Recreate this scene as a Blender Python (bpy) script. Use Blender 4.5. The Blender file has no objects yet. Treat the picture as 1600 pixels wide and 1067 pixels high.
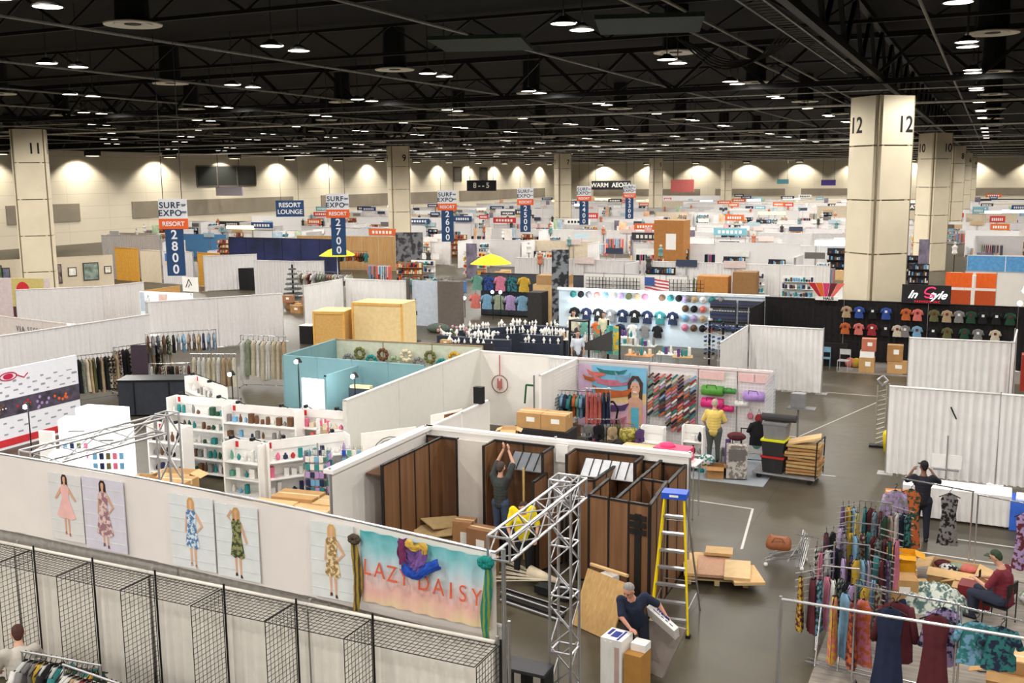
import bpy, bmesh, math, random
from mathutils import Vector, Matrix
random.seed(7)
PI = math.pi
S = bpy.context.scene
COL = S.collection

# ------------------------------------------------------------------ camera, exposure, light
CAM_H = 8.0
F_PX, YAW, PITCH, ROLL = 1594.4, -0.43739185, 0.15927557, 0.00916561
cam_d = bpy.data.cameras.new('camera')
cam_d.sensor_width = 36.0
cam_d.lens = F_PX * 36.0 / 1600.0
cam_d.clip_end = 1000
cam = bpy.data.objects.new('camera', cam_d)
COL.objects.link(cam)
_f = Vector((math.sin(YAW) * math.cos(PITCH), math.cos(YAW) * math.cos(PITCH), -math.sin(PITCH)))
_r = Vector((math.cos(YAW), -math.sin(YAW), 0))
_d = _f.cross(_r)
_rx = _r * math.cos(ROLL) + _d * math.sin(ROLL)
_dx = -_r * math.sin(ROLL) + _d * math.cos(ROLL)
M3 = Matrix((_rx, -_dx, -_f)).transposed()
cam.matrix_world = Matrix.Translation((0, 0, CAM_H)) @ M3.to_4x4()
S.camera = cam

w = bpy.data.worlds.new('world')
S.world = w
w.use_nodes = True
w.node_tree.nodes['Background'].inputs[0].default_value = (0.72, 0.78, 0.9, 1)
w.node_tree.nodes['Background'].inputs[1].default_value = 0.25

S.view_settings.view_transform = 'Standard'
S.view_settings.look = 'None'
S.view_settings.gamma = 1
S.view_settings.exposure = 0.08
S.view_settings.use_curve_mapping = False

def lamp(kind, loc, power, color=(1, 0.955, 0.9), size=1.0, rot=(0, 0, 0), spot=None, name='hall_lamp'):
    d = bpy.data.lights.new(name, kind)
    d.energy = power
    d.color = color
    if kind == 'AREA':
        d.shape = 'DISK'; d.size = size
    else:
        d.shadow_soft_size = size
    if spot:
        d.spot_size = spot; d.spot_blend = 0.35 if spot > 2 else 1.0
    o = bpy.data.objects.new(name, d)
    o.location = loc; o.rotation_euler = rot
    COL.objects.link(o)
    return o

# the high-bay lattice of the hall: lamps in pairs every 9.55 m
LX = [8.9 - 9.55 * i for i in range(12)]
LY = [-21.75 + 9.55 * j for j in range(30)]
P_BAY = 1420.0
for i, x in enumerate(LX):
    for j, y in enumerate(LY):
        if y < 75 and x > -70:
            if x > -50 or j % 2 == 0:
                lamp('SPOT', (x, y + 0.6, 11.9), P_BAY * (1 if x > -50 else 2), size=0.4, spot=math.radians(168))
for x in (-90, -67, -41, -27, -13, 8):
    for y in range(86, 262, 16):
        lamp('SPOT', (x, y, 11.6), P_BAY * 3.2, size=1.0, spot=math.radians(168))
for y in (64, 44):
    lamp('SPOT', (-88, y, 11.6), P_BAY * 1.5, size=1, spot=math.radians(168))
# wall-wash fittings along the left and the far wall
WASH = []
for k in range(14):
    WASH.append((-104.2, 70 + 13.6 * k, 0))
for k in range(9):
    WASH.append((-97 + 13.2 * k, 265.2, 1))
for x, y, s in WASH:
    lamp('SPOT', (x, y, 11.1), 4200 if s else 3200, color=(1, 0.93, 0.8), size=0.4, spot=math.radians(116), name='wall_wash_lamp',
         rot=(math.radians(27), 0, 0) if s else (0, math.radians(27), 0))

# ------------------------------------------------------------------ helpers
def lin(c):
    return tuple(((v / 255.0) / 12.92 if v / 255.0 <= 0.04045 else ((v / 255.0 + 0.055) / 1.055) ** 2.4) for v in c)

_M = {}
def mat(c, rough=0.7, metal=0.0, var=0.08, scale=6.0, emit=0.0, kind='noise', c2=None, bump=0.0, spec=0.3, stretch=None):
    key = (c, rough, metal, var, scale, emit, kind, c2, bump, spec, stretch)
    if key in _M:
        return _M[key]
    m = bpy.data.materials.new('%s_%d_%d_%d' % ((kind,) + tuple(int(v) for v in c)))
    m.use_nodes = True
    nt = m.node_tree; N = nt.nodes; Lk = nt.links
    b = N['Principled BSDF']
    b.inputs['Roughness'].default_value = rough
    b.inputs['Metallic'].default_value = metal
    b.inputs['Specular IOR Level'].default_value = spec
    tc = N.new('ShaderNodeTexCoord')
    mp = N.new('ShaderNodeMapping')
    if stretch: mp.inputs['Scale'].default_value = stretch
    Lk.new(tc.outputs['Object'], mp.inputs[0])
    base = lin(c)
    if kind == 'wood':
        t = N.new('ShaderNodeTexNoise'); t.inputs['Scale'].default_value = scale
        t.inputs['Detail'].default_value = 5
        mp.inputs['Scale'].default_value = stretch or (9, 9, 0.5)
        src = t.outputs['Fac']
    elif kind == 'print':
        t = N.new('ShaderNodeTexNoise'); t.inputs['Scale'].default_value = scale * .9; t.inputs['Detail'].default_value = 2
        src = t.outputs['Fac']
    elif kind == 'wave':
        t = N.new('ShaderNodeTexWave'); t.inputs['Scale'].default_value = scale
        t.inputs['Distortion'].default_value = 2.0
        src = t.outputs['Fac']
    else:
        t = N.new('ShaderNodeTexNoise'); t.inputs['Scale'].default_value = scale
        t.inputs['Detail'].default_value = 3
        src = t.outputs['Fac']
    Lk.new(mp.outputs[0], t.inputs['Vector'])
    r = N.new('ShaderNodeValToRGB')
    a = [max(0, v * (1 - var)) for v in base]; z = [min(1, v * (1 + var)) for v in base]
    if c2:
        z = list(lin(c2)); a = list(base)
    r.color_ramp.elements[0].color = (*a, 1); r.color_ramp.elements[1].color = (*z, 1)
    r.color_ramp.elements[0].position = 0.3; r.color_ramp.elements[1].position = 0.7
    if kind == 'print':
        r.color_ramp.elements[0].position = 0.46; r.color_ramp.elements[1].position = 0.56
    Lk.new(src, r.inputs[0])
    Lk.new(r.outputs[0], b.inputs['Base Color'])
    if emit > 0:
        Lk.new(r.outputs[0], b.inputs['Emission Color'])
        b.inputs['Emission Strength'].default_value = emit
    if bump > 0:
        bp = N.new('ShaderNodeBump'); bp.inputs['Strength'].default_value = bump
        bp.inputs['Distance'].default_value = 0.01
        Lk.new(src, bp.inputs['Height']); Lk.new(bp.outputs[0], b.inputs['Normal'])
    _M[key] = m
    return m

class MB:
    """collects shapes into one mesh"""
    def __init__(s):
        s.v = []; s.f = []; s.m = []; s.T = None
    def add(s, vs, fs, m=0):
        n = len(s.v)
        if s.T is not None:
            vs = [tuple(s.T @ Vector(p)) for p in vs]
        s.v += [tuple(p) for p in vs]
        s.f += [tuple(i + n for i in f) for f in fs]
        s.m += [m] * len(fs)
        return s
    def bx(s, x0, x1, y0, y1, z0, z1, m=0):
        return s.add([(x0, y0, z0), (x1, y0, z0), (x1, y1, z0), (x0, y1, z0), (x0, y0, z1), (x1, y0, z1), (x1, y1, z1), (x0, y1, z1)],
              [(0, 3, 2, 1), (4, 5, 6, 7), (0, 1, 5, 4), (1, 2, 6, 5), (2, 3, 7, 6), (3, 0, 4, 7)], m)
    def box(s, c, d, m=0, rz=0, rx=0, ry=0):
        R = Matrix.Translation(c) @ Matrix.Rotation(rz, 4, 'Z') @ Matrix.Rotation(ry, 4, 'Y') @ Matrix.Rotation(rx, 4, 'X')
        x, y, z = d[0] / 2, d[1] / 2, d[2] / 2
        vs = [tuple(R @ Vector(p)) for p in ((-x, -y, -z), (x, -y, -z), (x, y, -z), (-x, y, -z), (-x, -y, z), (x, -y, z), (x, y, z), (-x, y, z))]
        return s.add(vs, [(0, 3, 2, 1), (4, 5, 6, 7), (0, 1, 5, 4), (1, 2, 6, 5), (2, 3, 7, 6), (3, 0, 4, 7)], m)
    def bar(s, a, b, r, n=6, m=0, r2=None):
        a = Vector(a); b = Vector(b); d = b - a
        if d.length < 1e-6: return s
        q = d.to_track_quat('Z', 'Y')
        r2 = r if r2 is None else r2
        vs = []
        for p, rr in ((a, r), (b, r2)):
            for k in range(n):
                t = 2 * PI * (k + 0.5) / n
                vs.append(tuple(p + q @ Vector((rr * math.cos(t), rr * math.sin(t), 0))))
        fs = [(k, (k + 1) % n, n + (k + 1) % n, n + k) for k in range(n)]
        fs += [tuple(reversed(range(n))), tuple(range(n, 2 * n))]
        return s.add(vs, fs, m)
    def path(s, pts, r, n=6, m=0):
        for a, b in zip(pts, pts[1:]): s.bar(a, b, r, n, m)
        return s
    def lathe(s, prof, c=(0, 0, 0), n=16, m=0, cap=True):
        vs = []
        for rr, z in prof:
            for k in range(n):
                t = 2 * PI * k / n
                vs.append((c[0] + rr * math.cos(t), c[1] + rr * math.sin(t), c[2] + z))
        fs = []
        for i in range(len(prof) - 1):
            for k in range(n):
                fs.append((i * n + k, i * n + (k + 1) % n, (i + 1) * n + (k + 1) % n, (i + 1) * n + k))
        if cap:
            fs.append(tuple(reversed(range(n)))); fs.append(tuple(range((len(prof) - 1) * n, len(prof) * n)))
        return s.add(vs, fs, m)
    def ball(s, c, r, n=10, m=0, sc=(1, 1, 1)):
        prof = [(max(1e-3, math.sin(PI * i / n)) * r, -math.cos(PI * i / n) * r * sc[2]) for i in range(n + 1)]
        k0 = len(s.v)
        s.lathe(prof, (0, 0, 0), n + 2, m)
        for i in range(k0, len(s.v)):
            x, y, z = s.v[i]; s.v[i] = (x * sc[0] + c[0], y * sc[1] + c[1], z + c[2])
        return s
    def sheet(s, rows, m=0):
        nr, nc = len(rows), len(rows[0])
        vs = [p for r in rows for p in r]
        fs = [(i * nc + j, i * nc + j + 1, (i + 1) * nc + j + 1, (i + 1) * nc + j) for i in range(nr - 1) for j in range(nc - 1)]
        return s.add(vs, fs, m)
    def slab(s, pts, d, m=0):
        """polygon pts (3D, planar) given thickness vector d"""
        n = len(pts); d = Vector(d)
        vs = [tuple(p) for p in pts] + [tuple(Vector(p) + d) for p in pts]
        fs = [tuple(range(n)), tuple(range(2 * n - 1, n - 1, -1))] + [(k, (k + 1) % n, n + (k + 1) % n, n + k) for k in range(n)]
        return s.add(vs, fs, m)
    def flip(s, y):
        return s
    def mesh(s, name, mats, smooth=False):
        me = bpy.data.meshes.new(name)
        me.from_pydata(s.v, [], s.f)
        if not isinstance(mats, (list, tuple)): mats = [mats]
        for mm in mats: me.materials.append(mm)
        me.polygons.foreach_set('material_index', s.m)
        if smooth: me.polygons.foreach_set('use_smooth', [True] * len(s.f))
        me.update()
        return me
    def build(s, name, mats, parent=None, loc=(0, 0, 0), rz=0, smooth=False):
        return put(name, s.mesh(name, mats, smooth), parent, loc, rz)

def put(name, me, parent=None, loc=(0, 0, 0), rz=0):
    o = bpy.data.objects.new(name, me)
    COL.objects.link(o)
    o.parent = parent
    o.location = loc
    o.rotation_euler = (0, 0, rz)
    return o

USED = {}
def tag(o, label=None, cat=None, group=None, kind=None):
    if label: o['label'] = label
    if cat:
        o['category'] = cat
        if not kind: o['kind'] = 'thing'
    if group: o['group'] = group
    if kind: o['kind'] = kind
    return o

def thing(name, label, cat, loc=(0, 0, 0), rz=0, group=None):
    o = bpy.data.objects.new(name, None)
    o.empty_display_size = 0.1
    COL.objects.link(o)
    o.location = loc; o.rotation_euler = (0, 0, rz)
    return tag(o, label, cat, group)

def dup(root, loc=None, rz=None, label=None, group=None):
    r = root.copy(); COL.objects.link(r)
    if loc is not None: r.location = loc
    if rz is not None: r.rotation_euler = (0, 0, rz)
    if label: r['label'] = label
    if group: r['group'] = group
    for ch in list(root.children):
        c = ch.copy(); COL.objects.link(c); c.parent = r
        for g in list(ch.children):
            d = g.copy(); COL.objects.link(d); d.parent = c
    return r

def text(s, size, m, parent, loc, rot=(PI / 2, 0, 0), name='lettering', ext=0.004, align='CENTER', sx=1.0, bold=0.0, sp=1.0, shear=0.0):
    c = bpy.data.curves.new(name, 'FONT')
    c.body = s; c.size = size; c.extrude = ext; c.align_x = align; c.align_y = 'CENTER'
    c.offset = bold
    c.space_character = sp
    c.space_line = 0.85
    c.shear = shear
    tmp = bpy.data.objects.new(name, c)
    me = bpy.data.meshes.new_from_object(tmp)
    bpy.data.objects.remove(tmp)
    me.materials.clear(); me.materials.append(m)
    o = bpy.data.objects.new(name, me); COL.objects.link(o)
    o.parent = parent; o.location = loc; o.rotation_euler = rot; o.scale = (sx, 1, 1)
    return o

# common materials
WHITE = mat((232, 228, 222), 0.85, var=0.03, scale=2)
DRAPE = mat((228, 226, 224), 0.95, var=0.04, scale=3, bump=0.1)
PAINTW = mat((240, 238, 234), 0.5, var=0.02)
CHROME = mat((200, 200, 202), 0.25, 0.9, var=0.05)
ALU = mat((190, 190, 192), 0.38, 0.85, var=0.06)
BLACK = mat((22, 22, 24), 0.6, var=0.2)
BLACKM = mat((30, 30, 32), 0.35, 0.4, var=0.15)
DARK = mat((48, 46, 46), 0.7, var=0.15)
CARD = mat((186, 146, 96), 0.85, var=0.08, scale=5)
CARD2 = mat((166, 124, 78), 0.85, var=0.1, scale=5)
CARDL = mat((214, 178, 128), 0.85, var=0.08, scale=5)
TAPE = mat((222, 200, 160), 0.4, var=0.04)
PAPER = mat((238, 236, 230), 0.8, var=0.03)
GREY = mat((120, 120, 120), 0.6, var=0.1)
# ------------------------------------------------------------------ the hall
def floor_mat():
    m = bpy.data.materials.new('polished_concrete'); m.use_nodes = True
    nt = m.node_tree; N = nt.nodes; L = nt.links; b = N['Principled BSDF']
    tc = N.new('ShaderNodeTexCoord')
    n1 = N.new('ShaderNodeTexNoise'); n1.inputs['Scale'].default_value = 0.35; n1.inputs['Detail'].default_value = 8
    n2 = N.new('ShaderNodeTexNoise'); n2.inputs['Scale'].default_value = 3.5; n2.inputs['Detail'].default_value = 6
    L.new(tc.outputs['Object'], n1.inputs['Vector']); L.new(tc.outputs['Object'], n2.inputs['Vector'])
    br = N.new('ShaderNodeTexBrick'); br.inputs['Scale'].default_value = 1.0
    br.inputs['Brick Width'].default_value = 4.6; br.inputs['Row Height'].default_value = 4.6
    br.inputs['Mortar Size'].default_value = 0.012; br.offset = 0
    br.inputs['Color1'].default_value = (1, 1, 1, 1); br.inputs['Color2'].default_value = (0.93, 0.93, 0.93, 1)
    br.inputs['Mortar'].default_value = (0.6, 0.6, 0.6, 1)
    L.new(tc.outputs['Object'], br.inputs['Vector'])
    mx = N.new('ShaderNodeMix'); mx.data_type = 'FLOAT'; mx.inputs[0].default_value = 0.45
    L.new(n1.outputs['Fac'], mx.inputs[2]); L.new(n2.outputs['Fac'], mx.inputs[3])
    r = N.new('ShaderNodeValToRGB')
    r.color_ramp.elements[0].position = 0.34; r.color_ramp.elements[0].color = (*lin((66, 60, 48)), 1)
    r.color_ramp.elements[1].position = 0.66; r.color_ramp.elements[1].color = (*lin((89, 82, 65)), 1)
    L.new(mx.outputs[0], r.inputs[0])
    mul = N.new('ShaderNodeMix'); mul.data_type = 'RGBA'; mul.blend_type = 'MULTIPLY'; mul.inputs[0].default_value = 1
    L.new(r.outputs[0], mul.inputs[6]); L.new(br.outputs['Color'], mul.inputs[7])
    L.new(mul.outputs[2], b.inputs['Base Color'])
    rr = N.new('ShaderNodeMapRange'); rr.inputs[3].default_value = 0.3; rr.inputs[4].default_value = 0.55
    L.new(n2.outputs['Fac'], rr.inputs[0]); L.new(rr.outputs[0], b.inputs['Roughness'])
    b.inputs['Specular IOR Level'].default_value = 0.3
    return m
def wall_mat(ax):
    m = bpy.data.materials.new('wall_panels'); m.use_nodes = True
    nt = m.node_tree; N = nt.nodes; L = nt.links; b = N['Principled BSDF']
    tc = N.new('ShaderNodeTexCoord'); sp = N.new('ShaderNodeSeparateXYZ'); cb = N.new('ShaderNodeCombineXYZ')
    L.new(tc.outputs['Object'], sp.inputs[0]); L.new(sp.outputs[ax], cb.inputs[0]); L.new(sp.outputs[2], cb.inputs[1])
    br = N.new('ShaderNodeTexBrick'); br.offset = 0; br.inputs['Scale'].default_value = 1
    br.inputs['Brick Width'].default_value = 6.8; br.inputs['Row Height'].default_value = 1.6; br.inputs['Mortar Size'].default_value = 0.03
    c = lin((222, 212, 190))
    br.inputs['Color1'].default_value = (*c, 1); br.inputs['Color2'].default_value = (*[v * 0.97 for v in c], 1)
    br.inputs['Mortar'].default_value = (*[v * 0.78 for v in c], 1)
    L.new(cb.outputs[0], br.inputs['Vector']); L.new(br.outputs['Color'], b.inputs['Base Color'])
    b.inputs['Roughness'].default_value = 0.8
    return m
def struct(name, mb, m, parent=None):
    o = mb.build(name, m, parent)
    if parent is None: tag(o, kind='structure')
    return o
XL, XR, YF, YN = -107.0, 45.0, 268.0, -30.0
struct('floor', MB().bx(XL, XR, YN, YF, -0.2, 0), floor_mat())
CEIL = mat((8, 8, 8), 0.9, var=0.3, scale=0.3)
STEEL = mat((13, 13, 13), 0.6, var=0.2)
struct('ceiling', MB().bx(XL, XR, YN, YF, 14.2, 14.4), CEIL)
struct('wall_left', MB().bx(XL - 0.3, XL, YN, YF, 0, 14.2), wall_mat(1))
struct('wall_far', MB().bx(XL, XR, YF, YF + 0.3, 0, 14.2), wall_mat(0))
struct('wall_right', MB().bx(XR, XR + 0.3, YN, YF, 0, 14.2), mat((150, 142, 126), 0.8))
struct('wall_near', MB().bx(XL, XR, YN - 0.3, YN, 0, 14.2), mat((150, 142, 126), 0.8))
# dark bulkhead above the pale wall panels, taupe band below
struct('trim_1', MB().bx(XL, XL + 0.35, 30, YF, 11.9, 14.2), CEIL)
struct('trim_2', MB().bx(XL, XR, YF - 0.35, YF, 11.9, 14.2), CEIL)
TAUPE = mat((140, 130, 114), 0.8, var=0.1, scale=0.5)
k = 3
for y0, y1 in ((60, 84), (86, 97), (106, 142), (150, 196), (202, 250)):
    struct('trim_%d' % k, MB().bx(XL, XL + 0.12, y0, y1, 2.9, 5.2), TAUPE); k += 1
for x0, x1 in ((-100, -70), (-66, -48), (-44, -20), (-10, 20)):
    struct('trim_%d' % k, MB().bx(x0, x1, YF - 0.12, YF, 2.9, 4.6), TAUPE); k += 1
# upper windows of the left wall
GLD = mat((60, 62, 60), 0.15, 0.3)
def hall_window(n, y0, y1, z0, z1, panes):
    f = MB(); t = 0.22
    x = XL + 0.1
    f.bx(XL, x, y0, y1, z0 - t, z0); f.bx(XL, x, y0, y1, z1, z1 + t)
    wv = (y1 - y0) / panes
    for i in range(panes + 1):
        yy = y0 + i * wv; f.bx(XL, x, yy - t / 2, yy + t / 2, z0, z1)
    o = struct('window_%d' % n, f, mat((96, 92, 84), 0.6))
    MB().bx(XL, XL + 0.04, y0, y1, z0, z1).build('window_pane', GLD, o)
hall_window(1, 119, 132.5, 7.2, 10.0, 3)
hall_window(2, 199.5, 203, 7.4, 10.2, 1)
hall_window(3, 212, 216, 7.4, 10.2, 1)

# light and dark fixtures along the wall tops
wf = None
for x, y, s in WASH:
    if wf is None:
        wf = thing('wall_light', 'black box light fitting high on the hall wall above a bright pool of light', 'light', (x, y, 11.3), 0, 'wall wash lights')
        MB().bx(-.5, .5, -.9, .9, -.1, .5).build('housing', BLACK, wf)
        MB().bx(-.4, .4, -.7, .7, -.14, -.1).build('lens', mat((255, 235, 200), 0.4, emit=3), wf)
        pass
    else:
        dup(wf, (x, y, 11.3), PI / 2 if s else 0)

# ---- ceiling services
XS = [8.9, -15.2, -24.6, -33.8, -43.4, -52.8, -62.3, -72]
g = 'grey conduits running the length of the dark ceiling'
ORD = ['first', 'second', 'third', 'fourth', 'fifth', 'sixth', 'seventh', 'eighth', 'ninth', 'tenth', 'eleventh', 'twelfth']
for i, x in enumerate([-2.0, -8.85, -7.9, -15.2, -24.6, -33.8, -43.4, -52.8, -62.3, -72, -82, -92]):
    o = MB().bar((x, 8, 12.45), (x, 262, 12.45), 0.05, 6).build('ceiling_conduit', mat((150, 148, 142), 0.6, var=0.2), None)
    tag(o, 'thin grey conduit along the dark ceiling, %s line counted from the right' % ORD[i], 'conduit', g)
for i, y in enumerate((53.4, 79.2, 106, 121, 138, 155, 172, 189, 207, 225, 243)):
    o = MB().bar((-104, y, 11.35), (30, y, 11.35), 0.06, 6)
    o.bar((-104, y, 12.0), (30, y, 12.0), 0.03, 4)
    o = o.build('ceiling_cable', mat((220, 218, 210), 0.5, var=0.2), None)
    tag(o, 'long pale cable stretched across the width of the dark ceiling, %s from the front' % ORD[i], 'cable', 'cables across the ceiling')
# steel trusses over the column lines and a tray on the right
def roof_truss(p0, p1, n, label, h=1.9, wd=0.16, name='roof_truss', group=None):
    a = Vector(p0); b = Vector(p1); mb = MB()
    up = Vector((0, 0, h))
    mb.bar(a, b, wd, 4); mb.bar(a + up, b + up, wd, 4)
    for i in range(n):
        q0 = a.lerp(b, i / n); q1 = a.lerp(b, (i + 0.5) / n); q2 = a.lerp(b, (i + 1) / n)
        mb.bar(q0 + up, q1, wd * 0.6, 4); mb.bar(q1, q2 + up, wd * 0.6, 4)
    o = mb.build(name, STEEL)
    tag(o, label, 'truss', group)
for i, y in enumerate((47, 92, 137, 182, 237)):
    roof_truss((-106, y, 11.9), (40, y, 11.9), 34, 'black steel roof truss crossing the hall over the %s pair of columns' % ORD[i], group='roof trusses across the hall')
for i, y in enumerate((14, 25, 36, 58, 69, 80.5)):
    roof_truss((-106, y, 12.9), (40, y, 12.9), 40, 'black steel ceiling joist spanning the hall, %s counted from the front' % ORD[i], h=1.1, wd=0.08, name='ceiling_joist', group='ceiling joists')
for x in (-4.5, -55.8):
    roof_truss((x, -8, 11.95), (x, 262, 11.95), 60, 'black steel truss running over the %s line of columns' % ('right' if x > -10 else 'left'))
mb = MB()
for s in (-.3, .3):
    mb.bar((-5.7 + s, 6, 12.3), (-5.7 + s, 47, 12.3), 0.05, 4)
for i in range(80):
    mb.bar((-6.0, 6 + i * .51, 12.3), (-5.4, 6 + i * .51, 12.3), 0.02, 4)
tag(mb.build('cable_tray', mat((110, 110, 106), 0.5, var=0.2)), 'ladder-shaped grey cable tray leading to the top of the column marked 12', 'cable tray')
for i in range(5):
    mb = MB(); y = 33 + i * .5
    pts = [(-9.5 + 3.4 * t / 10, y + .3 * math.sin(t), 12.4 - 1.1 * math.sin(PI * t / 10) * (1 - .1 * i)) for t in range(11)]
    mb.path(pts, 0.03, 5)
    tag(mb.build('hanging_cable', DARK), 'dark cable sagging from the ceiling left of the column marked 12', 'cable', 'sagging ceiling cables')
# ducts
DUCT = mat((18, 19, 20), 0.7, var=0.2, scale=0.6)
for x, y in ((-15.5, 31), (-9.3, 29.5)):
    tag(MB().bx(-1.5, 1.5, -1.6, 1.6, 0, .12).build('ceiling_panel', mat((36, 52, 44), 0.7, var=0.2), None, (x, y, 12.3), .3), 'dark green hanging panel under the roof, %s one' % ('right' if x > -12 else 'left'), 'panel')
# exit-like white plate and hanging pointer
# round diffusers
DIFF = mat((244, 238, 224), 0.5, var=0.05); DIFD = mat((50, 46, 40), 0.6)
df = None
n_d = 0
for x in (-.3, -10.95, -23.1, -35.4, -47, -58.5, -70, -82):
    for y in (9.2, 23.4, 38, 52.2, 67, 81.8, 96.5, 111, 126, 141, 156, 171):
        if x > -5 and y < 30: continue
        if df is None:
            df = thing('ceiling_diffuser', 'round white ceiling air diffuser ring in the dark ceiling', 'air diffuser', (x, y, 12.5), 0, 'round ceiling diffusers')
            mb = MB()
            mb.lathe([(.82, 0), (.84, .04), (.55, .1), (.5, .1), (.6, .02), (.82, 0)], n=28, cap=False)
            mb.build('outer_ring', DIFF, df, smooth=True)
            MB().lathe([(.5, .02), (.5, .05), (.3, .1), (.28, .08), (.3, .03), (.5, .02)], n=24, cap=False).build('inner_ring', DIFF, df, smooth=True)
            MB().lathe([(.24, .02), (.2, .12)], n=16).build('core', DIFD, df)
            MB().lathe([(.5, .1), (.45, 1.7)], n=16).build('duct_neck', DUCT, df)
        else:
            dup(df, (x, y, 12.5))
# high-bay lights in pairs (300 nearest apart, the rest far ones stay out of sight behind the roof steel)
LENS = mat((255, 246, 228), 0.4, emit=5.0, var=0.01)
hb = None; nl = 0
order = sorted(((x, y) for x in LX for y in LY), key=lambda p: (p[1] * 1.0 + abs(p[0] + p[1] * .45) * .8))
for x, y in order:
    if x > 0.06 * y + 4 or x < -1.05 * y - 8 or y < 14: continue
    for dy in (0, 1.35):
        if nl >= 290: break
        L0 = (x - .35, y + dy - .05, 12.0)
        if hb is None:
            hb = thing('high_bay_light', 'small round high-bay lamp glowing white in the dark ceiling', 'ceiling light', L0, 0, 'high-bay lamps in pairs')
            MB().lathe([(.1, .2), (.14, .16), (.36, .03), (.37, 0), (.34, 0)], n=18, cap=False).build('reflector', mat((60, 58, 56), 0.5, 0.3), hb, smooth=True)
            MB().lathe([(.33, .0), (.33, .01)], n=18).build('lens', LENS, hb)
            MB().bar((0, 0, .2), (0, 0, 2.2), .02, 5).build('hanger_rod', DARK, hb)
        else:
            dup(hb, L0)
        nl += 1

# ---- columns
CC = mat((220, 208, 182), 0.75, var=0.05, scale=0.8)
CG = mat((120, 108, 84), 0.8)
PIPE = mat((196, 184, 152), 0.6)
def column(x, y, num, label):
    t = thing('column', label, 'column', (x, y, 0))
    a = 0.80; n = 0.20
    # diamond plan: four broad faces at 45 degrees with a notch at every corner
    R = a * math.sqrt(2)   # distance of a broad face's ends
    hh = 11.3
    body = MB()
    for k in range(4):
        body.T = Matrix.Rotation(PI / 4 + k * PI / 2, 4, 'Z')
        D = 1.02
        z = 0
        segs = [0, 2.3, 4.6, 6.9, 9.2, hh]
        for z0, z1 in zip(segs, segs[1:]):
            body.add([(D, -a, z0 + .03), (D, a, z0 + .03), (D, a, z1 - .03), (D, -a, z1 - .03), (D - .12, a + .08, z0 + .03), (D - .12, a + .08, z1 - .03), (D - .12, -a - .08, z0 + .03), (D - .12, -a - .08, z1 - .03),
                      (D - .45, a - .02, z0 + .03), (D - .45, a - .02, z1 - .03), (D - .45, -a + .02, z0 + .03), (D - .45, -a + .02, z1 - .03)],
                     [(0, 1, 2, 3), (1, 4, 5, 2), (6, 0, 3, 7), (4, 8, 9, 5), (10, 6, 7, 11), (3, 2, 5, 9, 11, 7), (0, 6, 10, 8, 4, 1)])
    body.T = None
    body.build('panel_cladding', CC, t)
    core = MB(); c = 0.93
    core.T = Matrix.Rotation(PI / 4, 4, 'Z'); core.bx(-c, c, -c, c, 0, hh - .02)
    core.build('core', CG, t)
    for k in range(4):
        p = MB(); ang = k * PI / 2
        p.bar((1.16 * math.cos(ang), 1.16 * math.sin(ang), 0), (1.16 * math.cos(ang), 1.16 * math.sin(ang), hh - .3), .07, 10)
        p.build('pipe', PIPE, t, smooth=True)
        p = MB()
        p.T = Matrix.Rotation(ang, 4, 'Z')
        p.bx(1.05, 1.2, -.24, -.17, 0, hh - .1); p.bx(1.05, 1.2, .17, .24, 0, hh - .1)
        p.build('corner_strip', CC, t)
    NUMM = mat((24, 22, 20), 0.6)
    for k in (0, 1, 2, 3):
        ang = PI / 4 + k * PI / 2
        off = -.38 if k in (2,) else .38
        # face normal direction ang; letters upright on the face
        c0 = Vector((math.cos(ang), math.sin(ang), 0)) * 1.03
        tang = Vector((-math.sin(ang), math.cos(ang), 0))
        c0 = c0 + tang * (.38 if k == 3 else (-.38 if k == 2 else 0))
        text(num, 0.95, NUMM, t, (c0.x, c0.y, hh - 1.25), (PI / 2, 0, ang + PI / 2), bold=0.015, name='column_number', sx=.85)
    return t
for i, y in enumerate((47.5, 92.5, 137.5, 182.5, 237)):
    column(-4.5, y, ['12', '10', '8', '6', '4'][i], ['thick beige column marked 12 behind the black clothing booth', 'beige column marked 10 standing behind the column marked 12',
           'third beige column of the right-hand row, behind the one marked 10', 'fourth beige column of the right-hand row, half hidden', 'last beige column of the right-hand row, far back'][i])
for i, y in enumerate((47, 92, 137, 182, 237)):
    column(-55.8, y, ['11', '9', '7', '5', '3'][i], ['thick beige column marked 11 at the left edge of the view', 'beige column marked 9 left of the picture centre beyond the white drapes',
           'beige column just right of the centre, third in the left row', 'slim distant beige column, fourth in the left row', 'farthest beige column of the left row near the far wall'][i])

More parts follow.
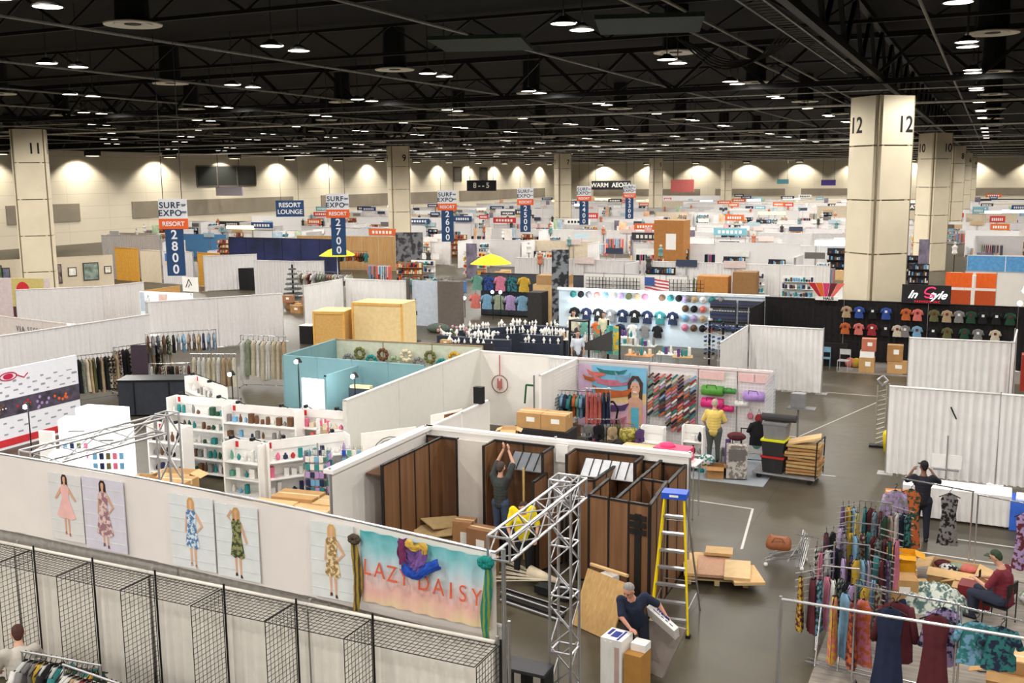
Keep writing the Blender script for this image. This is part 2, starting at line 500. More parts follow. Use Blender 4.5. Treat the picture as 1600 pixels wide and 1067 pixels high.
# ---- aisle signs
BLUE = mat((34, 66, 106), 0.6, var=0.03); ORANGE = mat((226, 96, 40), 0.6, var=0.03); SGW = mat((226, 228, 232), 0.6, var=0.02); NAVYT = mat((36, 52, 74), 0.6)
def aisle_sign(x, y, num, label, rz=-0.45):
    t = thing('aisle_sign', label, 'hanging sign', (x, y, 0), 0)
    t.rotation_euler = (0, 0, -rz)
    zt = 7.42
    MB().bx(-.45, .45, -.02, .02, zt - .62, zt).build('header_panel', SGW, t)
    MB().bx(-.46, .46, -.03, .03, zt - .95, zt - .62).build('category_panel', ORANGE, t)
    MB().bx(-.29, .29, -.02, .02, zt - 2.45, zt - .95).build('number_panel', BLUE, t)
    text('SURF', .27, NAVYT, t, (-.09, -.03, zt - .2), bold=.005, sp=1.15)
    text('EXPO', .27, NAVYT, t, (-.09, -.03, zt - .45), bold=.005, sp=1.15)
    text('SEP', .1, NAVYT, t, (.35, -.03, zt - .2), bold=.002); text('2022', .09, NAVYT, t, (.35, -.03, zt - .42), bold=.002)
    text('RESORT', .2, SGW, t, (0, -.035, zt - .79), bold=.004)
    for i, ch in enumerate(num):
        text(ch, .4, SGW, t, (0, -.03, zt - 1.14 - i * .37), bold=.008)
    w_ = MB()
    for s in (-.3, .3): w_.bar((s, 0, zt), (s, 0, 12.5), .012, 4)
    w_.build('hanging_wire', DARK, t)
for k, (num, nm) in enumerate((('2800', 'largest aisle sign, reading 2800 under the orange panel'), ('2700', 'second aisle sign reading 2700, beside the yellow umbrella'),
        ('2600', 'aisle sign reading 2600 above the white drapes'), ('2500', 'aisle sign reading 2500 right of the picture centre column'),
        ('2400', 'small distant aisle sign reading 2400'), ('2300', 'farthest small aisle sign reading 2300'))):
    aisle_sign(-23.7, 25.2 + 9.14 * k, num, nm)
t = thing('lounge_sign', 'square blue hanging sign reading resort lounge', 'hanging sign', (-43.3, 57.1, 0), .45)
MB().bx(-.95, .95, -.03, .03, 5.5, 6.6).build('sign_panel', BLUE, t)
text('RESORT', .42, SGW, t, (0, -.04, 6.28), bold=.008); text('LOUNGE', .42, SGW, t, (0, -.04, 5.82), bold=.008)
w_ = MB()
for s in (-.6, .6): w_.bar((s, 0, 6.6), (s, 0, 12.5), .012, 4)
w_.build('hanging_wire', DARK, t)
# ------------------------------------------------------------------ builders
_C = {}
def cached(key, fn):
    if key not in _C: _C[key] = fn()
    return _C[key]

def drape_mesh(h, L=3.0, fold=0.16, amp=0.035, z0=0.04, seg=5, seed=0):
    def mk():
        rnd = random.Random(seed + int(h * 100) + int(L * 10))
        n = max(8, int(L / fold * seg))
        top, mid, bot = [], [], []
        ph = 0
        for i in range(n + 1):
            x = L * i / n
            ph += (2 * PI / seg) * rnd.uniform(0.6, 1.4)
            a = amp * rnd.uniform(0.5, 1.2)
            y = math.sin(ph) * a
            top.append((x, y * 0.45, h - 0.02)); mid.append((x, y, h * 0.5)); bot.append((x + .02 * math.cos(ph * .7), y * 1.5, z0))
        mb = MB()
        mb.sheet([top, mid, bot])
        # a hem sleeve around the crossbar
        mb.bar((0, 0, h - .02), (L, 0, h - .02), .03, 6)
        return mb.mesh('drape', DRAPE, True)
    return cached(('drape', h, L, fold, seg, seed), mk)

def drape_wall(x0, y0, x1, y1, h=2.44, label='', group=None, m=None, seg=5, poles=True, span=3.05, zlo=0.04, cat='drape wall'):
    L = math.hypot(x1 - x0, y1 - y0); rz = math.atan2(y1 - y0, x1 - x0)
    t = thing('booth_drape', label, cat, (x0, y0, 0), rz, group)
    n = max(1, round(L / span)); sl = L / n
    for i in range(n):
        me = drape_mesh(h, 3.0, 0.2 if seg > 3 else 0.3, seg=seg, seed=i % 3, z0=zlo)
        o = put('drape', me, t, (i * sl + .01, 0, 0)); o.scale = ((sl - .02) / 3.0, 1, 1)
        if m:
            o.material_slots[0].link = 'OBJECT'; o.material_slots[0].material = m
    if poles:
        pm = cached(('pole', h), lambda: MB().bar((0, 0, 0), (0, 0, h + .03), .022, 8).bx(-.2, .2, -.2, .2, 0, .012).mesh('pole', ALU, False))
        for i in range(n + 1):
            put('pole', pm, t, (i * sl, .07, 0))
    return t

def hard_wall(x0, y0, x1, y1, h=2.44, label='', group=None, m=WHITE, t_=0.06, cap=ALU, name='booth_wall', cat='partition', z0=0.0, n=None):
    L = math.hypot(x1 - x0, y1 - y0); rz = math.atan2(y1 - y0, x1 - x0)
    t = thing(name, label, cat, (x0, y0, z0), rz, group)
    n = n or max(1, round(L / 1.5)); sl = L / n
    for i in range(n):
        MB().bx(i * sl + .012, (i + 1) * sl - .012, -t_ / 2, t_ / 2, .03, h - .03).build('panel', m, t)
    f = MB()
    f.bx(0, L, -t_ / 2 - .01, t_ / 2 + .01, h - .04, h)
    f.bx(0, L, -t_ / 2 - .01, t_ / 2 + .01, 0, .04)
    for i in range(n + 1):
        f.bx(max(0, i * sl - .018), min(L, i * sl + .018), -t_ / 2 - .01, t_ / 2 + .01, 0, h)
    f.build('frame', cap, t)
    return t

def carton(x, y, z, sx, sy, sz, rz, label, m=CARD, group=None, open_=False, tape=True, name='cardboard_box', stick=True, cat='box'):
    t = thing(name, label, cat, (x, y, z), rz, group)
    if not open_:
        MB().bx(-sx / 2, sx / 2, -sy / 2, sy / 2, 0, sz).build('carton', m, t)
        if tape:
            b = MB(); b.bx(-sx / 2 - .002, sx / 2 + .002, -.03, .03, sz, sz + .003); b.bx(-sx / 2 - .003, -sx / 2, -.03, .03, sz - .1, sz); b.bx(sx / 2, sx / 2 + .003, -.03, .03, sz - .1, sz)
            b.build('tape', TAPE, t)
        if stick:
            MB().bx(-.09 * sx, .25 * sx, -sy / 2 - .004, -sy / 2, sz * .45, sz * .75).build('shipping_label', PAPER, t)
    else:
        w = .012; b = MB()
        b.bx(-sx / 2, sx / 2, -sy / 2, sy / 2, 0, .015)
        b.bx(-sx / 2, -sx / 2 + w, -sy / 2, sy / 2, 0, sz); b.bx(sx / 2 - w, sx / 2, -sy / 2, sy / 2, 0, sz)
        b.bx(-sx / 2, sx / 2, -sy / 2, -sy / 2 + w, 0, sz); b.bx(-sx / 2, sx / 2, sy / 2 - w, sy / 2, 0, sz)
        b.build('carton', m, t)
        for s in (-1, 1):
            q = MB(); q.box((s * (sx / 2 + sx * .17), 0, sz - .04), (sx * .36, sy, .008), ry=s * .35); q.build('flap', m, t)
            q = MB(); q.box((0, s * (sy / 2 + sy * .17), sz - .05), (sx, sy * .36, .008), rx=-s * .45); q.build('flap', m, t)
    return t

def table(x, y, w_, d, h, rz, label, cloth=True, m=WHITE, group=None, skirt=True):
    t = thing('display_table', label, 'table', (x, y, 0), rz, group)
    MB().bx(-w_ / 2, w_ / 2, -d / 2, d / 2, h - .03, h).build('tabletop', m, t)
    for sx in (-1, 1):
        for sy in (-1, 1):
            MB().bar((sx * (w_ / 2 - .08), sy * (d / 2 - .08), 0), (sx * (w_ / 2 - .08), sy * (d / 2 - .08), h - .03), .018, 6).build('leg', ALU, t)
    if cloth:
        mb = MB(); rnd = random.Random(int(x * 10))
        pts = []
        n = int((w_ + d) * 14)
        per = [(-w_ / 2, -d / 2), (w_ / 2, -d / 2), (w_ / 2, d / 2), (-w_ / 2, d / 2)]
        top, bot = [], []
        for a in range(4):
            p, q = per[a], per[(a + 1) % 4]; k = max(3, int(math.hypot(q[0] - p[0], q[1] - p[1]) * 14))
            for i in range(k):
                u = i / k; X = p[0] + (q[0] - p[0]) * u; Y = p[1] + (q[1] - p[1]) * u
                nx, ny = (q[1] - p[1]), -(q[0] - p[0]); ln = math.hypot(nx, ny); off = .02 + .025 * (i % 2)
                top.append((X + nx / ln * .012, Y + ny / ln * .012, h + .004)); bot.append((X + nx / ln * off, Y + ny / ln * off, .05 if skirt else h * .4))
        top.append(top[0]); bot.append(bot[0])
        mb.sheet([top, bot]); mb.add([top[0]] + top[1:-1], [tuple(range(len(top) - 1))])
        mb.build('tablecloth', DRAPE if m is WHITE else m, t)
    return t

# garments ---------------------------------------------------------
def garment_mesh(kind, seed=0):
    def mk():
        rnd = random.Random(seed * 17 + len(kind))
        mb = MB()
        W, Ln = {'dress': (.175, 1.12), 'shirt': (.24, .68), 'short': (.2, .45), 'coat': (.25, .9)}[kind]
        prof = [(.05, 0.0), (.13 if kind == 'dress' else .17, -.05), (W, -.14), (W * .9, -.3), (W * .82, -.42), (W * 1.0, -.7 * Ln), (W * (1.25 if kind == 'dress' else 1.05), -Ln)]
        prof = [p for p in prof if p[1] >= -Ln]
        rows_f, rows_b = [], []
        n = 9
        for wv, z in prof:
            f, b = [], []
            for i in range(n):
                u = -1 + 2 * i / (n - 1)
                th = (.035 + .03 * min(1, -z)) * math.sqrt(max(0, 1 - u * u)) + .004
                wob = .018 * math.sin(i * 2.3 + seed) * min(1, -z * 1.4)
                zz = z - (rnd.uniform(0, .03) if z == -Ln else 0)
                f.append((u * wv, -th + wob, zz)); b.append((u * wv, th + wob, zz))
            rows_f.append(f); rows_b.append(b)
        mb.sheet(rows_f); mb.sheet([list(reversed(r)) for r in rows_b])
        mb.sheet([rows_f[-1], rows_b[-1]])
        if kind in ('shirt', 'coat'):
            for s in (-1, 1):
                mb.bar((s * .19, 0, -.08), (s * .29, 0, -.34 if kind == 'shirt' else -.6), .055, 8, r2=.06)
        me = mb.mesh('garment', GREY, True)
        return me
    return cached(('garment', kind, seed % 4), mk)
def hanger_mesh():
    def mk():
        mb = MB()
        mb.path([(0, 0, .12), (.03, 0, .14), (.045, 0, .11), (.02, 0, .07), (0, 0, .05), (0, 0, .0)], .006, 5)
        mb.path([(-.21, 0, -.09), (0, 0, .01), (.21, 0, -.09)], .012, 5)
        return mb.mesh('hanger', BLACKM)
    return cached('hanger', mk)
CN = {'teal': (40, 130, 130), 'navy': (34, 44, 78), 'maroon': (104, 34, 44), 'olive': (104, 104, 58), 'black': (28, 28, 30), 'white': (222, 220, 214), 'cream': (214, 200, 172),
      'orange': (214, 98, 36), 'yellow': (222, 176, 40), 'pink': (216, 110, 140), 'red': (176, 36, 40), 'sea green': (96, 158, 136), 'purple': (92, 60, 120), 'grey': (130, 128, 126),
      'tan': (186, 156, 114), 'sky blue': (112, 168, 206), 'dark green': (34, 78, 56), 'coral': (232, 110, 96), 'brown': (104, 72, 48), 'lilac': (172, 142, 196), 'royal blue': (40, 76, 170), 'sage': (150, 164, 132)}
def mute(c):
    g = sum(c) / 3
    return tuple(int(.92 * (v * .78 + g * .22)) for v in c)
def gmat(cn, pat=None):
    c = mute(CN[cn])
    if pat:
        return mat(c, 0.9, kind='print', c2=mute(CN[pat]), scale=14)
    return mat(c, 0.9, var=0.15, scale=8)
N_G = [0]
def garment(x, y, z, rz, cn, where, kind='dress', pat=None, name=None, group=None, seed=None, sc=1.0, label=None, hanger=True):
    """z is the height of the rail it hangs from"""
    N_G[0] += 1
    seed = N_G[0] if seed is None else seed
    nm = {'dress': 'dress', 'shirt': 'shirt', 'short': 'blouse', 'coat': 'coat'}[kind]
    lb = label or '%s%s %s hanging %s' % (cn, ' and %s patterned' % pat if pat else '', nm, where)
    t = thing('hanging_' + nm if name is None else name, lb, nm, (x, y, z - .13 * sc), rz, group or 'clothes hanging ' + where)
    o = put(nm + '_fabric', garment_mesh(kind, seed), t, (0, 0, 0))
    o.material_slots[0].link = 'OBJECT'; o.material_slots[0].material = gmat(cn, pat)
    if hanger: put('hanger', hanger_mesh(), t)
    t.scale = (sc, sc, sc)
    return t
def rail_rack(x, y, L, h, rz, label, m=CHROME, base=True, group=None, r=.016, feet=.28, two=False):
    t = thing('clothes_rack', label, 'clothes rack', (x, y, 0), rz, group)
    for s in (-1, 1):
        MB().bar((s * L / 2, 0, .06), (s * L / 2, 0, h), r, 8).build('upright', m, t)
        if base:
            MB().bar((s * L / 2, -feet, .06), (s * L / 2, feet, .06), r, 8).build('foot', m, t)
            q = MB(); q.ball((s * L / 2, -feet, .03), .03, 6); q.ball((s * L / 2, feet, .03), .03, 6); q.build('caster', BLACK, t)
    MB().bar((-L / 2 - .02, 0, h), (L / 2 + .02, 0, h), r, 8).build('rail', m, t)
    if base: MB().bar((-L / 2, 0, .12), (L / 2, 0, .12), r * .8, 8).build('lower_bar', m, t)
    if two: MB().bar((-L / 2, 0, h * .5), (L / 2, 0, h * .5), r * .8, 8).build('middle_bar', m, t)
    return t
def stocked_rack(x, y, L, h, rz, label, where, pal, n, kind='dress', m=CHROME, pats=0.0, sc=1.0, seed=1):
    rail_rack(x, y, L, h, rz, label, m)
    rnd = random.Random(seed)
    for i in range(n):
        u = -L / 2 + L * (i + .5) / n + rnd.uniform(-.015, .015)
        cn = rnd.choice(pal); pt = rnd.choice([p for p in pal if p != cn]) if rnd.random() < pats and len(pal) > 1 else None
        garment(x + u * math.cos(rz), y + u * math.sin(rz), h, rz + PI / 2 + rnd.uniform(-.15, .15), cn, where, kind, pt, sc=sc * rnd.uniform(.9, 1.05))

def grid_mesh(w_, h, pitch=.076, r=.0035, frame=.006):
    def mk():
        mb = MB()
        nx = round(w_ / pitch); nz = round(h / pitch)
        for i in range(nx + 1):
            x = w_ * i / nx; rr = frame if i in (0, nx) else r
            mb.bar((x, 0, 0), (x, 0, h), rr, 4)
        for k in range(nz + 1):
            z = h * k / nz; rr = frame if k in (0, nz) else r
            mb.bar((0, 0, z), (w_, 0, z), rr, 4)
        return mb.mesh('wire_grid', BLACKM)
    return cached(('grid', w_, h, pitch, r), mk)
def grid_panel(x, y, z, w_, h, rot, label, group=None, m=None, pitch=.076, r=.0035):
    o = put('wire_grid', grid_mesh(w_, h, pitch, r), None, (x, y, z))
    o.rotation_euler = rot
    if m:
        o.material_slots[0].link = 'OBJECT'; o.material_slots[0].material = m
    return tag(o, label, 'wire grid', group)

def box_truss(p0, p1, label, w_=.3, n=None, r=.022, name='lighting_truss', rings=(), cat='truss'):
    a = Vector(p0); b = Vector(p1); d = (b - a); L = d.length; d.normalize()
    u = Vector((0, 0, 1)) if abs(d.z) < .5 else Vector((0, 1, 0))
    s = d.cross(u).normalized(); u = s.cross(d)
    t = thing(name, label, cat, tuple(a), 0)
    off = [s * w_ / 2 + u * w_ / 2, -s * w_ / 2 + u * w_ / 2, -s * w_ / 2 - u * w_ / 2, s * w_ / 2 - u * w_ / 2]
    for o_ in off:
        MB().bar(o_, o_ + d * L, r, 8).build('chord', ALU, t)
    n = n or int(L / w_)
    mb = MB()
    for i in range(n):
        q0 = d * (L * i / n); q1 = d * (L * (i + 1) / n)
        for k in range(4):
            A, B = off[k], off[(k + 1) % 4]
            if (i + k) % 2: A, B = B, A
            mb.bar(q0 + A, q1 + B, r * .5, 5)
    for i in list(rings) + [0, 1]:
        q = d * (L * i)
        for k in range(4): mb.bar(q + off[k], q + off[(k + 1) % 4], r * .8, 6)
    mb.build('lacing', ALU, t)
    return t

# shelves ----------------------------------------------------------
def shelf_unit(x, y, rz, w_, h, d, label, m=PAINTW, back=PAINTW, shelves=5, group=None, header=None, stock=None, seed=0, name='shelf_unit', lit=False):
    """open front faces local -Y"""
    t = thing(name, label, 'shelf unit', (x, y, 0), rz, group)
    c = MB(); c.bx(-w_ / 2, w_ / 2, -.02, .02, 0, h)
    c.build('back_panel', back, t)
    for s in (-1, 1):
        MB().bx(s * w_ / 2 - .02, s * w_ / 2 + .02, -d, 0, 0, h).build('side_panel', m, t)
    zs = [.12 + (h - .55) * i / (shelves - 1) for i in range(shelves)]
    for z in zs: MB().bx(-w_ / 2, w_ / 2, -d, 0, z - .025, z).build('shelf', m, t)
    MB().bx(-w_ / 2, w_ / 2, -.09 if lit else -.06, .02, h - .22, h).build('header', header or m, t)
    if stock:
        rnd = random.Random(seed)
        for z in zs:
            n = int(w_ / .16)
            for i in range(n):
                if rnd.random() < .12: continue
                cn = rnd.choice(stock); hh = rnd.uniform(.1, .26); ww = rnd.uniform(.08, .14)
                X = -w_ / 2 + w_ * (i + .5) / n; Y = -d * .55
                goods(x, y, rz, X, Y, z, ww, hh, cn, 'shelf ' + ' '.join((label.split('unit ') + [label])[1].split()[:8]), rnd)
    return t
N_B = [0]
GOODS_MAX = 290
def goods_mesh(k):
    def mk():
        mb = MB()
        if k == 0: mb.bx(-.5, .5, -.5, .5, 0, 1); return mb.mesh('gift_box', GREY)
        if k == 1: mb.lathe([(.3, 0), (.5, .15), (.5, .55), (.2, .8), (.2, 1)], n=8); return mb.mesh('bottle', GREY, True)
        if k == 2: mb.lathe([(.45, 0), (.5, .5), (.4, .95), (.1, 1)], n=8); return mb.mesh('jar', GREY, True)
        mb.ball((0, 0, .45), .48, 7); mb.ball((0, -.1, .85), .25, 6); return mb.mesh('soft_toy', GREY, True)
    return cached(('goods', k), mk)
def goods(x, y, rz, X, Y, z, ww, hh, cn, where, rnd):
    if N_B[0] >= 900: return
    N_B[0] += 1
    k = rnd.choice((0, 0, 1, 2, 3))
    nm = ('gift_box', 'bottle', 'jar', 'figurine')[k]
    gx = x + X * math.cos(rz) - Y * math.sin(rz); gy = y + X * math.sin(rz) + Y * math.cos(rz)
    o = put(nm, goods_mesh(k), None, (gx, gy, z + .001), rz)
    o.scale = (ww, min(ww, .12), hh)
    o.material_slots[0].link = 'OBJECT'; o.material_slots[0].material = mat(CN[cn], .5, var=.1)
    tag(o, 'small %s %s on the %s' % (cn, nm.replace('_', ' '), where), nm.replace('_', ' '), 'small goods on the ' + where)

def ribbon(mb, pts, w_, m=0, tw=(0, 0, 1)):
    tw = Vector(tw); rows = []
    P_ = [Vector(p) for p in pts]; Q = []
    for i in range(len(P_) - 1):
        for k in range(5): Q.append(P_[i].lerp(P_[i + 1], k / 5))
    Q.append(P_[-1])
    for _ in range(3): Q = [Q[0]] + [(Q[i - 1] + Q[i] * 2 + Q[i + 1]) / 4 for i in range(1, len(Q) - 1)] + [Q[-1]]
    n = len(Q)
    for i, p in enumerate(Q):
        d = (Q[min(n - 1, i + 1)] - Q[max(0, i - 1)]).normalized()
        sd = d.cross(Vector((0, 1, 0))).normalized()
        rows.append([tuple(p + sd * w_ * u + Vector((0, -.025 * math.sin(u * 9 + i * .8) - .03 * (1 - abs(u)), 0))) for u in (-1, -.66, -.33, 0, .33, .66, 1)])
    mb.sheet(rows, m); mb.sheet([[(x, y + .012, z) for x, y, z in r] for r in rows], m)

# people -----------------------------------------------------------
TMPS = bpy.data.scenes.new('scratch')
def capsules_mesh(name, caps, voxel, m, smooth_it=2, balls=()):
    bm = bmesh.new()
    def seg(a, b, ra, rb):
        a = Vector(a); b = Vector(b)
        n = max(2, int((b - a).length / (min(ra, rb) * .45)) + 1)
        for i in range(n + 1):
            u = i / n
            p = a.lerp(b, u); r = ra + (rb - ra) * u
            bmesh.ops.create_icosphere(bm, subdivisions=2, radius=r, matrix=Matrix.Translation(p))
    for a, b, ra, rb in caps: seg(a, b, ra, rb)
    for c, r, sc in balls:
        bmesh.ops.create_icosphere(bm, subdivisions=3, radius=r, matrix=Matrix.Translation(c) @ Matrix.Diagonal((*sc, 1)))
    me = bpy.data.meshes.new(name); bm.to_mesh(me); bm.free()
    o = bpy.data.objects.new(name, me); TMPS.collection.objects.link(o)
    md = o.modifiers.new('r', 'REMESH'); md.mode = 'VOXEL'; md.voxel_size = voxel; md.use_smooth_shade = True
    ms = o.modifiers.new('s', 'SMOOTH'); ms.iterations = smooth_it; ms.factor = .5
    with bpy.context.temp_override(scene=TMPS, view_layer=TMPS.view_layers[0]):
        dg = bpy.context.evaluated_depsgraph_get()
    out = bpy.data.meshes.new_from_object(o.evaluated_get(dg))
    bpy.data.objects.remove(o); bpy.data.meshes.remove(me)
    out.materials.clear(); out.materials.append(m)
    out.name = name
    return out

def person(x, y, rz, label, pose, top, legs, hair=(70, 60, 54), skin=(196, 150, 124), sleeve=.55, shoes=(30, 30, 32), hgt=1.76, z=0, fine=.011, bald=False, hat=None, shortlegs=False, build=1.0, long_hair=False):
    """pose: dict of joints in local metres, person faces local -Y. Missing joints take a standing value"""
    J = dict(pelvis=(0, 0, .95), chest=(0, 0, 1.32), neck=(0, 0, 1.5), head=(0, -.02, 1.64),
             sL=(-.19, 0, 1.44), eL=(-.25, 0, 1.15), wL=(-.25, -.06, .9), sR=(.19, 0, 1.44), eR=(.25, 0, 1.15), wR=(.25, -.06, .9),
             hL=(-.1, 0, .92), kL=(-.11, -.02, .5), aL=(-.12, .02, .09), hR=(.1, 0, .92), kR=(.11, -.02, .5), aR=(.12, .02, .09))
    J.update(pose)
    J = {k: Vector(v) for k, v in J.items()}
    b = build
    t = thing('person', label, 'person', (x, y, z), rz)
    caps = []
    P_, Cc, Nk, Hd = J['pelvis'], J['chest'], J['neck'], J['head']
    caps += [(P_, Cc, .13 * b, .14 * b), (Cc, Nk, .12 * b, .07), (Nk, Hd, .055, .06)]
    acr = (J['sR'] - J['sL']).normalized()
    for s in (-1, 1): caps.append((Cc + acr * .07 * s, (J['sR'] if s > 0 else J['sL']), .09 * b, .07))
    for k in 'LR':
        caps += [(J['s' + k], J['e' + k], .055, .043), (J['e' + k], J['w' + k], .041, .028),
                 (J['h' + k], J['k' + k], .09 * b, .062), (J['k' + k], J['a' + k], .058, .038)]
        # foot
        fdir = Vector((0, -1, 0)) if 'f' + k not in J else J['f' + k].normalized()
        caps.append((J['a' + k] + Vector((0, 0, -.045)), J['a' + k] + fdir * .17 + Vector((0, 0, -.055)), .036, .03))
        # hand: palm, four fingers, thumb
        w_ = J['w' + k]; ax = (w_ - J['e' + k]).normalized()
        if 'd' + k in J: ax = J['d' + k].normalized()
        side = ax.cross(Vector((0, 0, 1)))
        if side.length < .2: side = Vector((0, -1, 0))
        side.normalize(); nrm = side.cross(ax).normalized()
        palm = w_ + ax * .075
        for q in (-1, -.35, .35, 1):
            caps.append((w_ + ax * .02 + side * .012 * q, palm + side * .03 * q, .014, .013))
            ln = {-1: .06, -.35: .078, .35: .082, 1: .072}[q]
            base = palm + side * .031 * q
            mid = base + ax * ln * .55 - nrm * .008
            caps.append((base, mid, .0095, .009)); caps.append((mid, mid + ax * ln * .4 - nrm * .028, .0085, .0075))
        tb = w_ + ax * .03 + side * .03
        caps.append((tb, tb + ax * .035 + side * .03 - nrm * .01, .012, .01)); caps.append((tb + ax * .035 + side * .03 - nrm * .01, tb + ax * .06 + side * .035 - nrm * .02, .0095, .008))
    # head with a face: forward direction of the head is local -Y turned by 'look'
    look = Vector(pose.get('look', (0, -1, 0))).normalized()
    upv = (Hd - Nk).normalized(); rt = look.cross(upv).normalized()
    hc = Hd + upv * .05
    caps.append((hc + upv * .03, hc + upv * .03 + look * .015, .088, .08))
    caps.append((hc - upv * .02, hc - upv * .07 + look * .045, .078, .048))     # jaw
    caps.append((hc - upv * .005 + look * .09, hc - upv * .03 + look * .108, .012, .016))   # nose
    caps.append((hc - upv * .062 + look * .082 - rt * .018, hc - upv * .062 + look * .082 + rt * .018, .009, .009))  # mouth
    for s in (-1, 1):
        caps.append((hc - upv * .0 + rt * .088 * s, hc - upv * .035 + rt * .085 * s, .016, .012))   # ear
        caps.append((hc + upv * .028 + look * .085 + rt * .015 * s, hc + upv * .028 + look * .08 + rt * .05 * s, .011, .011))  # brow
    SK = mat(skin, .55, var=.05)
    put('body', capsules_mesh('body', caps, fine, SK), t)
    e = MB()
    for s in (-1, 1): e.ball(hc + upv * .008 + look * .088 + rt * .033 * s, .011, 6)
    e.build('eyes', mat((40, 30, 26), .3), t, smooth=True)
    # shirt
    sc = [(P_ + Vector((0, 0, -.02)), Cc, .155 * b, .162 * b), (Cc, Nk - (Nk - Cc) * .3, .145 * b, .09)]
    for k, s in (('L', -1), ('R', 1)):
        sc.append((Cc + acr * .08 * s, J['s' + k], .11 * b, .085))
        el = J['s' + k].lerp(J['e' + k], min(1, sleeve * 1.6) if sleeve < .9 else 1)
        sc.append((J['s' + k], el, .078, .068))
        if sleeve >= .9: sc.append((J['e' + k], J['e' + k].lerp(J['w' + k], .92), .062, .042))
    put('shirt', capsules_mesh('shirt', sc, fine * 1.1, top, 3), t)
    # trousers
    tc = [(P_ + Vector((0, 0, .02)), P_, .15 * b, .15 * b)]
    for k in 'LR':
        tc += [(P_.lerp(J['h' + k], .8), J['h' + k], .13 * b, .115 * b), (J['h' + k], J['k' + k], .112 * b, .08)]
        if shortlegs: tc[-1] = (J['h' + k], J['h' + k].lerp(J['k' + k], .85), .115 * b, .095)
        else: tc.append((J['k' + k], J['k' + k].lerp(J['a' + k], .93), .078, .062))
    put('trousers', capsules_mesh('trousers', tc, fine * 1.1, legs, 3), t)
    for k in 'LR':
        fdir = Vector((0, -1, 0)) if 'f' + k not in J else J['f' + k].normalized()
        a = J['a' + k]
        put('shoe', capsules_mesh('shoe', [(a + Vector((0, 0, -.04)) - fdir * .04, a + fdir * .18 + Vector((0, 0, -.05)), .047, .04)], fine, mat(shoes, .5)), t)
    if not bald or hat:
        hcaps = [(hc + upv * .055 - look * .015, hc + upv * .03 - look * .035, .088, .088), (hc - upv * .01 - look * .05, hc - upv * .04 - look * .05, .07, .055)]
        if long_hair: hcaps.append((hc - look * .05, hc - upv * .25 - look * .07, .08, .05))
        put('cap' if hat else 'hair', capsules_mesh('hair', hcaps, fine, mat(hat or hair, .8, var=.2, scale=30)), t)
        if hat:
            q = MB(); q.box(hc + upv * .06 + look * .11, (.15, .11, .012), rz=math.atan2(look.y, look.x) + PI / 2); q.build('cap_brim', mat(hat, .8), t)
    return t

def flat_lady(mb, cx, z0, H, y, mats, pose=0):
    """a printed figure on a banner: flat polygons, mats = index dict skin/hair/dress/shoe; returns nothing"""
    def pl(pts, m, dy=0.0):
        mb.slab([(cx + px * H, y - dy, z0 + pz * H) for px, pz in pts], (0, -.003, 0), m)
    sk, hr, dr, sh = mats
    ln = .45 + (.2 if pose == 2 else 0)
    pl([(-.045, .06), (-.02, .06), (-.015, .42), (-.06, .42)], sk)
    pl([(.03, .03), (.055, .03), (.06, .42), (.01, .42)], sk)
    pl([(-.055, .02), (-.01, .03), (-.02, .07), (-.05, .07)], sh); pl([(.03, 0), (.07, 0), (.055, .045), (.03, .045)], sh)
    hem = .2 if pose == 2 else .3
    fl = .2 if pose == 1 else (.16 if pose == 2 else .12)
    pl([(-fl, hem + .02), (-fl * .4, hem - .02), (0, hem), (fl * .5, hem - .03), (fl, hem + .01), (.07, .62), (.09, .78), (.05, .84), (-.05, .84), (-.09, .78), (-.07, .62)], dr, .0025)
    if pose == 1:
        pl([(-.085, .8), (-.06, .74), (-.2, .58), (-.23, .6)], sk, .002); pl([(.085, .8), (.06, .74), (.2, .58), (.23, .6)], sk, .002)
    elif pose == 3:
        pl([(-.085, .8), (-.06, .76), (-.12, .86), (-.06, .94), (-.09, .96), (-.16, .86)], sk, .002); pl([(.085, .8), (.06, .76), (.15, .5), (.18, .52)], sk, .002)
    else:
        pl([(-.09, .8), (-.07, .78), (-.1, .5), (-.125, .5)], sk, .002); pl([(.09, .8), (.07, .74), (.16, .62), (.07, .52), (.08, .5), (.2, .62)], sk, .002)
    pl([(-.02, .82), (.02, .82), (.02, .88), (-.02, .88)], sk, .003)
    pl([(-.065, .78), (-.06, .95), (-.03, 1.0), (.03, 1.0), (.06, .95), (.065, .8), (.03, .82), (-.03, .8)], hr, .0015)
    pl([(-.024, .885), (-.027, .94), (-.016, .965), (.02, .965), (.028, .94), (.024, .885), (0, .868)], sk, .004)
# ================================================================== front left: banner, wire grids, racks
def banner_z(x, top=True):
    u = (x + 14.4) / 9.0
    return (3.64 - .3 * u * u - .02 * u) if top else (2.36 - .2 * u * u - .02 * u)
t = thing('photo_banner', 'long white banner printed with five women in dresses above the wire grids', 'banner', (0, 0, 0))
mb = MB()
xs = [-16.5 + 11.1 * i / 60 for i in range(61)]
mb.sheet([[(x, 11.0 + .02 * math.sin(x * 2.2), banner_z(x)) for x in xs], [(x, 11.0 + .012 * math.sin(x * 2.2 + 1), banner_z(x, False)) for x in xs]])
BANN = mat((222, 216, 210), 0.75, var=.03, scale=1.5)
mb.build('banner_fabric', BANN, t)
mb = MB(); mb.path([(x, 11.03, banner_z(x) + .01) for x in xs[::4]], .022, 8); mb.build('top_pole', ALU, t)
mb = MB(); mb.path([(x, 11.03, banner_z(x, False)) for x in xs[::4]], .02, 8); mb.build('bottom_pole', ALU, t)
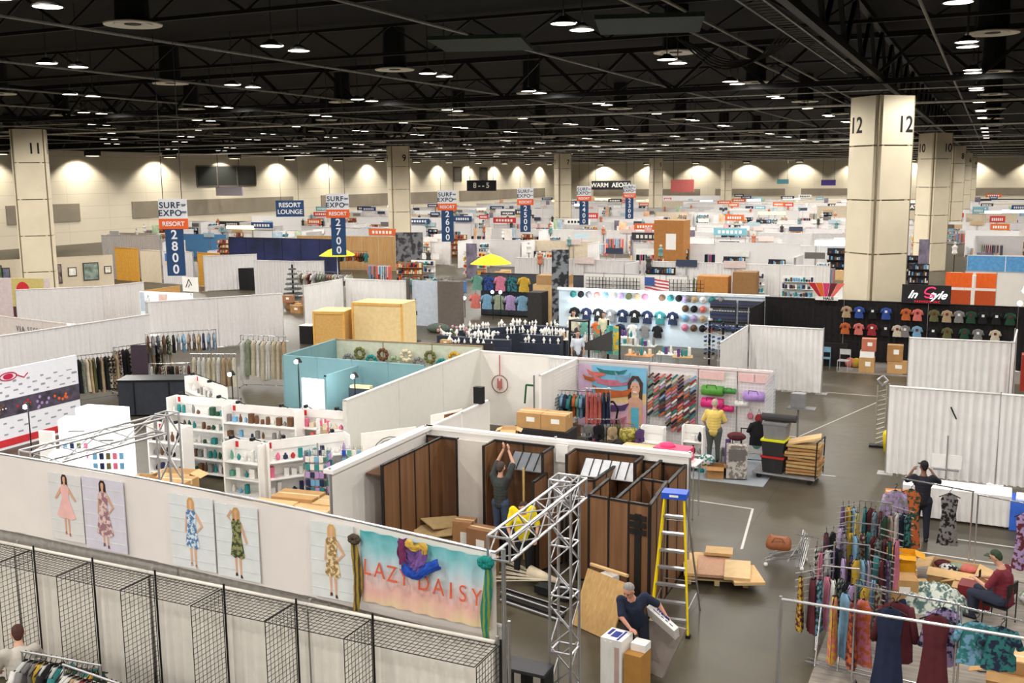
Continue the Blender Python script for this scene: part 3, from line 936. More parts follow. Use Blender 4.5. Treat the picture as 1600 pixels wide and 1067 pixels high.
# printed photographs
pan = [(-13.2, -12.5, 2.42, 3.5, mat((212, 210, 208), .7, var=.03), (mat((206, 160, 130)), mat((60, 40, 32)), mat((226, 178, 172), .8, var=.08), mat((190, 120, 100))), 1, 2.5, 1.0),
       (-12.47, -11.62, 2.38, 3.52, mat((204, 200, 212), .7, var=.04), (mat((206, 160, 130)), mat((48, 32, 26)), mat((150, 110, 120), .8, kind='print', c2=(214, 190, 180), scale=18), mat((120, 90, 90))), 2, 2.42, 1.08),
       (-10.72, -9.9, 2.36, 3.47, mat((214, 218, 218), .7, var=.04), (mat((214, 168, 138)), mat((196, 152, 90)), mat((84, 120, 160), .8, kind='print', c2=(206, 220, 230), scale=20), mat((190, 160, 140))), 0, 2.38, 1.07),
       (-9.86, -9.1, 2.34, 3.44, mat((213, 217, 216), .7, var=.04), (mat((206, 160, 130)), mat((190, 146, 88)), mat((58, 66, 44), .8, kind='print', c2=(140, 140, 90), scale=20), mat((60, 50, 44))), 3, 2.36, 1.05),
       (-8.2, -7.5, 2.32, 3.4, mat((214, 218, 216), .7, var=.04), (mat((214, 168, 138)), mat((206, 164, 96)), mat((150, 116, 70), .8, kind='print', c2=(222, 204, 160), scale=20), mat((90, 60, 50))), 0, 2.34, 1.05)]
for i, (x0, x1, z0, z1, bg, mm, ps, fz, H) in enumerate(pan):
    mb = MB(); mb.bx(x0, x1, 10.955, 10.968, z0, z1)
    for k in range(5):
        zz = z0 + (z1 - z0) * (k + .6) / 5.4; mb.bx(x0, x1, 10.953, 10.955, zz, zz + .02, 5)
    flat_lady(mb, (x0 + x1) / 2, fz, H, 10.953, (1, 2, 3, 4), ps)
    mb.build('printed_photo', [bg] + list(mm) + [mat((204, 208, 209), .7)], t)
for x in (-10.35 + .48,):
    pass
# lazy daisy beach fabric
def daisy_mat():
    m = bpy.data.materials.new('beach_print'); m.use_nodes = True
    nt = m.node_tree; N = nt.nodes; L = nt.links; b = N['Principled BSDF']
    tc = N.new('ShaderNodeTexCoord'); sp = N.new('ShaderNodeSeparateXYZ'); L.new(tc.outputs['Object'], sp.inputs[0])
    no = N.new('ShaderNodeTexNoise'); no.inputs['Scale'].default_value = 2.6; no.inputs['Detail'].default_value = 6
    L.new(tc.outputs['Object'], no.inputs['Vector'])
    a = N.new('ShaderNodeMath'); a.operation = 'MULTIPLY_ADD'; a.inputs[1].default_value = .55; L.new(no.outputs['Fac'], a.inputs[0]); L.new(sp.outputs[2], a.inputs[2])
    mr = N.new('ShaderNodeMapRange'); mr.inputs[1].default_value = .42; mr.inputs[2].default_value = 1.52; L.new(a.outputs[0], mr.inputs[0])
    r = N.new('ShaderNodeValToRGB'); L.new(mr.outputs[0], r.inputs[0])
    cs = [(0, (222, 204, 156)), (.14, (224, 190, 162)), (.26, (222, 172, 162)), (.36, (218, 188, 182)), (.5, (206, 206, 208)), (.68, (176, 206, 214)), (.84, (132, 192, 198)), (1, (70, 164, 168))]
    e = r.color_ramp.elements
    e[0].position = 0; e[0].color = (*lin(cs[0][1]), 1); e[1].position = 1; e[1].color = (*lin(cs[-1][1]), 1)
    for p, c in cs[1:-1]:
        q = e.new(p); q.color = (*lin(c), 1)
    L.new(r.outputs[0], b.inputs['Base Color']); b.inputs['Roughness'].default_value = .8
    return m
t = thing('name_banner', 'beach-coloured fabric banner lettered LAZY DAISY in orange', 'banner', (-7.36, 10.93, 2.16))
mb = MB(); xs = [1.93 * i / 48 for i in range(49)]
def dz(x, top): return (1.24 - .055 * x) if top else (.25 - .035 * x)
mb.sheet([[(x, -.02 - .018 * math.sin(x * 24), dz(x, 1) * k + dz(x, 0) * (1 - k)) for x in xs] for k in (1, .75, .5, .25, 0)])
mb.build('banner_fabric', daisy_mat(), t, smooth=True)
LDM = mat((214, 96, 66), .7, var=.15)
for ch, X, Z in (('L', .12, .74), ('A', .31, .72), ('Z', .5, .7), ('Y', .69, .68), ('D', .98, .66), ('A', 1.2, .64), ('I', 1.38, .62), ('S', 1.55, .61), ('Y', 1.75, .59)):
    text(ch, .32, LDM, t, (X, -.06, Z), (PI / 2, .035, 0), bold=-.002 if ch != 'I' else 0, sx=.8)
mb = MB(); mb.sheet([[(x, .04, -.04 - .02 * x) for x in xs[::6]], [(x, .04, -.2 - .02 * x) for x in xs[::6]]])
# scarves
def scarf(x, y, z, h, cs, label, knot=.09, group=None):
    t = thing('scarf', label, 'scarf', (x, y, z))
    m = mat(cs[0], .9, kind='wave', c2=cs[1], scale=5, stretch=(1, 1, 1))
    mb = MB(); rows = []
    rnd = random.Random(int(abs(x) * 100))
    for i in range(13):
        u = i / 12; wv = .035 + .035 * math.sin(u * 3) + .01 * rnd.random()
        cx = .03 * math.sin(u * 5 + x)
        rows.append([(cx + wv * math.cos(a), .03 * math.sin(a), -h * u) for a in [2 * PI * k / 8 for k in range(9)]])
    mb.sheet(rows); mb.build('scarf_tail', m, t, smooth=True)
    mb = MB()
    for k in range(7):
        a = k * .9; mb.ball((.05 * math.cos(a), -.02, .04 * math.sin(a) + .01), knot * .6, 7, sc=(1, .8, .7))
    mb.build('knot', mat(cs[2], .9, kind='wave', c2=cs[0], scale=8), t, smooth=True)
scarf(-7.41, 10.86, 3.27, 1.0, ((70, 62, 44), (156, 130, 50), (78, 62, 54)), 'dark brown and olive scarf knotted at the left end of the beach banner')
scarf(-5.46, 10.86, 3.25, 1.02, ((22, 112, 106), (120, 140, 60), (16, 126, 116)), 'teal scarf knotted at the banner corner by the truss', .12)
t = thing('scarf', 'purple, yellow and blue scarf bow looped over the beach banner top', 'scarf', (-6.48, 10.85, 3.28))
for nm, cs, wv, pts in (('purple_fold', (104, 70, 130), .085, [(-.2, 0, .1), (-.15, 0, -.02), (-.05, -.02, -.14), (.02, -.02, -.2)]), ('yellow_fold', (196, 160, 70), .05, [(-.12, -.03, .09), (0, -.06, .04), (.14, -.03, .07), (.15, -.02, -.04)]),
                    ('blue_fold', (34, 76, 170), .07, [(-.17, 0, -.12), (-.13, -.02, -.3), (.0, -.03, -.36), (.16, -.04, -.24), (.36, -.02, -.14)]), ('maroon_fold', (112, 48, 84), .07, [(-.17, -.02, .12), (-.18, -.03, -.05), (-.16, -.03, -.22)]),
                    ('violet_fold', (120, 84, 150), .08, [(.1, -.02, .02), (.1, -.03, -.12), (.0, -.03, -.26)])):
    mb = MB(); ribbon(mb, pts, wv)
    mb.build(nm, mat(cs, .85, var=.25, scale=12), t, smooth=True)
# lower drape behind the grids, the banner's shadow painted in as grey, and the white drape wall of the grid booth
drape_wall(-16.4, 11.2, -5.35, 11.2, 2.3, 'drape painted shadow grey, hanging under the long photo banner', m=mat((176, 172, 166), .95, var=.06))
drape_wall(-16.4, 10.55, -5.2, 10.55, 2.4, 'white back drape seen through the black wire grids', m=mat((226, 220, 210), .95, var=.04))
MB().bar((-5.3, 11.02, 0), (-5.3, 11.02, 3.4), .03, 10).build('x', ALU)
o = COL.objects[-1]; o.name = 'banner_post'; tag(o, 'silver post at the right end of the photo banner', 'post')
# wire grid alcoves
jx = [-16.66, -15.44, -14.22, -13.0, -11.77, -10.55, -9.3, -8.08, -6.88]
nth = ['leftmost', 'second', 'third', 'fourth', 'fifth', 'sixth', 'seventh', 'eighth', 'ninth', 'rightmost']
for i, x in enumerate(jx):
    w_ = 1.2 if i < len(jx) - 1 else 1.8
    o = grid_panel(x, 9.76, 2.44, w_, .61, (-PI / 2 + PI, 0, 0), 'black wire grid roof, %s in the row along the banner' % nth[i])
    o.rotation_euler = (PI / 2, 0, 0); o.scale = (1, 1, 1)
    # rotate so that the panel height runs along +Y
    o.matrix_world = Matrix.Translation((x, 9.76, 2.445)) @ Matrix.Rotation(-PI / 2, 4, 'X')
    o.rotation_euler = (-PI / 2, 0, 0)
for i, x in enumerate(jx + [-5.06]):
    grid_panel(x, 9.77, .0, .61, 2.44, (0, 0, PI / 2), 'upright black wire grid partition, %s in the row under the banner' % nth[i])
for i, x in enumerate(jx[2:] + [-5.06]):
    o = MB().bar((x, 10.42, 0), (x, 10.42, 2.5), .015, 6).build('grid_post', BLACKM)
    tag(o, 'thin black upright holding up the wire grid roof by the white drape', 'post', 'wire grid posts')
# person and racks in front of the grids
person(-12.1, 9.33, -2.21, 'person in a light grey t-shirt bending over a clothes rack at the lower left corner', 
       dict(chest=(0, -.06, 1.3), neck=(0, -.13, 1.47), head=(0, -.2, 1.58), eL=(-.3, -.15, 1.18), wL=(-.3, -.38, 1.05), eR=(.3, -.15, 1.18), wR=(.28, -.38, 1.05)), mat((178, 172, 162), .9), mat((200, 192, 176), .9), hair=(70, 40, 34), build=1.25, fine=.012)
WHR = 'on the rack with black hangers in the lower left corner'
def black_rack(x, y, L, rz, label, where, pal, n, seed):
    rail_rack(x, y, L, 1.5, rz, label, m=ALU, base=True)
    rnd = random.Random(seed)
    for i in range(n):
        u = -L / 2 + L * (i + .5) / n
        garment(x + u * math.cos(rz), y + u * math.sin(rz), 1.5, rz + PI / 2 + rnd.uniform(-.12, .12), rnd.choice(pal), where, rnd.choice(('shirt', 'dress')), sc=1.0)
black_rack(-11.3, 9.33, 1.35, .1, 'clothes rack with black hangers beside the person in grey', 'beside the person in grey at lower left', ['white', 'teal', 'black', 'yellow', 'olive', 'sea green', 'dark green', 'grey', 'white'], 15, 3)
black_rack(-10.35, 9.15, 1.5, -.08, 'second clothes rack with black hangers under the wire grids', 'on the second rack under the wire grids', ['cream', 'white', 'black', 'cream', 'teal', 'red', 'white', 'navy', 'tan'], 17, 4)
black_rack(-8.95, 9.0, 1.4, -.05, 'third clothes rack cut off by the bottom edge of the view', 'on the third rack at the bottom edge', ['black', 'white', 'cream', 'dark green', 'grey', 'black'], 15, 5)
garment(-12.85, 9.2, 1.68, .5, 'sage', 'at the far lower left next to the person in grey', 'shirt')

# trusses
box_truss((-5.33, 10.95, 3.42), (-5.38, 13.75, 3.42), 'silver box truss reaching from the banner corner to the upright truss', .3, n=9)
box_truss((-5.5, 13.55, .02), (-5.5, 13.55, 3.6), 'upright silver box truss standing beside the wooden booth', .34, n=11, rings=(.25, .5, .72))
box_truss((-14.35, 11.5, 3.42), (-14.1, 14.3, 3.42), 'silver box truss at left above the glowing white display boxes', .3, n=5)
box_truss((-14.1, 14.5, .02), (-14.1, 14.5, 3.6), 'upright silver truss between the white displays and the shadow-grey drape', .3, n=8)
t = thing('side_table', 'small black table at the bottom edge beside the upright truss', 'table', (-5.95, 13.15, 0), 0)
MB().bx(-.36, .36, -.2, .2, .68, .73).build('tabletop', mat((50, 50, 54), .5), t)
for sx in (-1, 1):
    MB().bx(sx * .33 - .03, sx * .33 + .03, -.18, .18, 0, .68).build('leg', BLACK, t)
MB().bx(-.03, .03, -.16, .16, 0, .68).build('leg', BLACK, t)
MB().bx(-.3, .3, .14, .16, .1, .3).build('back_rail', BLACK, t)
# silver tee bracket of grid foot
# folded parasol and frames on the floor
t = thing('folded_parasol', 'folded beige beach parasol with spread ribs lying on the floor by the truss', 'umbrella', (-7.9, 17.65, .12), -.12)
mb = MB(); mb.bar((.0, 0, .12), (.75, -.1, .1), .14, 12, r2=.04); mb.build('canopy', mat((214, 200, 174), .9), t, smooth=True)
for i in range(9):
    mb = MB(); mb.bar((.6, -.08, .1), (-.75 + .03 * i, .45 - .13 * i, .04 + .02 * (i % 2)), .014, 5); mb.build('rib', mat((200, 190, 168), .5), t)
mb = MB(); mb.bar((.7, -.08, .1), (.95, -.12, .09), .025, 8); mb.build('pole_tip', ALU, t)
for i in range(7):
    o = MB().bar((-8.3 + .04 * i, 17.15 - .09 * i, .04 + .03 * (i % 2)), (-6.75 + .02 * i, 16.75 - .09 * i, .04 + .03 * (i % 2)), .022, 6).build('frame_tube', BLACKM if i % 3 else ALU)
    tag(o, '%s frame tube lying in the pile below the folded parasol' % ('black' if i % 3 else 'silver'), 'tube', 'pile of frame tubes')
o = MB().box((-7.2, 17.3, .12), (.75, .4, .14), rz=-.2).build('folded_stand', BLACK)
tag(o, 'folded black stand lying right of the beige parasol', 'stand')

# ================================================================== wooden closet booth
WOOD = mat((112, 78, 52), .55, kind='wood', c2=(138, 100, 68), scale=1.2, stretch=(7, 7, .35))
WOODD = mat((84, 58, 40), .55, kind='wood', c2=(110, 78, 52), scale=1.2, stretch=(7, 7, .35))
FRM = mat((34, 30, 28), .5, var=.1)
t = thing('booth_wall', 'white hard wall with a rail that encloses the wooden closet booth', 'partition', (0, 0, 0))
MB().bx(-11.34, -11.28, 15.8, 19.62, 0, 2.44).build('side_wall', WHITE, t)
MB().bx(-11.34, -5.25, 19.62, 19.68, 0, 2.4).build('back_wall', WHITE, t)
mb = MB(); mb.bx(-11.42, -11.2, 15.75, 19.72, 2.38, 2.46); mb.build('side_rail', PAINTW, t)
mb = MB(); mb.bx(-11.42, -5.2, 19.6, 19.74, 2.38, 2.46); mb.build('back_rail', PAINTW, t)
for x, y in ((-11.3, 15.8), (-11.3, 19.5), (-5.24, 19.66), (-8.2, 19.7)):
    MB().bar((x, y, 0), (x, y, 2.5), .03, 8).build('post', ALU, t)
def wood_panel(name, x0, y0, x1, y1, z0, z1, label, cols=2, m=WOOD, parent=None, fr=True):
    L = math.hypot(x1 - x0, y1 - y0); rz = math.atan2(y1 - y0, x1 - x0)
    t = thing(name, label, 'wood panel', (x0, y0, z0), rz) if parent is None else parent
    if parent is None:
        ox, oy, orz, oz = 0, 0, 0, 0
    for i in range(cols):
        MB().bx(L * i / cols + .01, L * (i + 1) / cols - .01, -.02, .02, .02, z1 - z0 - .03).build('wood_board', m, t)
    f = MB()
    for i in range(cols + 1): f.bx(L * i / cols - .02, L * i / cols + .02, -.03, .03, 0, z1 - z0)
    f.bx(0, L, -.03, .03, z1 - z0 - .04, z1 - z0); f.bx(0, L, -.03, .03, 0, .04)
    f.build('frame', FRM, t)
    return t
wood_panel('closet_bank', -10.85, 16.95, -10.85, 19.45, 0, 2.3, 'bank of wooden closet panels along the left side of the booth', 4)
t = COL.objects.get('closet_bank')
for i, yy in enumerate((0, .62, 1.25, 1.87)):
    if i % 2 == 0:
        MB().bx(yy, yy + .6, .02, .4, 2.05, 2.08).build('top_panel', WOODD, t)
wood_panel('closet_return', -11.2, 19.42, -10.45, 19.42, 0, 2.3, 'dark wooden closet return in the booth corner next to the white panel', 1, WOODD)
o = MB().bx(-10.4, -9.62, 19.35, 19.41, 0, 2.3).build('white_panel', mat((206, 198, 190), .5, var=.03)); tag(o, 'tall plain white panel between the two wooden closets', 'panel')
o = MB().bx(-10.43, -10.4, 19.3, 19.42, 0, 2.32).build('edge_strip', FRM); tag(o, 'thin dark edge strip left of the white panel', 'strip')
def closet(x0, x1, y0, y1, label, tray, tz=2.05):
    t = thing('wooden_closet', label, 'closet', (0, 0, 0))
    MB().bx(x0, x1, y1 - .03, y1, 0, 2.3).build('back_board', WOODD, t)
    MB().bx(x0, x0 + .04, y0, y1, 0, 2.3).build('side_board', WOOD, t); MB().bx(x1 - .04, x1, y0, y1, 0, 2.3).build('side_board', WOOD, t)
    f = MB()
    for x in (x0, x1): f.bx(x - .025, x + .025, y0 - .03, y0 + .02, 0, 2.33); f.bx(x - .025, x + .025, y0, y1, 2.28, 2.33)
    f.bx(x0, x1, y1 - .05, y1, 2.28, 2.33); f.bx((x0 + x1) / 2 - .015, (x0 + x1) / 2 + .015, y1 - .05, y1 - .02, 0, 2.3)
    f.build('frame', FRM, t)
    n = tray
    tr = MB(); tr.slab([(x0 + .5 if n == 4 else x0 + .25, y0 + .1, tz - .28), (x1 - .06, y0 + .1, tz - .28), (x1 - .06, y1 - .1, tz), (x0 + .5 if n == 4 else x0 + .25, y1 - .1, tz)], (0, 0, .02))
    s = tr.build('slanted_tray', mat((206, 208, 212) if n > 4 else (120, 124, 130), .4, emit=.0), t)
    dv = MB(); xa = x0 + .5 if n == 4 else x0 + .25
    for i in range(n + 1):
        X = xa + (x1 - .06 - xa) * i / n
        dv.slab([(X, y0 + .1, tz - .26), (X, y1 - .1, tz + .02), (X, y1 - .1, tz + .05), (X, y0 + .1, tz - .23)], (.015, 0, 0))
    dv.build('tray_divider', FRM, s)
    return t
closet(-9.58, -8.2, 19.0, 19.58, 'open wooden closet with a grey slotted tray where a person reaches up', 4, 2.12)
closet(-7.68, -6.2, 19.05, 19.58, 'open wooden closet with white slanted trays near the centre of the booth', 6, 2.15)
o = MB().bar((-8.55, 18.8, 0), (-8.55, 18.8, 2.0), .025, 8).build('wooden_pole', mat((196, 164, 104), .6)); tag(o, 'tall thin pale wooden pole standing in front of the open closet', 'pole')
o = MB().bx(-8.12, -7.85, 19.52, 19.56, 2.0, 2.38).build('paper_sign', PAPER); tag(o, 'white paper notice on the rail between the two wooden closets', 'sign')
o = MB().bx(-6.08, -5.98, 19.5, 19.55, 1.75, 2.25).build('paper_sign', PAPER); tag(o, 'narrow white paper sign right of the closet with white trays', 'sign')
o = MB().bx(-7.35, -6.6, 18.75, 19.02, .1, 1.35).build('black_cabinet', BLACK); tag(o, 'black cabinet under the white slanted trays', 'cabinet')
wood_panel('closet_side', -8.12, 18.3, -8.12, 19.0, 0, 1.9, 'narrow wooden closet side panel beside the open closet', 1)
wood_panel('closet_front', -8.0, 18.25, -7.75, 18.9, 0, 1.3, 'low wooden panel leaning behind the yellow-shirted person', 1)
wood_panel('partition_low', -7.12, 18.2, -6.8, 18.3, 0, 2.1, 'narrow front end of the wooden partition behind the truss', 1)
wood_panel('partition_side', -6.8, 18.3, -6.75, 19.5, 0, 2.1, 'wooden partition running back behind the truss column', 2)
bx_ = wood_panel('display_closet', -6.32, 16.78, -5.14, 16.66, 0, 2.3, 'tall dark-framed wooden closet front facing the aisle beside the ladder', 3)
sg = MB()
for i in range(3): sg.bx(.82, 1.14, -.06, -.04, 1.98 - .13 * i, 2.08 - .13 * i)
sg.bx(.92, 1.04, -.06, -.03, 0, 2.1)
sg.build('bracket_plates', FRM, bx_)
wood_panel('display_closet_side', -5.14, 16.66, -5.28, 18.15, 0, 2.3, 'right side of the wooden display closet, facing the ladder', 3)
wood_panel('display_closet_left', -6.32, 16.78, -6.35, 17.9, 0, 2.3, 'left side of the wooden display closet behind the leaning crate', 2)
wood_panel('partition_rear', -5.8, 16.8, -5.8, 19.5, 0, 2.3, 'wooden divider running from the display closet back to the booth wall', 4)
wood_panel('partition_cross', -5.82, 18.2, -5.28, 18.15, 0, 2.28, 'short wooden crosswise partition behind the ladder', 2)
wood_panel('end_panel', -5.27, 18.2, -5.3, 19.55, 0, 2.25, 'brown wooden end panel next to the blue-capped ladder', 2)
wood_panel('partition_back', -6.15, 19.5, -5.32, 19.5, 0, 2.25, 'wooden back board in the right corner of the booth', 2, WOODD)

# people in the booth
DSH = mat((58, 62, 60), .9); JEANS = mat((66, 78, 100), .9, var=.15); YEL = mat((228, 206, 30), .9, var=.12)
person(-9.05, 18.72, 3.05, 'person in a dark grey shirt and jeans reaching up into the open closet',
       dict(eR=(.2, -.22, 1.75), wR=(.1, -.3, 2.0), eL=(-.2, -.2, 1.75), wL=(-.02, -.32, 1.98), dL=(.1, -.1, 1), dR=(-.1, -.1, 1), sL=(-.18, 0, 1.5), sR=(.18, 0, 1.5)), DSH, JEANS, z=.28)
o = MB().bx(-.3, .3, -.2, .2, 0, .275).build('step_stool', BLACK, None, (-9.05, 18.72, 0)); tag(o, 'low black step under the person reaching into the closet', 'step')
person(-8.15, 17.85, .5, 'person in a bright yellow patterned shirt stooping behind the silver truss',
       dict(chest=(0, -.08, 1.28), neck=(0, -.16, 1.44), head=(0, -.24, 1.54), eL=(-.3, -.1, 1.12), wL=(-.24, -.3, .95), eR=(.3, -.1, 1.12), wR=(.24, -.3, .95)), YEL, mat((34, 36, 40), .9), hair=(60, 44, 36), build=1.15)

# cartons and flattened card in the booth
for i, (x, y, z, rz, s) in enumerate(((-10.45, 18.5, .28, .5, 1), (-10.35, 18.35, .38, .8, .95), (-10.5, 18.2, .46, .45, .9), (-10.35, 18.6, .55, 1.0, .8))):
    o = MB().box((0, 0, 0), (1.1 * s, .75 * s, .025), 0, ry=.12 * (i % 2 and 1 or -1), rx=.1).build('flattened_cardboard', mat((176, 150, 106), .85, var=.1), None, (x, y, z + .08), rz)
    tag(o, 'flattened cardboard sheet, %s of the heap in front of the closet bank' % ('bottom', 'second', 'third', 'top')[i], 'cardboard sheet')
carton(-9.72, 18.35, 0, .42, .36, .86, .1, 'brown cardboard box with a white label left of the reaching person', mat((170, 124, 84)))
carton(-9.2, 18.15, 0, .58, .36, .82, -.1, 'brown cardboard box with its top open in front of the reaching person', mat((150, 108, 76)), open_=False)
carton(-8.75, 17.35, 0, .45, .45, .5, .2, 'cardboard box glimpsed through the box truss', CARD2)

o = MB().box((0, 0, .12), (1.0, .8, .24)).build('cardboard_box', CARD2, None, (-10.4, 18.4, 0), .6); tag(o, 'low brown carton under the heap of flattened cardboard', 'box')
# ladder
LY_ = mat((238, 208, 20), .4, var=.04)
t = thing('step_ladder', 'tall yellow folding step ladder with a blue cap standing in the aisle', 'ladder', (-4.72, 16.5, 0), .1)
LH = 2.42; yt = .35
for s in (-1, 1):
    MB().bar((s * .34, 0, .0), (s * .17, yt, LH), .024, 4).bar((s * .34 - .01 * s, .03, 0), (s * .17 - .01 * s, yt + .03, LH), .02, 4).build('side_rail', LY_, t)
    MB().bar((s * .36, 1.25, 0), (s * .17, yt + .15, LH), .018, 6).build('rear_rail', ALU, t)
    MB().bx(s * .34 - .04, s * .34 + .04, -.03, .07, 0, .05).build('rubber_foot', BLACK, t)
for i in range(7):
    z = .3 + i * .3; u = z / LH; hw = .34 + (.17 - .34) * u
    MB().bx(-hw, hw, yt * u - .02, yt * u + .07, z - .04, z).build('step', ALU, t)
for i in (1, 3, 5):
    z = .3 + i * .32; u = z / LH; hw = .36 + (.17 - .36) * u; yy = 1.25 + (yt + .15 - 1.25) * u
    MB().bar((-hw, yy, z), (hw, yy, z), .01, 5).build('rear_brace', ALU, t)
MB().bx(-.22, .22, yt - .06, yt + .24, LH - .02, LH + .09).build('cap', mat((36, 84, 196), .45), t)
MB().bx(-.08, .08, yt - .065, yt - .06, LH + .02, LH + .06).build('cap_label', PAPER, t)
MB().bar((.3, .08, .45), (.33, 1.0, .45), .008, 4).bar((-.3, .08, .45), (-.33, 1.0, .45), .008, 4).build('spreader', ALU, t)

# the man with the boxes
NAVY = mat((38, 46, 66), .9, var=.1)
man = person(-4.78, 14.86, -2.75 + PI, 'grey-haired person in a navy t-shirt bending over a white carton in the aisle',
       dict(pelvis=(.0, .12, .93), chest=(-.06, -.06, 1.22), neck=(-.1, -.16, 1.4), head=(-.14, -.24, 1.53), look=(-.5, -.8, -.5),
            sL=(-.26, -.1, 1.34), eL=(-.26, -.28, 1.12), wL=(-.14, -.44, 1.02), sR=(.12, -.02, 1.36), eR=(.36, .04, 1.2), wR=(.46, -.06, 1.06), dL=(.6, -.7, -.1), dR=(.3, -.8, -.2),
            hL=(-.1, .14, .9), hR=(.1, .14, .9), kL=(-.12, .05, .5), kR=(.14, .08, .5), aL=(-.13, .1, .09), aR=(.16, .2, .09)), NAVY, mat((40, 44, 58), .9), hair=(150, 146, 142), skin=(206, 148, 124), fine=.009, sleeve=.5)
t = thing('tall_carton', 'tall white carton with blue markings under the hand of the person in navy', 'box', (-4.82, 14.22, 0), -.12)
MB().bx(-.26, .1, -.2, .2, 0, .96).build('carton', PAINTW, t)
for X in (-.2, -.1): MB().bx(X, X + .035, -.212, -.2, .02, .92).build('tape', PAPER, t)
MB().bx(-.02, .06, -.206, -.2, .1, .85).build('pink_print', mat((196, 168, 160), .7), t)
MB().bx(-.14, -.02, -.1, .1, .961, .966).bx(.0, .03, -.18, .16, .961, .966).bx(-.22, -.17, -.05, .15, .961, .966).build('blue_print', mat((44, 60, 140), .6), t)
t = thing('brown_carton', 'narrow brown carton standing against the tall white carton', 'box', (-4.55, 14.18, 0), -.12)
MB().bx(-.14, .14, -.18, .2, 0, .78).build('carton', mat((176, 128, 64), .8), t)
MB().bx(-.1, .14, -.02, .2, .781, .9).build('white_flap', PAINTW, t)
t = thing('flat_carton', 'flat white carton with blue lettering held out over a grey board', 'box', (-4.38, 14.98, .96), .02)
c = MB(); c.box((0, 0, 0), (.62, .1, .26), rz=-.45, ry=.35, rx=.5); c.build('carton', PAINTW, t)
q = text('STORE', .15, mat((40, 56, 130), .6), t, (.0, -.065, .05), (.5 + PI / 2 - .35, .35, -.45), bold=.006)
q2 = text('CORNER', .07, mat((40, 56, 130), .6), t, (.02, -.055, .13), (.5 + PI / 2 - .35, .35, -.45), bold=.003)
t = thing('grey_board', 'grey board leaning below the flat white carton', 'board', (-4.42, 15.1, 0), 0)
MB().slab([(-.35, 0, 0), (.05, -.15, 0), (.38, .0, .84), (-.32, .1, .84)], (.02, .03, 0)).build('board_face', mat((146, 136, 128), .5), t)
t = thing('crate_cover', 'square tan wooden crate lid leaning on the display closet', 'crate lid', (-6.0, 16.05, 0), -.42)
MB().slab([(-.48, 0, 0), (.5, 0, 0), (.5, .42, .95), (-.48, .42, .95)], (0, -.03, .015)).build('plywood', mat((178, 140, 88), .8, kind='wood', c2=(198, 160, 106), scale=2), t)
mb = MB(); mb.bar((-.48, .47, 1.02), (.4, .5, 1.05), .035, 6); mb.build('batten', CARDL, t)
mb = MB(); mb.bx(-.2, .1, .4, .6, .4, .95); mb.build('plastic_wrap', PAINTW, t)
# pallet of flat cartons right of the ladder
def pallet(x, y, w_, d, rz, label, group=None):
    t = thing('pallet', label, 'pallet', (x, y, 0), rz, group)
    pm = mat((170, 142, 100), .85, kind='wood', c2=(196, 170, 126), scale=2, stretch=(.6, 6, 6))
    for i in range(7):
        yy = -d / 2 + (d - .09) * i / 6
        MB().bx(-w_ / 2, w_ / 2, yy, yy + .09, .12, .14).build('deck_board', pm, t)
    for i in range(3):
        xx = -w_ / 2 + (w_ - .1) * i / 2
        MB().bx(xx, xx + .1, -d / 2, d / 2, .02, .12).build('runner', pm, t)
    return t
pallet(-4.6, 19.5, 1.2, 1.1, .25, 'wooden pallet carrying flat cartons right of the ladder')
cc = [CARDL, mat((186, 140, 112), .7, kind='wood', c2=(200, 158, 130), scale=2), mat((206, 170, 118)), mat((214, 182, 134))]
for i, (x, y, z, w_, d, rz, m) in enumerate(((-5.05, 19.55, .18, .5, 1.2, .3, cc[0]), (-4.65, 19.45, .22, .62, 1.05, .22, cc[1]), (-4.15, 19.35, .26, .5, .95, .2, cc[3]), (-4.7, 20.1, .31, .55, .4, .2, cc[2]), (-4.0, 19.3, .2, .6, .9, .45, cc[0]))):
    o = MB().bx(-w_ / 2, w_ / 2, -d / 2, d / 2, -.03, .03).build('flat_carton', m, None, (x, y, z), rz)
    tag(o, ('long flat tan carton at the left of the pallet', 'flat pinkish-brown board in the middle of the pallet', 'pale flat carton at the right of the pallet', 'small flat carton at the back of the pallet', 'flat carton sticking out at the right corner of the pallet')[i], 'flat carton')
# floor tape outlines
TP = mat((206, 204, 196), .5)
for i, (a, b) in enumerate((((-3.4, 27.6), (-5.4, 27.6)), ((-3.0, 38.6), (-5.2, 38.6)), ((-3.0, 38.6), (-5.0, 31.6)), ((-4.2, 31.5), (-7.2, 31.4)), ((-4.85, 24.0), (-4.5, 21.2)), ((-6.4, 24.1), (-4.85, 24.0)), ((-2.2, 22.6), (2.2, 22.4)), ((-.3, 23.7), (1.8, 23.6)))):
    o = MB().slab([(a[0], a[1], .004), (b[0], b[1], .004), (b[0] + .05, b[1] + .05, .004), (a[0] + .05, a[1] + .05, .004)], (0, 0, .003)).build('floor_tape', TP)
    tag(o, 'strip of white tape marking a booth outline on the bare floor', 'floor tape', 'floor tape outlines')
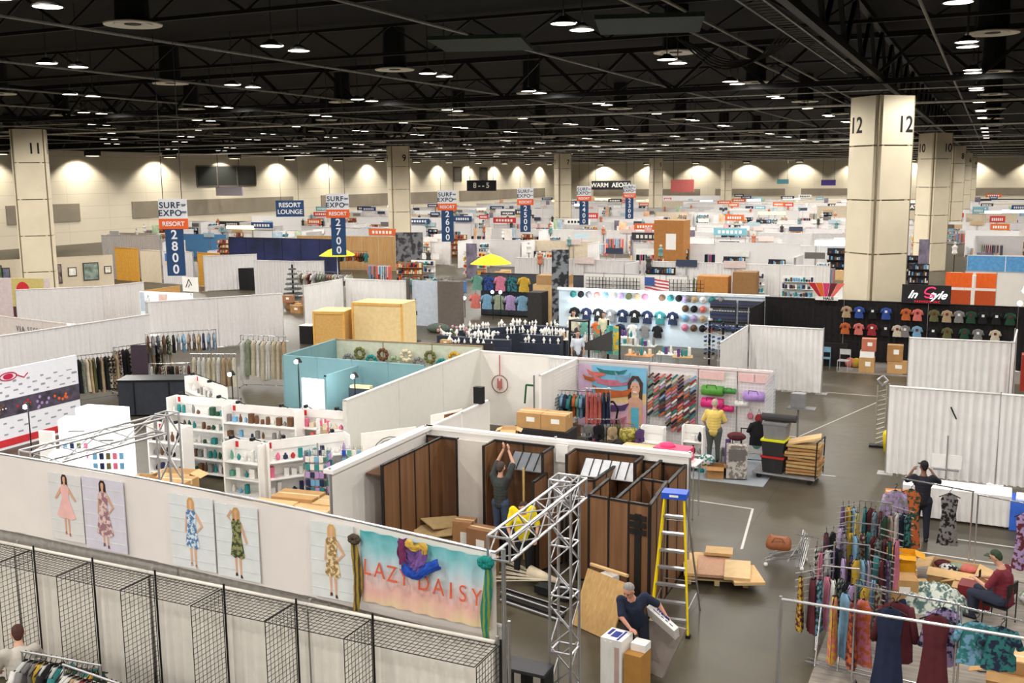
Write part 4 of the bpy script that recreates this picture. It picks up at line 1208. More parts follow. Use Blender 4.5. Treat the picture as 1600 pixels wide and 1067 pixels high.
# ================================================================== right front: clothes booth
CARP = mat((128, 122, 114), .95, kind='wood', c2=(160, 152, 142), scale=3, stretch=(.5, 4, 1))
o = MB().bx(-2.2, 3.0, 13.6, 22.3, .0, .012).build('booth_carpet', CARP); tag(o, 'weathered grey plank-pattern floor covering under the clothes racks', 'carpet')
for i, (a, b) in enumerate((((-2.33, 13.7, 2.2), (2.2, 13.7, 2.2)),)):
    t = thing('booth_pipe', 'long silver booth crossbar in the foreground at lower right', 'pipe', (0, 0, 0))
    MB().bar(a, b, .02, 10).build('crossbar', mat((214, 214, 214), .3, .6), t); MB().bar((-2.33, 13.7, 0), (-2.33, 13.7, 2.24), .022, 10).build('upright', ALU, t)
    MB().bx(-2.55, -2.1, 13.5, 13.9, 0, .012).build('base_plate', ALU, t)
o = MB().bar((-.15, 15.35, .03), (1.2, 14.9, .03), .02, 6).build('loose_pipe', PAINTW); tag(o, 'white pipe lying on the grey carpet at the bottom edge', 'pipe')
# measured racks: (px) -> local floor positions
def waterfall(x, y, h, rz, label, n=6, L=.45):
    """sloping garment arms on an upright"""
    t = thing('waterfall_rack', label, 'clothes rack', (x, y, 0), rz)
    for s in (-1, 1):
        MB().bar((s * .3, 0, 0), (s * .3, 0, h), .015, 6).build('upright', CHROME, t)
    for zz in (h, .3): MB().bar((-.3, 0, zz), (.3, 0, zz), .014, 6).build('crossbar', CHROME, t)
    for q in (-1, 1): MB().bar((q * .35, -.3, .04), (q * .35, .3, .04), .015, 6).build('foot', CHROME, t)
    for i in range(n):
        z = h - .12 * i - .05
        MB().bar((-.28 + .0, 0, z), (-.28 - L, -.05, z - .12), .011, 6, m=0).build('arm', mat((226, 226, 228), .2, .7), t)
        MB().bar((.28, 0, z), (.28 + L, .05, z - .12), .011, 6, m=0).build('arm', mat((226, 226, 228), .2, .7), t)
    return t
mix = ['purple', 'maroon', 'white', 'yellow', 'grey', 'navy', 'sky blue', 'maroon', 'black', 'sage', 'dark green', 'lilac', 'teal', 'pink']
rnd = random.Random(5)
rk = [(-1.75, 20.8, 1.55, 'farthest'), (-1.85, 19.5, 1.5, 'second'), (-1.9, 18.3, 1.5, 'third'), (-1.95, 17.2, 1.45, 'fourth')]
for k, (x, y, h, nm) in enumerate(rk):
    w = 'on the %s chrome arm rack at right' % nm
    waterfall(x, y, h, .12, 'chrome rack with sloping arms, %s from the back in the right-hand clothes booth' % nm, 5)
    for i in range(13):
        u = -.62 + 1.24 * i / 12
        garment(x + u, y + rnd.uniform(-.22, .22), h - .1, PI / 2 + rnd.uniform(-.5, .5), mix[(i * 3 + k * 5) % len(mix)], w, 'dress', mix[(i + k) % len(mix)] if i % 3 == 0 and mix[(i * 3 + k * 5) % len(mix)] != mix[(i + k) % len(mix)] else None, sc=.82)
# long rails in front
def rail(x0, y0, x1, y1, h, label):
    L = math.hypot(x1 - x0, y1 - y0)
    return rail_rack((x0 + x1) / 2, (y0 + y1) / 2, L, h, math.atan2(y1 - y0, x1 - x0), label)
rail(-1.55, 15.75, -.1, 15.6, 1.75, 'chrome clothes rail holding the navy and maroon dresses')
rail(-.05, 15.6, 1.1, 15.35, 1.72, 'chrome clothes rail with teal garments right of the maroon dress')
rail(-1.35, 22.0, .0, 21.6, 1.75, 'chrome clothes rail holding the orange dress')
rail(.1, 21.5, 1.25, 21.2, 1.72, 'chrome clothes rail with the pink dress above the seated person')
garment(-1.02, 15.5, 1.73, .15, 'navy', '', 'dress', None, label='long navy blue dress with a maroon neckline on the near rail', sc=1.12, group='x')
garment(-.95, 15.72, 1.73, .2, 'maroon', '', 'coat', None, label='maroon top hanging behind the long navy dress', sc=1.05, group='x')
garment(-.38, 15.5, 1.73, .1, 'maroon', '', 'dress', None, label='long plain maroon dress on the near rail', sc=1.1, group='x')
garment(-.3, 15.75, 1.73, .4, 'lilac', '', 'coat', 'navy', label='lilac and navy patterned top behind the maroon dress', group='x')
garment(.15, 15.45, 1.72, .2, 'teal', '', 'shirt', 'sky blue', label='teal patterned top, left one of the pair on the right near rail', group='x', sc=.95)
garment(.48, 15.4, 1.72, .2, 'teal', '', 'shirt', 'navy', label='darker teal top, right one of the pair on the near rail', group='x', sc=.95)
garment(-1.15, 21.75, 1.75, .1, 'orange', '', 'dress', 'dark green', label='long orange and green patterned dress above the yellow box', sc=1.1, group='x')
garment(-1.45, 21.6, 1.72, .5, 'lilac', '', 'coat', 'grey', label='grey-lilac patterned top left of the orange dress', group='x')
garment(-.42, 21.7, 1.75, .15, 'grey', '', 'dress', 'black', label='dark grey lace dress on the rail behind the boxes', sc=.95, group='x')
garment(.95, 21.15, 1.7, .2, 'lilac', '', 'dress', 'maroon', label='mauve halter dress hanging above the seated person', sc=1.0, group='x')
for k in ('x',):
    for o in COL.objects:
        if o.get('group') == 'x': del o['group']
for i, (x, y) in enumerate(((-1.9, 16.1), (-1.6, 16.0), (-1.75, 16.3), (-1.45, 16.15))):
    garment(x, y, 1.5, PI / 2 + .3 * i, ('coral', 'orange', 'sky blue', 'pink')[i], 'on the front left end of the arm racks', 'dress', ('yellow', 'maroon', None, 'orange')[i], sc=.95)
# low empty chrome rack
t = thing('low_rack', 'low empty chrome floor rack at the front left of the clothes booth', 'clothes rack', (-1.65, 16.35, 0), -.02)
for s in (-1, 1): MB().bar((s * .18 - .35, .35, .9), (s * .18 - .35, -.1, .05), .013, 6).build('slanted_leg', CHROME, t)
MB().path([(-.62, .35, .88), (-.55, .35, .92), (-.1, .35, .92), (-.05, .35, .86)], .015, 6).build('handle', CHROME, t)
MB().bar((-.7, 0, .06), (1.4, -.2, .06), .02, 6).bar((-.7, .14, .06), (1.4, -.05, .06), .014, 6).build('base_rail', CHROME, t)
# cartons
carton(-1.18, 20.3, .42, .5, .34, .36, .1, 'bright yellow open box under the orange dress', mat((226, 160, 26), .7), open_=True, name='yellow_box')
carton(-1.2, 20.3, 0, .62, .5, .42, .1, 'plain cardboard box supporting the yellow box', mat((168, 128, 88)))
carton(-1.15, 19.7, 0, .58, .45, .5, .25, 'tan cardboard box left of the white patterned cloth heap', CARD, tape=False)
t = carton(-.25, 21.0, 0, .85, .6, .38, -.12, 'open cardboard box full of folded clothes behind the cloth heap', CARDL, open_=True)
for i, (cn, x, y) in enumerate((('maroon', -.45, 21.15), ('sage', -.2, 21.1), ('white', -.35, 20.95), ('coral', .0, 21.05))):
    o = MB().ball((0, 0, 0), .16, 8, sc=(1.1, .9, .5)).build('folded_garment', gmat(cn, 'black' if cn == 'white' else None), None, (x, y, .33)); tag(o, 'folded %s garment in the open cardboard box' % cn, 'folded garment')
carton(.15, 20.55, 0, .7, .45, .3, -.2, 'flat open cardboard box right of the cloth heap', mat((208, 172, 120)), open_=True)
o = MB().bx(-.28, .28, -.2, .2, 0, .4).build('red_crate', mat((120, 34, 36), .6), None, (.15, 20.1, 0), -.15); tag(o, 'dark red crate beside the seated person', 'crate')
# cloth heap
mb = MB(); rnd = random.Random(9); rows = []
for j in range(22):
    row = []
    for i in range(26):
        u, v = i / 25 - .5, j / 21 - .5
        e = max(0, 1 - (2.0 * u) ** 2 - (2.0 * v) ** 2)
        row.append((u * 1.25, v * 1.1, .01 + .42 * math.sqrt(e) * (.8 + .2 * math.sin(i * 1.3) * math.cos(j * 1.1)) + .03 * rnd.random() * (e > 0)))
    rows.append(row)
mb.sheet(rows); o = mb.build('cloth_heap', mat((206, 212, 200), .9, kind='print', c2=(84, 110, 108), scale=9), None, (-.55, 19.75, .0), .3, smooth=True); tag(o, 'heap of white and green patterned cloth on the carpet', 'cloth heap')
mb = MB(); mb.ball((0, 0, .06), .14, 8, sc=(1.2, 1, .5)); o = mb.build('folded_garment', gmat('navy'), None, (-1.0, 19.5, .02)); tag(o, 'small blue garment left of the patterned cloth heap', 'folded garment')
o = MB().bx(-.35, .35, -.3, .3, 0, .25).build('cardboard_box', CARDL, None, (-.95, 20.0, .0), .4); tag(o, 'cardboard box partly covered by the patterned cloth heap', 'box')
carton(.75, 16.5, 0, .75, .5, .5, -.1, 'large open cardboard box right of the teal garments', CARD, open_=True)
carton(1.05, 17.1, 0, .7, .4, .45, .05, 'light cardboard box behind the large open box at right', CARDL)
carton(1.35, 15.2, 0, .7, .6, .6, .15, 'cardboard box cut off by the right edge of the view', mat((178, 138, 84)))
o = MB().ball((0, 0, .03), .05, 6).build('small_ball', PAINTW, None, (.25, 21.2, 0)); tag(o, 'tiny white object on the bare floor behind the boxes', 'ball')
# seated person
person(.5, 19.4, 1.2 - PI, 'seated person in a maroon shirt and jeans with a phone',
       dict(pelvis=(0, .12, .5), chest=(0, .08, .86), neck=(0, .04, 1.05), head=(0, -.04, 1.18), look=(0, -.9, -.5), sL=(-.2, .06, .98), sR=(.2, .06, .98),
            eL=(-.27, -.08, .72), wL=(-.12, -.34, .74), eR=(.27, -.08, .72), wR=(.12, -.34, .76), hL=(-.1, .08, .48), hR=(.1, .08, .48), kL=(-.15, -.4, .5), kR=(.15, -.4, .5), aL=(-.14, -.42, .09), aR=(.15, -.36, .09)),
       mat((112, 40, 52), .9), mat((48, 54, 70), .9), hair=(44, 56, 40), hat=(50, 66, 46), build=1.15, z=.0, fine=.01)
def chair(x, y, rz, label, m=BLACK, group=None, h=.45):
    t = thing('folding_chair', label, 'chair', (x, y, 0), rz, group)
    MB().bx(-.22, .22, -.22, .2, h - .03, h).build('seat', m, t)
    MB().bx(-.22, .22, .2, .23, h + .2, h + .42).build('backrest', m, t)
    for s in (-1, 1):
        MB().bar((s * .21, .22, 0), (s * .21, .22, h + .42), .012, 6).build('leg', m, t)
        MB().bar((s * .21, -.2, 0), (s * .21, -.18, h), .012, 6).build('leg', m, t)
    return t
chair(.54, 19.4, 1.2 - PI, 'black folding chair under the person in maroon', h=.38)
o = MB().bx(-.04, .04, -.005, .005, -.07, .07).build('phone', BLACK, None, (.2, 19.5, .84), 1.2); tag(o, 'black phone held by the seated person', 'phone')
o = MB().ball((0, 0, .14), .35, 10, sc=(1.2, .8, .5)).build('cloth_heap', mat((196, 190, 196), .9, kind='print', c2=(110, 130, 100), scale=12), None, (1.3, 20.5, .0), smooth=True); tag(o, 'heap of pale flowered cloth behind the seated person', 'cloth heap')
t = rail_rack(1.75, 19.4, 1.1, .95, 1.3, 'black low stand at the right edge behind the seated person', BLACKM)
o = MB().bx(-.3, .3, -.2, .2, 0, .12).build('black_case', BLACK, None, (1.75, 19.7, .955), 0); tag(o, 'black case resting at the right edge near the seated person', 'case')
for i, (x, y) in enumerate(((.25, 17.3), (.6, 17.6))):
    o = MB().path([(0, 0, .01), (.1, .05, .02), (.16, -.06, .02), (.02, -.1, .02), (-.08, 0, .02), (.0, .1, .02)], .01, 5).build('loose_hanger', BLACKM, None, (x, y, .01), i); tag(o, 'black hanger lying on the grey carpet, %s one' % ('left', 'right')[i], 'hanger')
# person in black
person(-1.0, 23.3, .15 + PI, 'person in black with a cap standing at the white table, arms raised',
       dict(eL=(-.34, -.1, 1.34), wL=(-.2, -.3, 1.5), eR=(.34, -.1, 1.34), wR=(.2, -.28, 1.52), dL=(.4, -.3, .5), dR=(-.4, -.3, .5), look=(.3, -.9, -.2), aR=(.18, -.05, .09), aL=(-.12, .02, .09)),
       mat((34, 34, 42), .9), mat((38, 40, 54), .9), hair=(24, 24, 26), hat=(26, 26, 28), skin=(120, 84, 66), build=1.08)
table(-.35, 25.3, 2.3, .75, .76, -.02, 'long white skirted table in front of the white drape')
o = MB().bx(-.2, .2, -.12, .12, 0, .01).build('document', PAPER, None, (-.9, 25.3, .765)); tag(o, 'sheet of paper on the white skirted table', 'paper')
t = thing('blue_tarp', 'bright blue cloth-covered crate right of the white table', 'crate', (1.1, 25.2, 0), -.05)
MB().bx(-.3, .42, -.35, .35, 0, .68).build('cover', mat((58, 104, 206), .8, var=.2, scale=3), t); MB().bx(-.2, .35, -.25, .3, .68, .72).build('lid', PAINTW, t)
t = thing('light_stand', 'silver stand in front of the white drape behind the table', 'stand', (-.65, 27.2, 0), 0)
MB().bar((0, 0, 0), (0, 0, 1.5), .02, 8).build('pole', ALU, t); MB().bx(-.3, .3, -.05, .05, .6, .62).bx(-.25, .25, -.04, .04, .05, .08).build('crossbar', GREY, t); MB().bx(-.35, .35, .03, .05, .65, 1.0).build('white_plate', PAINTW, t)
t = thing('cord_loop', 'black cord hanging near the top of the near white drape', 'cord', (-.6, 28.32, 1.9)); MB().path([(-.05, 0, .1), (.02, 0, -.05), (.1, -.02, -.2)], .02, 5).build('cord', BLACK, t)
# small card boxes beside the person in black
for i in range(3):
    carton(-1.55, 23.9, .3 * i, .5, .4, .29, .1 * i, 'brown and white carton, %s of the stack left of the person in black' % ('bottom', 'middle', 'top')[i], (CARD2, CARDL, mat((190, 120, 70)))[i])
# drapes of the right side
drape_wall(-2.19, 28.4, 3.2, 28.4, 2.44, 'nearest white drape wall on the right of the main aisle')
drape_wall(-2.3, 37.3, 1.0, 37.5, 2.44, 'white drape wall farther back on the right of the main aisle')
drape_wall(.95, 37.5, 1.1, 40.6, 2.44, 'short white side drape at the right behind the far drape wall')
o = MB().slab([(-1.0, 0, 0), (.9, .1, -.1), (.9, .5, 0), (-1, .35, 0)], (0, 0, .5)).build('black_cover', BLACK, None, (-1.3, 30.5, .3)); tag(o, 'black cloth-covered bin behind the nearest white drape', 'bin')
o = MB().lathe([(.2, 0), (.24, .5), (.2, .62)], n=14).build('yellow_bin', mat((222, 200, 20), .5), None, (-2.25, 30.8, 0), smooth=True); tag(o, 'yellow-topped bin peeking over the near white drape', 'bin')
o = MB().lathe([(.1, 0), (.16, .4), (.06, .6)], n=12).build('yellow_bottle', mat((222, 200, 20), .5), None, (-1.85, 30.7, 0), smooth=True); tag(o, 'small yellow container next to the yellow-topped bin', 'bin')
o = MB().bx(-.15, .5, -.3, .3, .9, 2.1).build('red_sign_panel', mat((150, 44, 28), .6), None, (1.35, 37.2, 0)); tag(o, 'rust red panel at the right edge beside the far drape', 'panel')
MB()
t = thing('grid_cart', 'tall narrow bundle of chrome rack tubes standing beside the near drape', 'rack parts', (-2.6, 31.3, 0), .1)
mb = MB()
for i in range(12): mb.bar((-.12, -.05 + .01 * i, .1 + .14 * i), (.12, .05, .18 + .14 * i), .025, 5)
for s in (-1, 1): mb.bar((s * .13, 0, 0), (s * .13, 0, 1.85), .025, 6)
mb.build('bundled_tubes', mat((170, 166, 150), .35, .5), t)
MB().path([(.0, 0, 1.85), (-.14, 0, 2.0), (0, 0, 2.15), (.14, 0, 2.0), (0, 0, 1.85)], .035, 6).build('hoop', CHROME, t)
MB().bx(-.3, .25, -.15, .15, 0, .06).build('base', BLACK, t)
# rolling frame with brown leather bag in the aisle
t = thing('rolling_rack', 'folded chrome garment frame on casters in the aisle under a brown bag', 'rolling frame', (-3.45, 20.75, 0), .1)
t.scale = (.85, .85, .85)
mb = MB(); rnd = random.Random(3)
for i in range(9): mb.bar((-.5 + rnd.uniform(0, .1), -.3 + .07 * i, .12), (.4, -.25 + .07 * i, .2 + rnd.uniform(0, .3)), .018, 6)
mb.build('tube_stack', CHROME, t)
mb = MB()
for i in range(5): mb.bar((.25 + .04 * i, -.35, .08), (.38 + .04 * i, .2, .85 - .05 * i), .018, 6)
mb.bar((.05, -.3, .15), (.45, .1, .8), .02, 6); mb.bar((.2, .1, .75), (.75, .05, .72), .02, 6)
mb.build('side_tubes', CHROME, t)
for x, y in ((-.45, -.3), (-.3, .25), (.4, -.35), (.45, .3)): MB().ball((x, y, .05), .05, 8).build('caster', PAINTW, t)
t = thing('leather_bag', 'brown leather bag lying on the chrome frame in the aisle', 'bag', (-3.6, 20.7, .32), .05)
t.scale = (.68, .68, .8)
BR = mat((150, 92, 60), .55, var=.15)
rows = []
for z, kx, ky in ((0, .8, .75), (.04, .98, .95), (.16, 1.0, 1.0), (.28, .92, .8), (.34, .8, .45), (.36, .7, .12)):
    rows.append([((.38 * kx) * (abs(math.cos(a)) ** .5) * (1 if math.cos(a) > 0 else -1), .2 * ky * (abs(math.sin(a)) ** .5) * (1 if math.sin(a) > 0 else -1), z + .03 * math.sin(a * 5 + z * 9) * (z > .1) - (.06 * (1 - abs(math.cos(a))) if z > .2 else 0)) for a in [2 * PI * k / 28 for k in range(29)]])
bb = MB(); bb.sheet(rows); bb.add([p for p in rows[-1][:-1]], [tuple(range(28))]); bb.build('bag_body', BR, t, smooth=True)
MB().path([(-.2, -.16, .2), (-.1, -.19, .34), (.12, -.19, .34), (.22, -.16, .2)], .015, 6).build('handle', BR, t)
# platform cart with totes and card, right of the pink booth
t = thing('platform_cart', 'flat silver platform cart carrying tubs and folded card', 'cart', (-4.4, 27.0, 0), -.1)
MB().bx(-.95, .7, -.45, .45, .14, .19).build('deck', ALU, t)
for x in (-.8, .55):
    for y in (-.35, .35): MB().bar((x, y - .03, .07), (x, y + .03, .07), .07, 10).build('caster', BLACK, t)
MB().path([(.7, -.4, .15), (.72, -.4, 1.15), (.72, .4, 1.15), (.7, .4, .15)], .018, 6).build('push_handle', BLACK, t)
def tub(x, y, z, w_, d, h, rz, c, lidc, label):
    t = thing('storage_tub', label, 'storage tub', (x, y, z), rz)
    k = .88
    MB().add([(-w_ / 2 * k, -d / 2 * k, 0), (w_ / 2 * k, -d / 2 * k, 0), (w_ / 2 * k, d / 2 * k, 0), (-w_ / 2 * k, d / 2 * k, 0), (-w_ / 2, -d / 2, h), (w_ / 2, -d / 2, h), (w_ / 2, d / 2, h), (-w_ / 2, d / 2, h)],
             [(0, 3, 2, 1), (4, 5, 6, 7), (0, 1, 5, 4), (1, 2, 6, 5), (2, 3, 7, 6), (3, 0, 4, 7)]).build('tub_body', mat(c, .5), t)
    MB().bx(-w_ / 2 - .02, w_ / 2 + .02, -d / 2 - .02, d / 2 + .02, h, h + .05).build('lid', mat(lidc, .5), t)
    return t
tub(-4.85, 26.85, .195, .58, .5, .4, -.1, (40, 40, 42), (170, 40, 40), 'black storage tub with a red lid, lowest in the stack on the cart')
tub(-4.85, 26.85, .65, .6, .5, .4, -.1, (44, 44, 46), (206, 206, 30), 'black storage tub with a lime lid, middle of the stack on the cart')
tub(-4.83, 26.9, 1.105, .62, .5, .38, -.08, (120, 120, 122), (120, 120, 122), 'grey storage tub on top of the two black tubs')
o = MB().bar((-.48, 0, .11), (.42, -.03, .11), .1, 12).bar((-.48, .1, .1), (.42, .1, .1), .08, 12).build('rolled_mat', mat((60, 58, 58), .8), None, (-4.75, 26.9, 1.54)); tag(o, 'dark rolled mat lying across the grey tub', 'rolled mat')
rnd = random.Random(11)
for i in range(9):
    o = MB().box((0, 0, 0), (.85, .62, .06), 0, ry=rnd.uniform(-.04, .04)).build('folded_carton', (CARD, CARD2, mat((178, 150, 98)))[i % 3], None, (-4.1 + rnd.uniform(-.05, .05), 26.95 + rnd.uniform(-.04, .04), .26 + .09 * i), rnd.uniform(-.15, .15))
    tag(o, 'folded brown carton in the stack on the platform cart, layer %s' % ('one at the bottom', 'two', 'three', 'four', 'five', 'six', 'seven', 'eight', 'nine on top')[i], 'folded carton', 'folded cartons on the cart')
o = MB().box((0, 0, 0), (.85, .5, .05), 0, ry=-.25).build('folded_carton', CARDL, None, (-4.1, 26.95, 1.12), .1); tag(o, 'tilted open carton on top of the stack on the platform cart', 'folded carton')
# ================================================================== gift booth (white shelving, left centre)
GLOW = mat((236, 242, 246), .5, emit=.55, var=.01)
RED = mat((200, 40, 46), .6)
def sticker(t, x, z, d=.06, s=.07):
    MB().bx(x - s * .6, x + s * .6, -d - .006, -d, z - s, z + s).build('red_logo', RED, t)
gd = ['teal', 'sky blue', 'white', 'pink', 'coral', 'navy', 'cream', 'sea green', 'grey', 'red', 'brown']
gb = 'white gift shelf '
defs = [(-20.8, 23.3, -.5, 2.4, 2.1, 'unit at the back of the gift booth under the beige clothes', ['white', 'grey', 'cream'], 3, 1.25),
        (-19.1, 21.2, .05, 2.1, 2.15, 'unit with boxed cups beside the black crate', ['dark green', 'grey', 'white', 'brown', 'teal'], 5, 1.2),
        (-16.9, 20.95, .08, 2.2, 2.15, 'unit with a blue sign in the middle of the gift booth', ['sky blue', 'navy', 'white', 'brown', 'grey'], 5, 1.2),
        (-19.0, 19.8, .05, 1.1, 1.75, 'unit with rows of dark mugs behind the open cartons', ['black', 'brown', 'grey', 'navy'], 4, .9),
        (-15.1, 18.1, .05, .95, 2.1, 'unit with turquoise packets near the long banner', ['sky blue', 'teal', 'white', 'teal', 'sea green'], 5, 1.2),
        (-14.2, 18.9, .9, 1.9, 2.1, 'unit angled behind the wide cartons', ['red', 'teal', 'white', 'navy', 'lilac', 'pink', 'white'], 5, 1.2),
        (-15.3, 21.4, .1, 1.5, 2.1, 'unit with pink prints under the teal wall', ['pink', 'coral', 'white', 'teal', 'cream'], 5, 1.2)]
for i, (x, y, rz, w_, h, nm, st, ns, _) in enumerate(defs):
    t = shelf_unit(x, y, rz, w_, h, .42, gb + nm, shelves=ns, stock=st, seed=i, lit=False)
    sticker(t, -w_ / 2 + .12, h - .11)
    if i in (1, 4): sticker(t, w_ / 2 - .12, h - .11)
    s = MB()
    for k in (-1, 1):
        s.bar((k * w_ * .3, -.02, h), (k * w_ * .3, -.3, h + .14), .012, 5); s.box((k * w_ * .3, -.33, h + .13), (.07, .12, .07))
    s.build('clip_light', BLACK, t)
# glowing display boxes
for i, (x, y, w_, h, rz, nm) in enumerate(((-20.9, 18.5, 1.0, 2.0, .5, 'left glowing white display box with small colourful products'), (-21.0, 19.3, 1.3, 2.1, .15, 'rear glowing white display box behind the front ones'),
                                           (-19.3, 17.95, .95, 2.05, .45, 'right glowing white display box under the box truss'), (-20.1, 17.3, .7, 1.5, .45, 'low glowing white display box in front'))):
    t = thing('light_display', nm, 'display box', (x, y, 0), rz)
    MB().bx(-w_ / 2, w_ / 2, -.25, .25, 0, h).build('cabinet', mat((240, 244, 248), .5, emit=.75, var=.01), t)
    p = MB()
    for r in range(2):
        for c in range(5):
            p.bx(-w_ / 2 + .1 + c * w_ * .17, -w_ / 2 + .19 + c * w_ * .17, -.29, -.25, h - .75 - .25 * r, h - .6 - .25 * r, c % 4)
    p.build('product_row', [mat(CN[c], .5) for c in ('sky blue', 'navy', 'olive', 'pink')], t)
    MB().bx(-.25, .15, -.256, -.25, h - .3, h - .27).build('small_caption', GREY, t)
for i, (x, y, z) in enumerate(((-24.3, 19.7, 1.75), (-20.9, 24.3, 2.1), (-18.6, 24.6, 2.6), (-16.6, 24.6, 2.3))):
    t = thing('spot_light', ('bright spotlight above the glowing display boxes', 'small black spotlight on the rear gift shelf', 'bright lamp shining on the teal wall', 'bright lamp between the teal wall and the white wall')[i], 'light', (x, y, z), 0)
    MB().bar((0, 0, -z), (0, 0, -.05), .02, 6).build('stand', BLACK, t)
    MB().lathe([(.05, .12), (.12, 0), (.12, -.02)], n=12).build('head', BLACK, t)
    MB().ball((0, -.09, .01), .065, 8).build('bulb', mat((235, 245, 255), .4, emit=14), t)
    if i != 1: lamp('POINT', (x, y - .25, z), 35, color=(.86, .94, 1), size=.12, name='spot_light_glow')
t = thing('white_post_panel', 'short white panel post left of the glowing displays', 'panel', (-22.8, 19.0, 0), .2)
MB().bx(-.22, .22, -.05, .05, 0, 1.35).build('panel', PAINTW, t)
# white furniture, spinner rack
t = thing('spinner_rack', 'wire spinner rack hung with blue packets beside the wooden booth', 'spinner rack', (-13.4, 18.3, 0), .3)
MB().bar((0, 0, 0), (0, 0, 2.15), .02, 8).build('pole', CHROME, t)
rnd = random.Random(2)
for f in range(4):
    a = f * PI / 2
    mb = MB(); mb.T = Matrix.Rotation(a, 4, 'Z') @ Matrix.Translation((-.22, -.25, .3))
    for i in range(7): mb.bar((i * .073, 0, 0), (i * .073, 0, 1.7), .004, 4)
    for i in range(12): mb.bar((0, 0, i * .15), (.44, 0, i * .15), .004, 4)
    mb.build('wire_face', CHROME, t)
    mb = MB(); mb.T = Matrix.Rotation(a, 4, 'Z')
    for r in range(9):
        for c in range(4):
            mb.bx(-.2 + c * .105, -.11 + c * .105, -.28, -.262, .35 + r * .18, .48 + r * .18, rnd.randrange(5))
    mb.build('hanging_packets', [mat(CN[c], .5) for c in ('sky blue', 'white', 'navy', 'lilac', 'teal')], t)
t = thing('spinner_rack', 'wire spinner rack of pink and beige cards left of the blue one', 'spinner rack', (-14.3, 19.8, 0), .3)
MB().bar((0, 0, 0), (0, 0, 2.3), .02, 8).build('pole', PAINTW, t)
mb = MB()
for r in range(12):
    for c in range(6):
        a = c * PI / 3; mb.box((.16 * math.cos(a), .16 * math.sin(a), .4 + .16 * r), (.02, .11, .13), rz=a, m=rnd.randrange(4))
mb.build('card_rows', [mat(CN[c], .5) for c in ('cream', 'pink', 'tan', 'white')], t)
t = thing('wire_rack', 'white wire card rack with blue and green packets at the end of the white wall', 'wire rack', (-12.9, 18.9, 0), .3)
mb = MB()
for i in range(6): mb.bar((i * .1 - .25, 0, .9), (i * .1 - .25, 0, 2.0), .005, 4)
for i in range(9): mb.bar((-.25, 0, .9 + i * .13), (.25, 0, .9 + i * .13), .005, 4)
for s in (-1, 1): mb.bar((s * .25, .1, 0), (s * .2, 0, 2.0), .012, 6)
mb.build('wire_frame', CHROME, t)
mb = MB()
for r in range(5):
    for c in range(4): mb.bx(-.22 + c * .12, -.13 + c * .12, -.04, -.01, 1.0 + r * .19, 1.14 + r * .19, (r + c) % 4)
mb.build('packets', [mat(CN[c], .5) for c in ('royal blue', 'sea green', 'white', 'sky blue')], t)
# open cartons behind the banner
for i, (x, y, w_, d, h, rz, o_, c) in enumerate(((-17.6, 17.35, .6, .45, 1.15, .3, True, CARDL), (-17.1, 17.0, .7, .5, 1.2, .1, True, CARD), (-16.45, 17.1, .75, .55, 1.3, .15, False, CARD), (-17.0, 17.75, .8, .4, 1.25, .2, True, CARDL))):
    carton(x, y, .0, w_, d, h, rz, ('open tan carton at the left end of the carton group behind the banner', 'open carton in the middle of the group behind the banner', 'closed carton with white labels at the right of the group behind the banner', 'open-flapped carton at the back of the group behind the banner')[i], c, open_=o_)
for i, (x, y, w_, d, z, h) in enumerate(((-13.5, 16.7, .95, .7, 0, 1.2), (-12.6, 16.8, .9, .75, 0, 1.17), (-13.3, 17.4, 1.0, .6, 0, 1.25), (-12.35, 17.45, .85, .6, 0, 1.2))):
    carton(x, y, z, w_, d, h, .12, 'wide tan carton with a taped top, %s of four behind the banner' % ('front left', 'front right', 'rear left', 'rear right')[i], (CARDL, CARDL, CARD, CARDL)[i])
# ================================================================== tall white walls behind the gift booth
hard_wall(-14.5, 21.0, -14.9, 29.3, 2.5, 'tall white hard wall rising behind the wooden booth', m=mat((214, 212, 204), .7, var=.02), t_=.1, n=3, cap=mat((212, 210, 204), .6))
hard_wall(-11.3, 19.72, -11.3, 22.7, 2.44, 'white side wall running back from the wooden booth corner', m=WHITE, n=2, cap=PAINTW)
hard_wall(-11.38, 26.2, -11.4, 29.1, 2.44, 'white side wall at the left of the swimwear booth', m=WHITE, n=2, cap=PAINTW)
hard_wall(-14.9, 29.32, -11.4, 29.32, 2.44, 'white back wall bearing a round brown emblem', m=WHITE, n=1, cap=PAINTW)
t = thing('round_emblem', 'round brown emblem hanging from a pink strap on the white back wall', 'emblem', (-14.1, 29.2, 1.4), 0)
MB().lathe([(.27, 0), (.3, 0), (.3, .02), (.27, .02), (.27, 0)], n=28, cap=False).build('ring', mat((140, 104, 90)), t)
o = t.children[0]; o.rotation_euler = (PI / 2, 0, 0)
MB().bx(-.02, .02, -.01, 0, .3, .95).bx(-.09, -.04, -.012, 0, -.15, .18).bx(.02, .08, -.012, 0, -.15, .18).bx(-.03, .01, -.012, 0, -.2, .1).build('strap', mat((176, 100, 96)), t)
drape_wall(-12.4, 29.25, -11.45, 29.25, 2.4, 'narrow white drape in the corner of the white back wall')
o = MB().bx(-.12, .12, -.08, .08, 0, .42).build('black_speaker', BLACK, None, (-11.3, 22.9, 2.46)); tag(o, 'black box standing on the end of the white side rail', 'speaker')
o.location = (-11.3, 22.2, 2.45)
t = thing('poster_wall', 'white poster with a red and grey drawing behind the booth rail', 'poster', (-12.9, 20.5, -.5), .9)
MB().bx(-.7, .7, -.02, .02, 1.3, 2.5).build('poster_sheet', PAPER, t)
mb = MB(); mb.ball((.0, 0, 0), .22, 8, sc=(1, .06, .8)); o = mb.build('red_motif', mat((200, 60, 70)), t); o.location = (0, -.03, 1.9)
mb = MB()
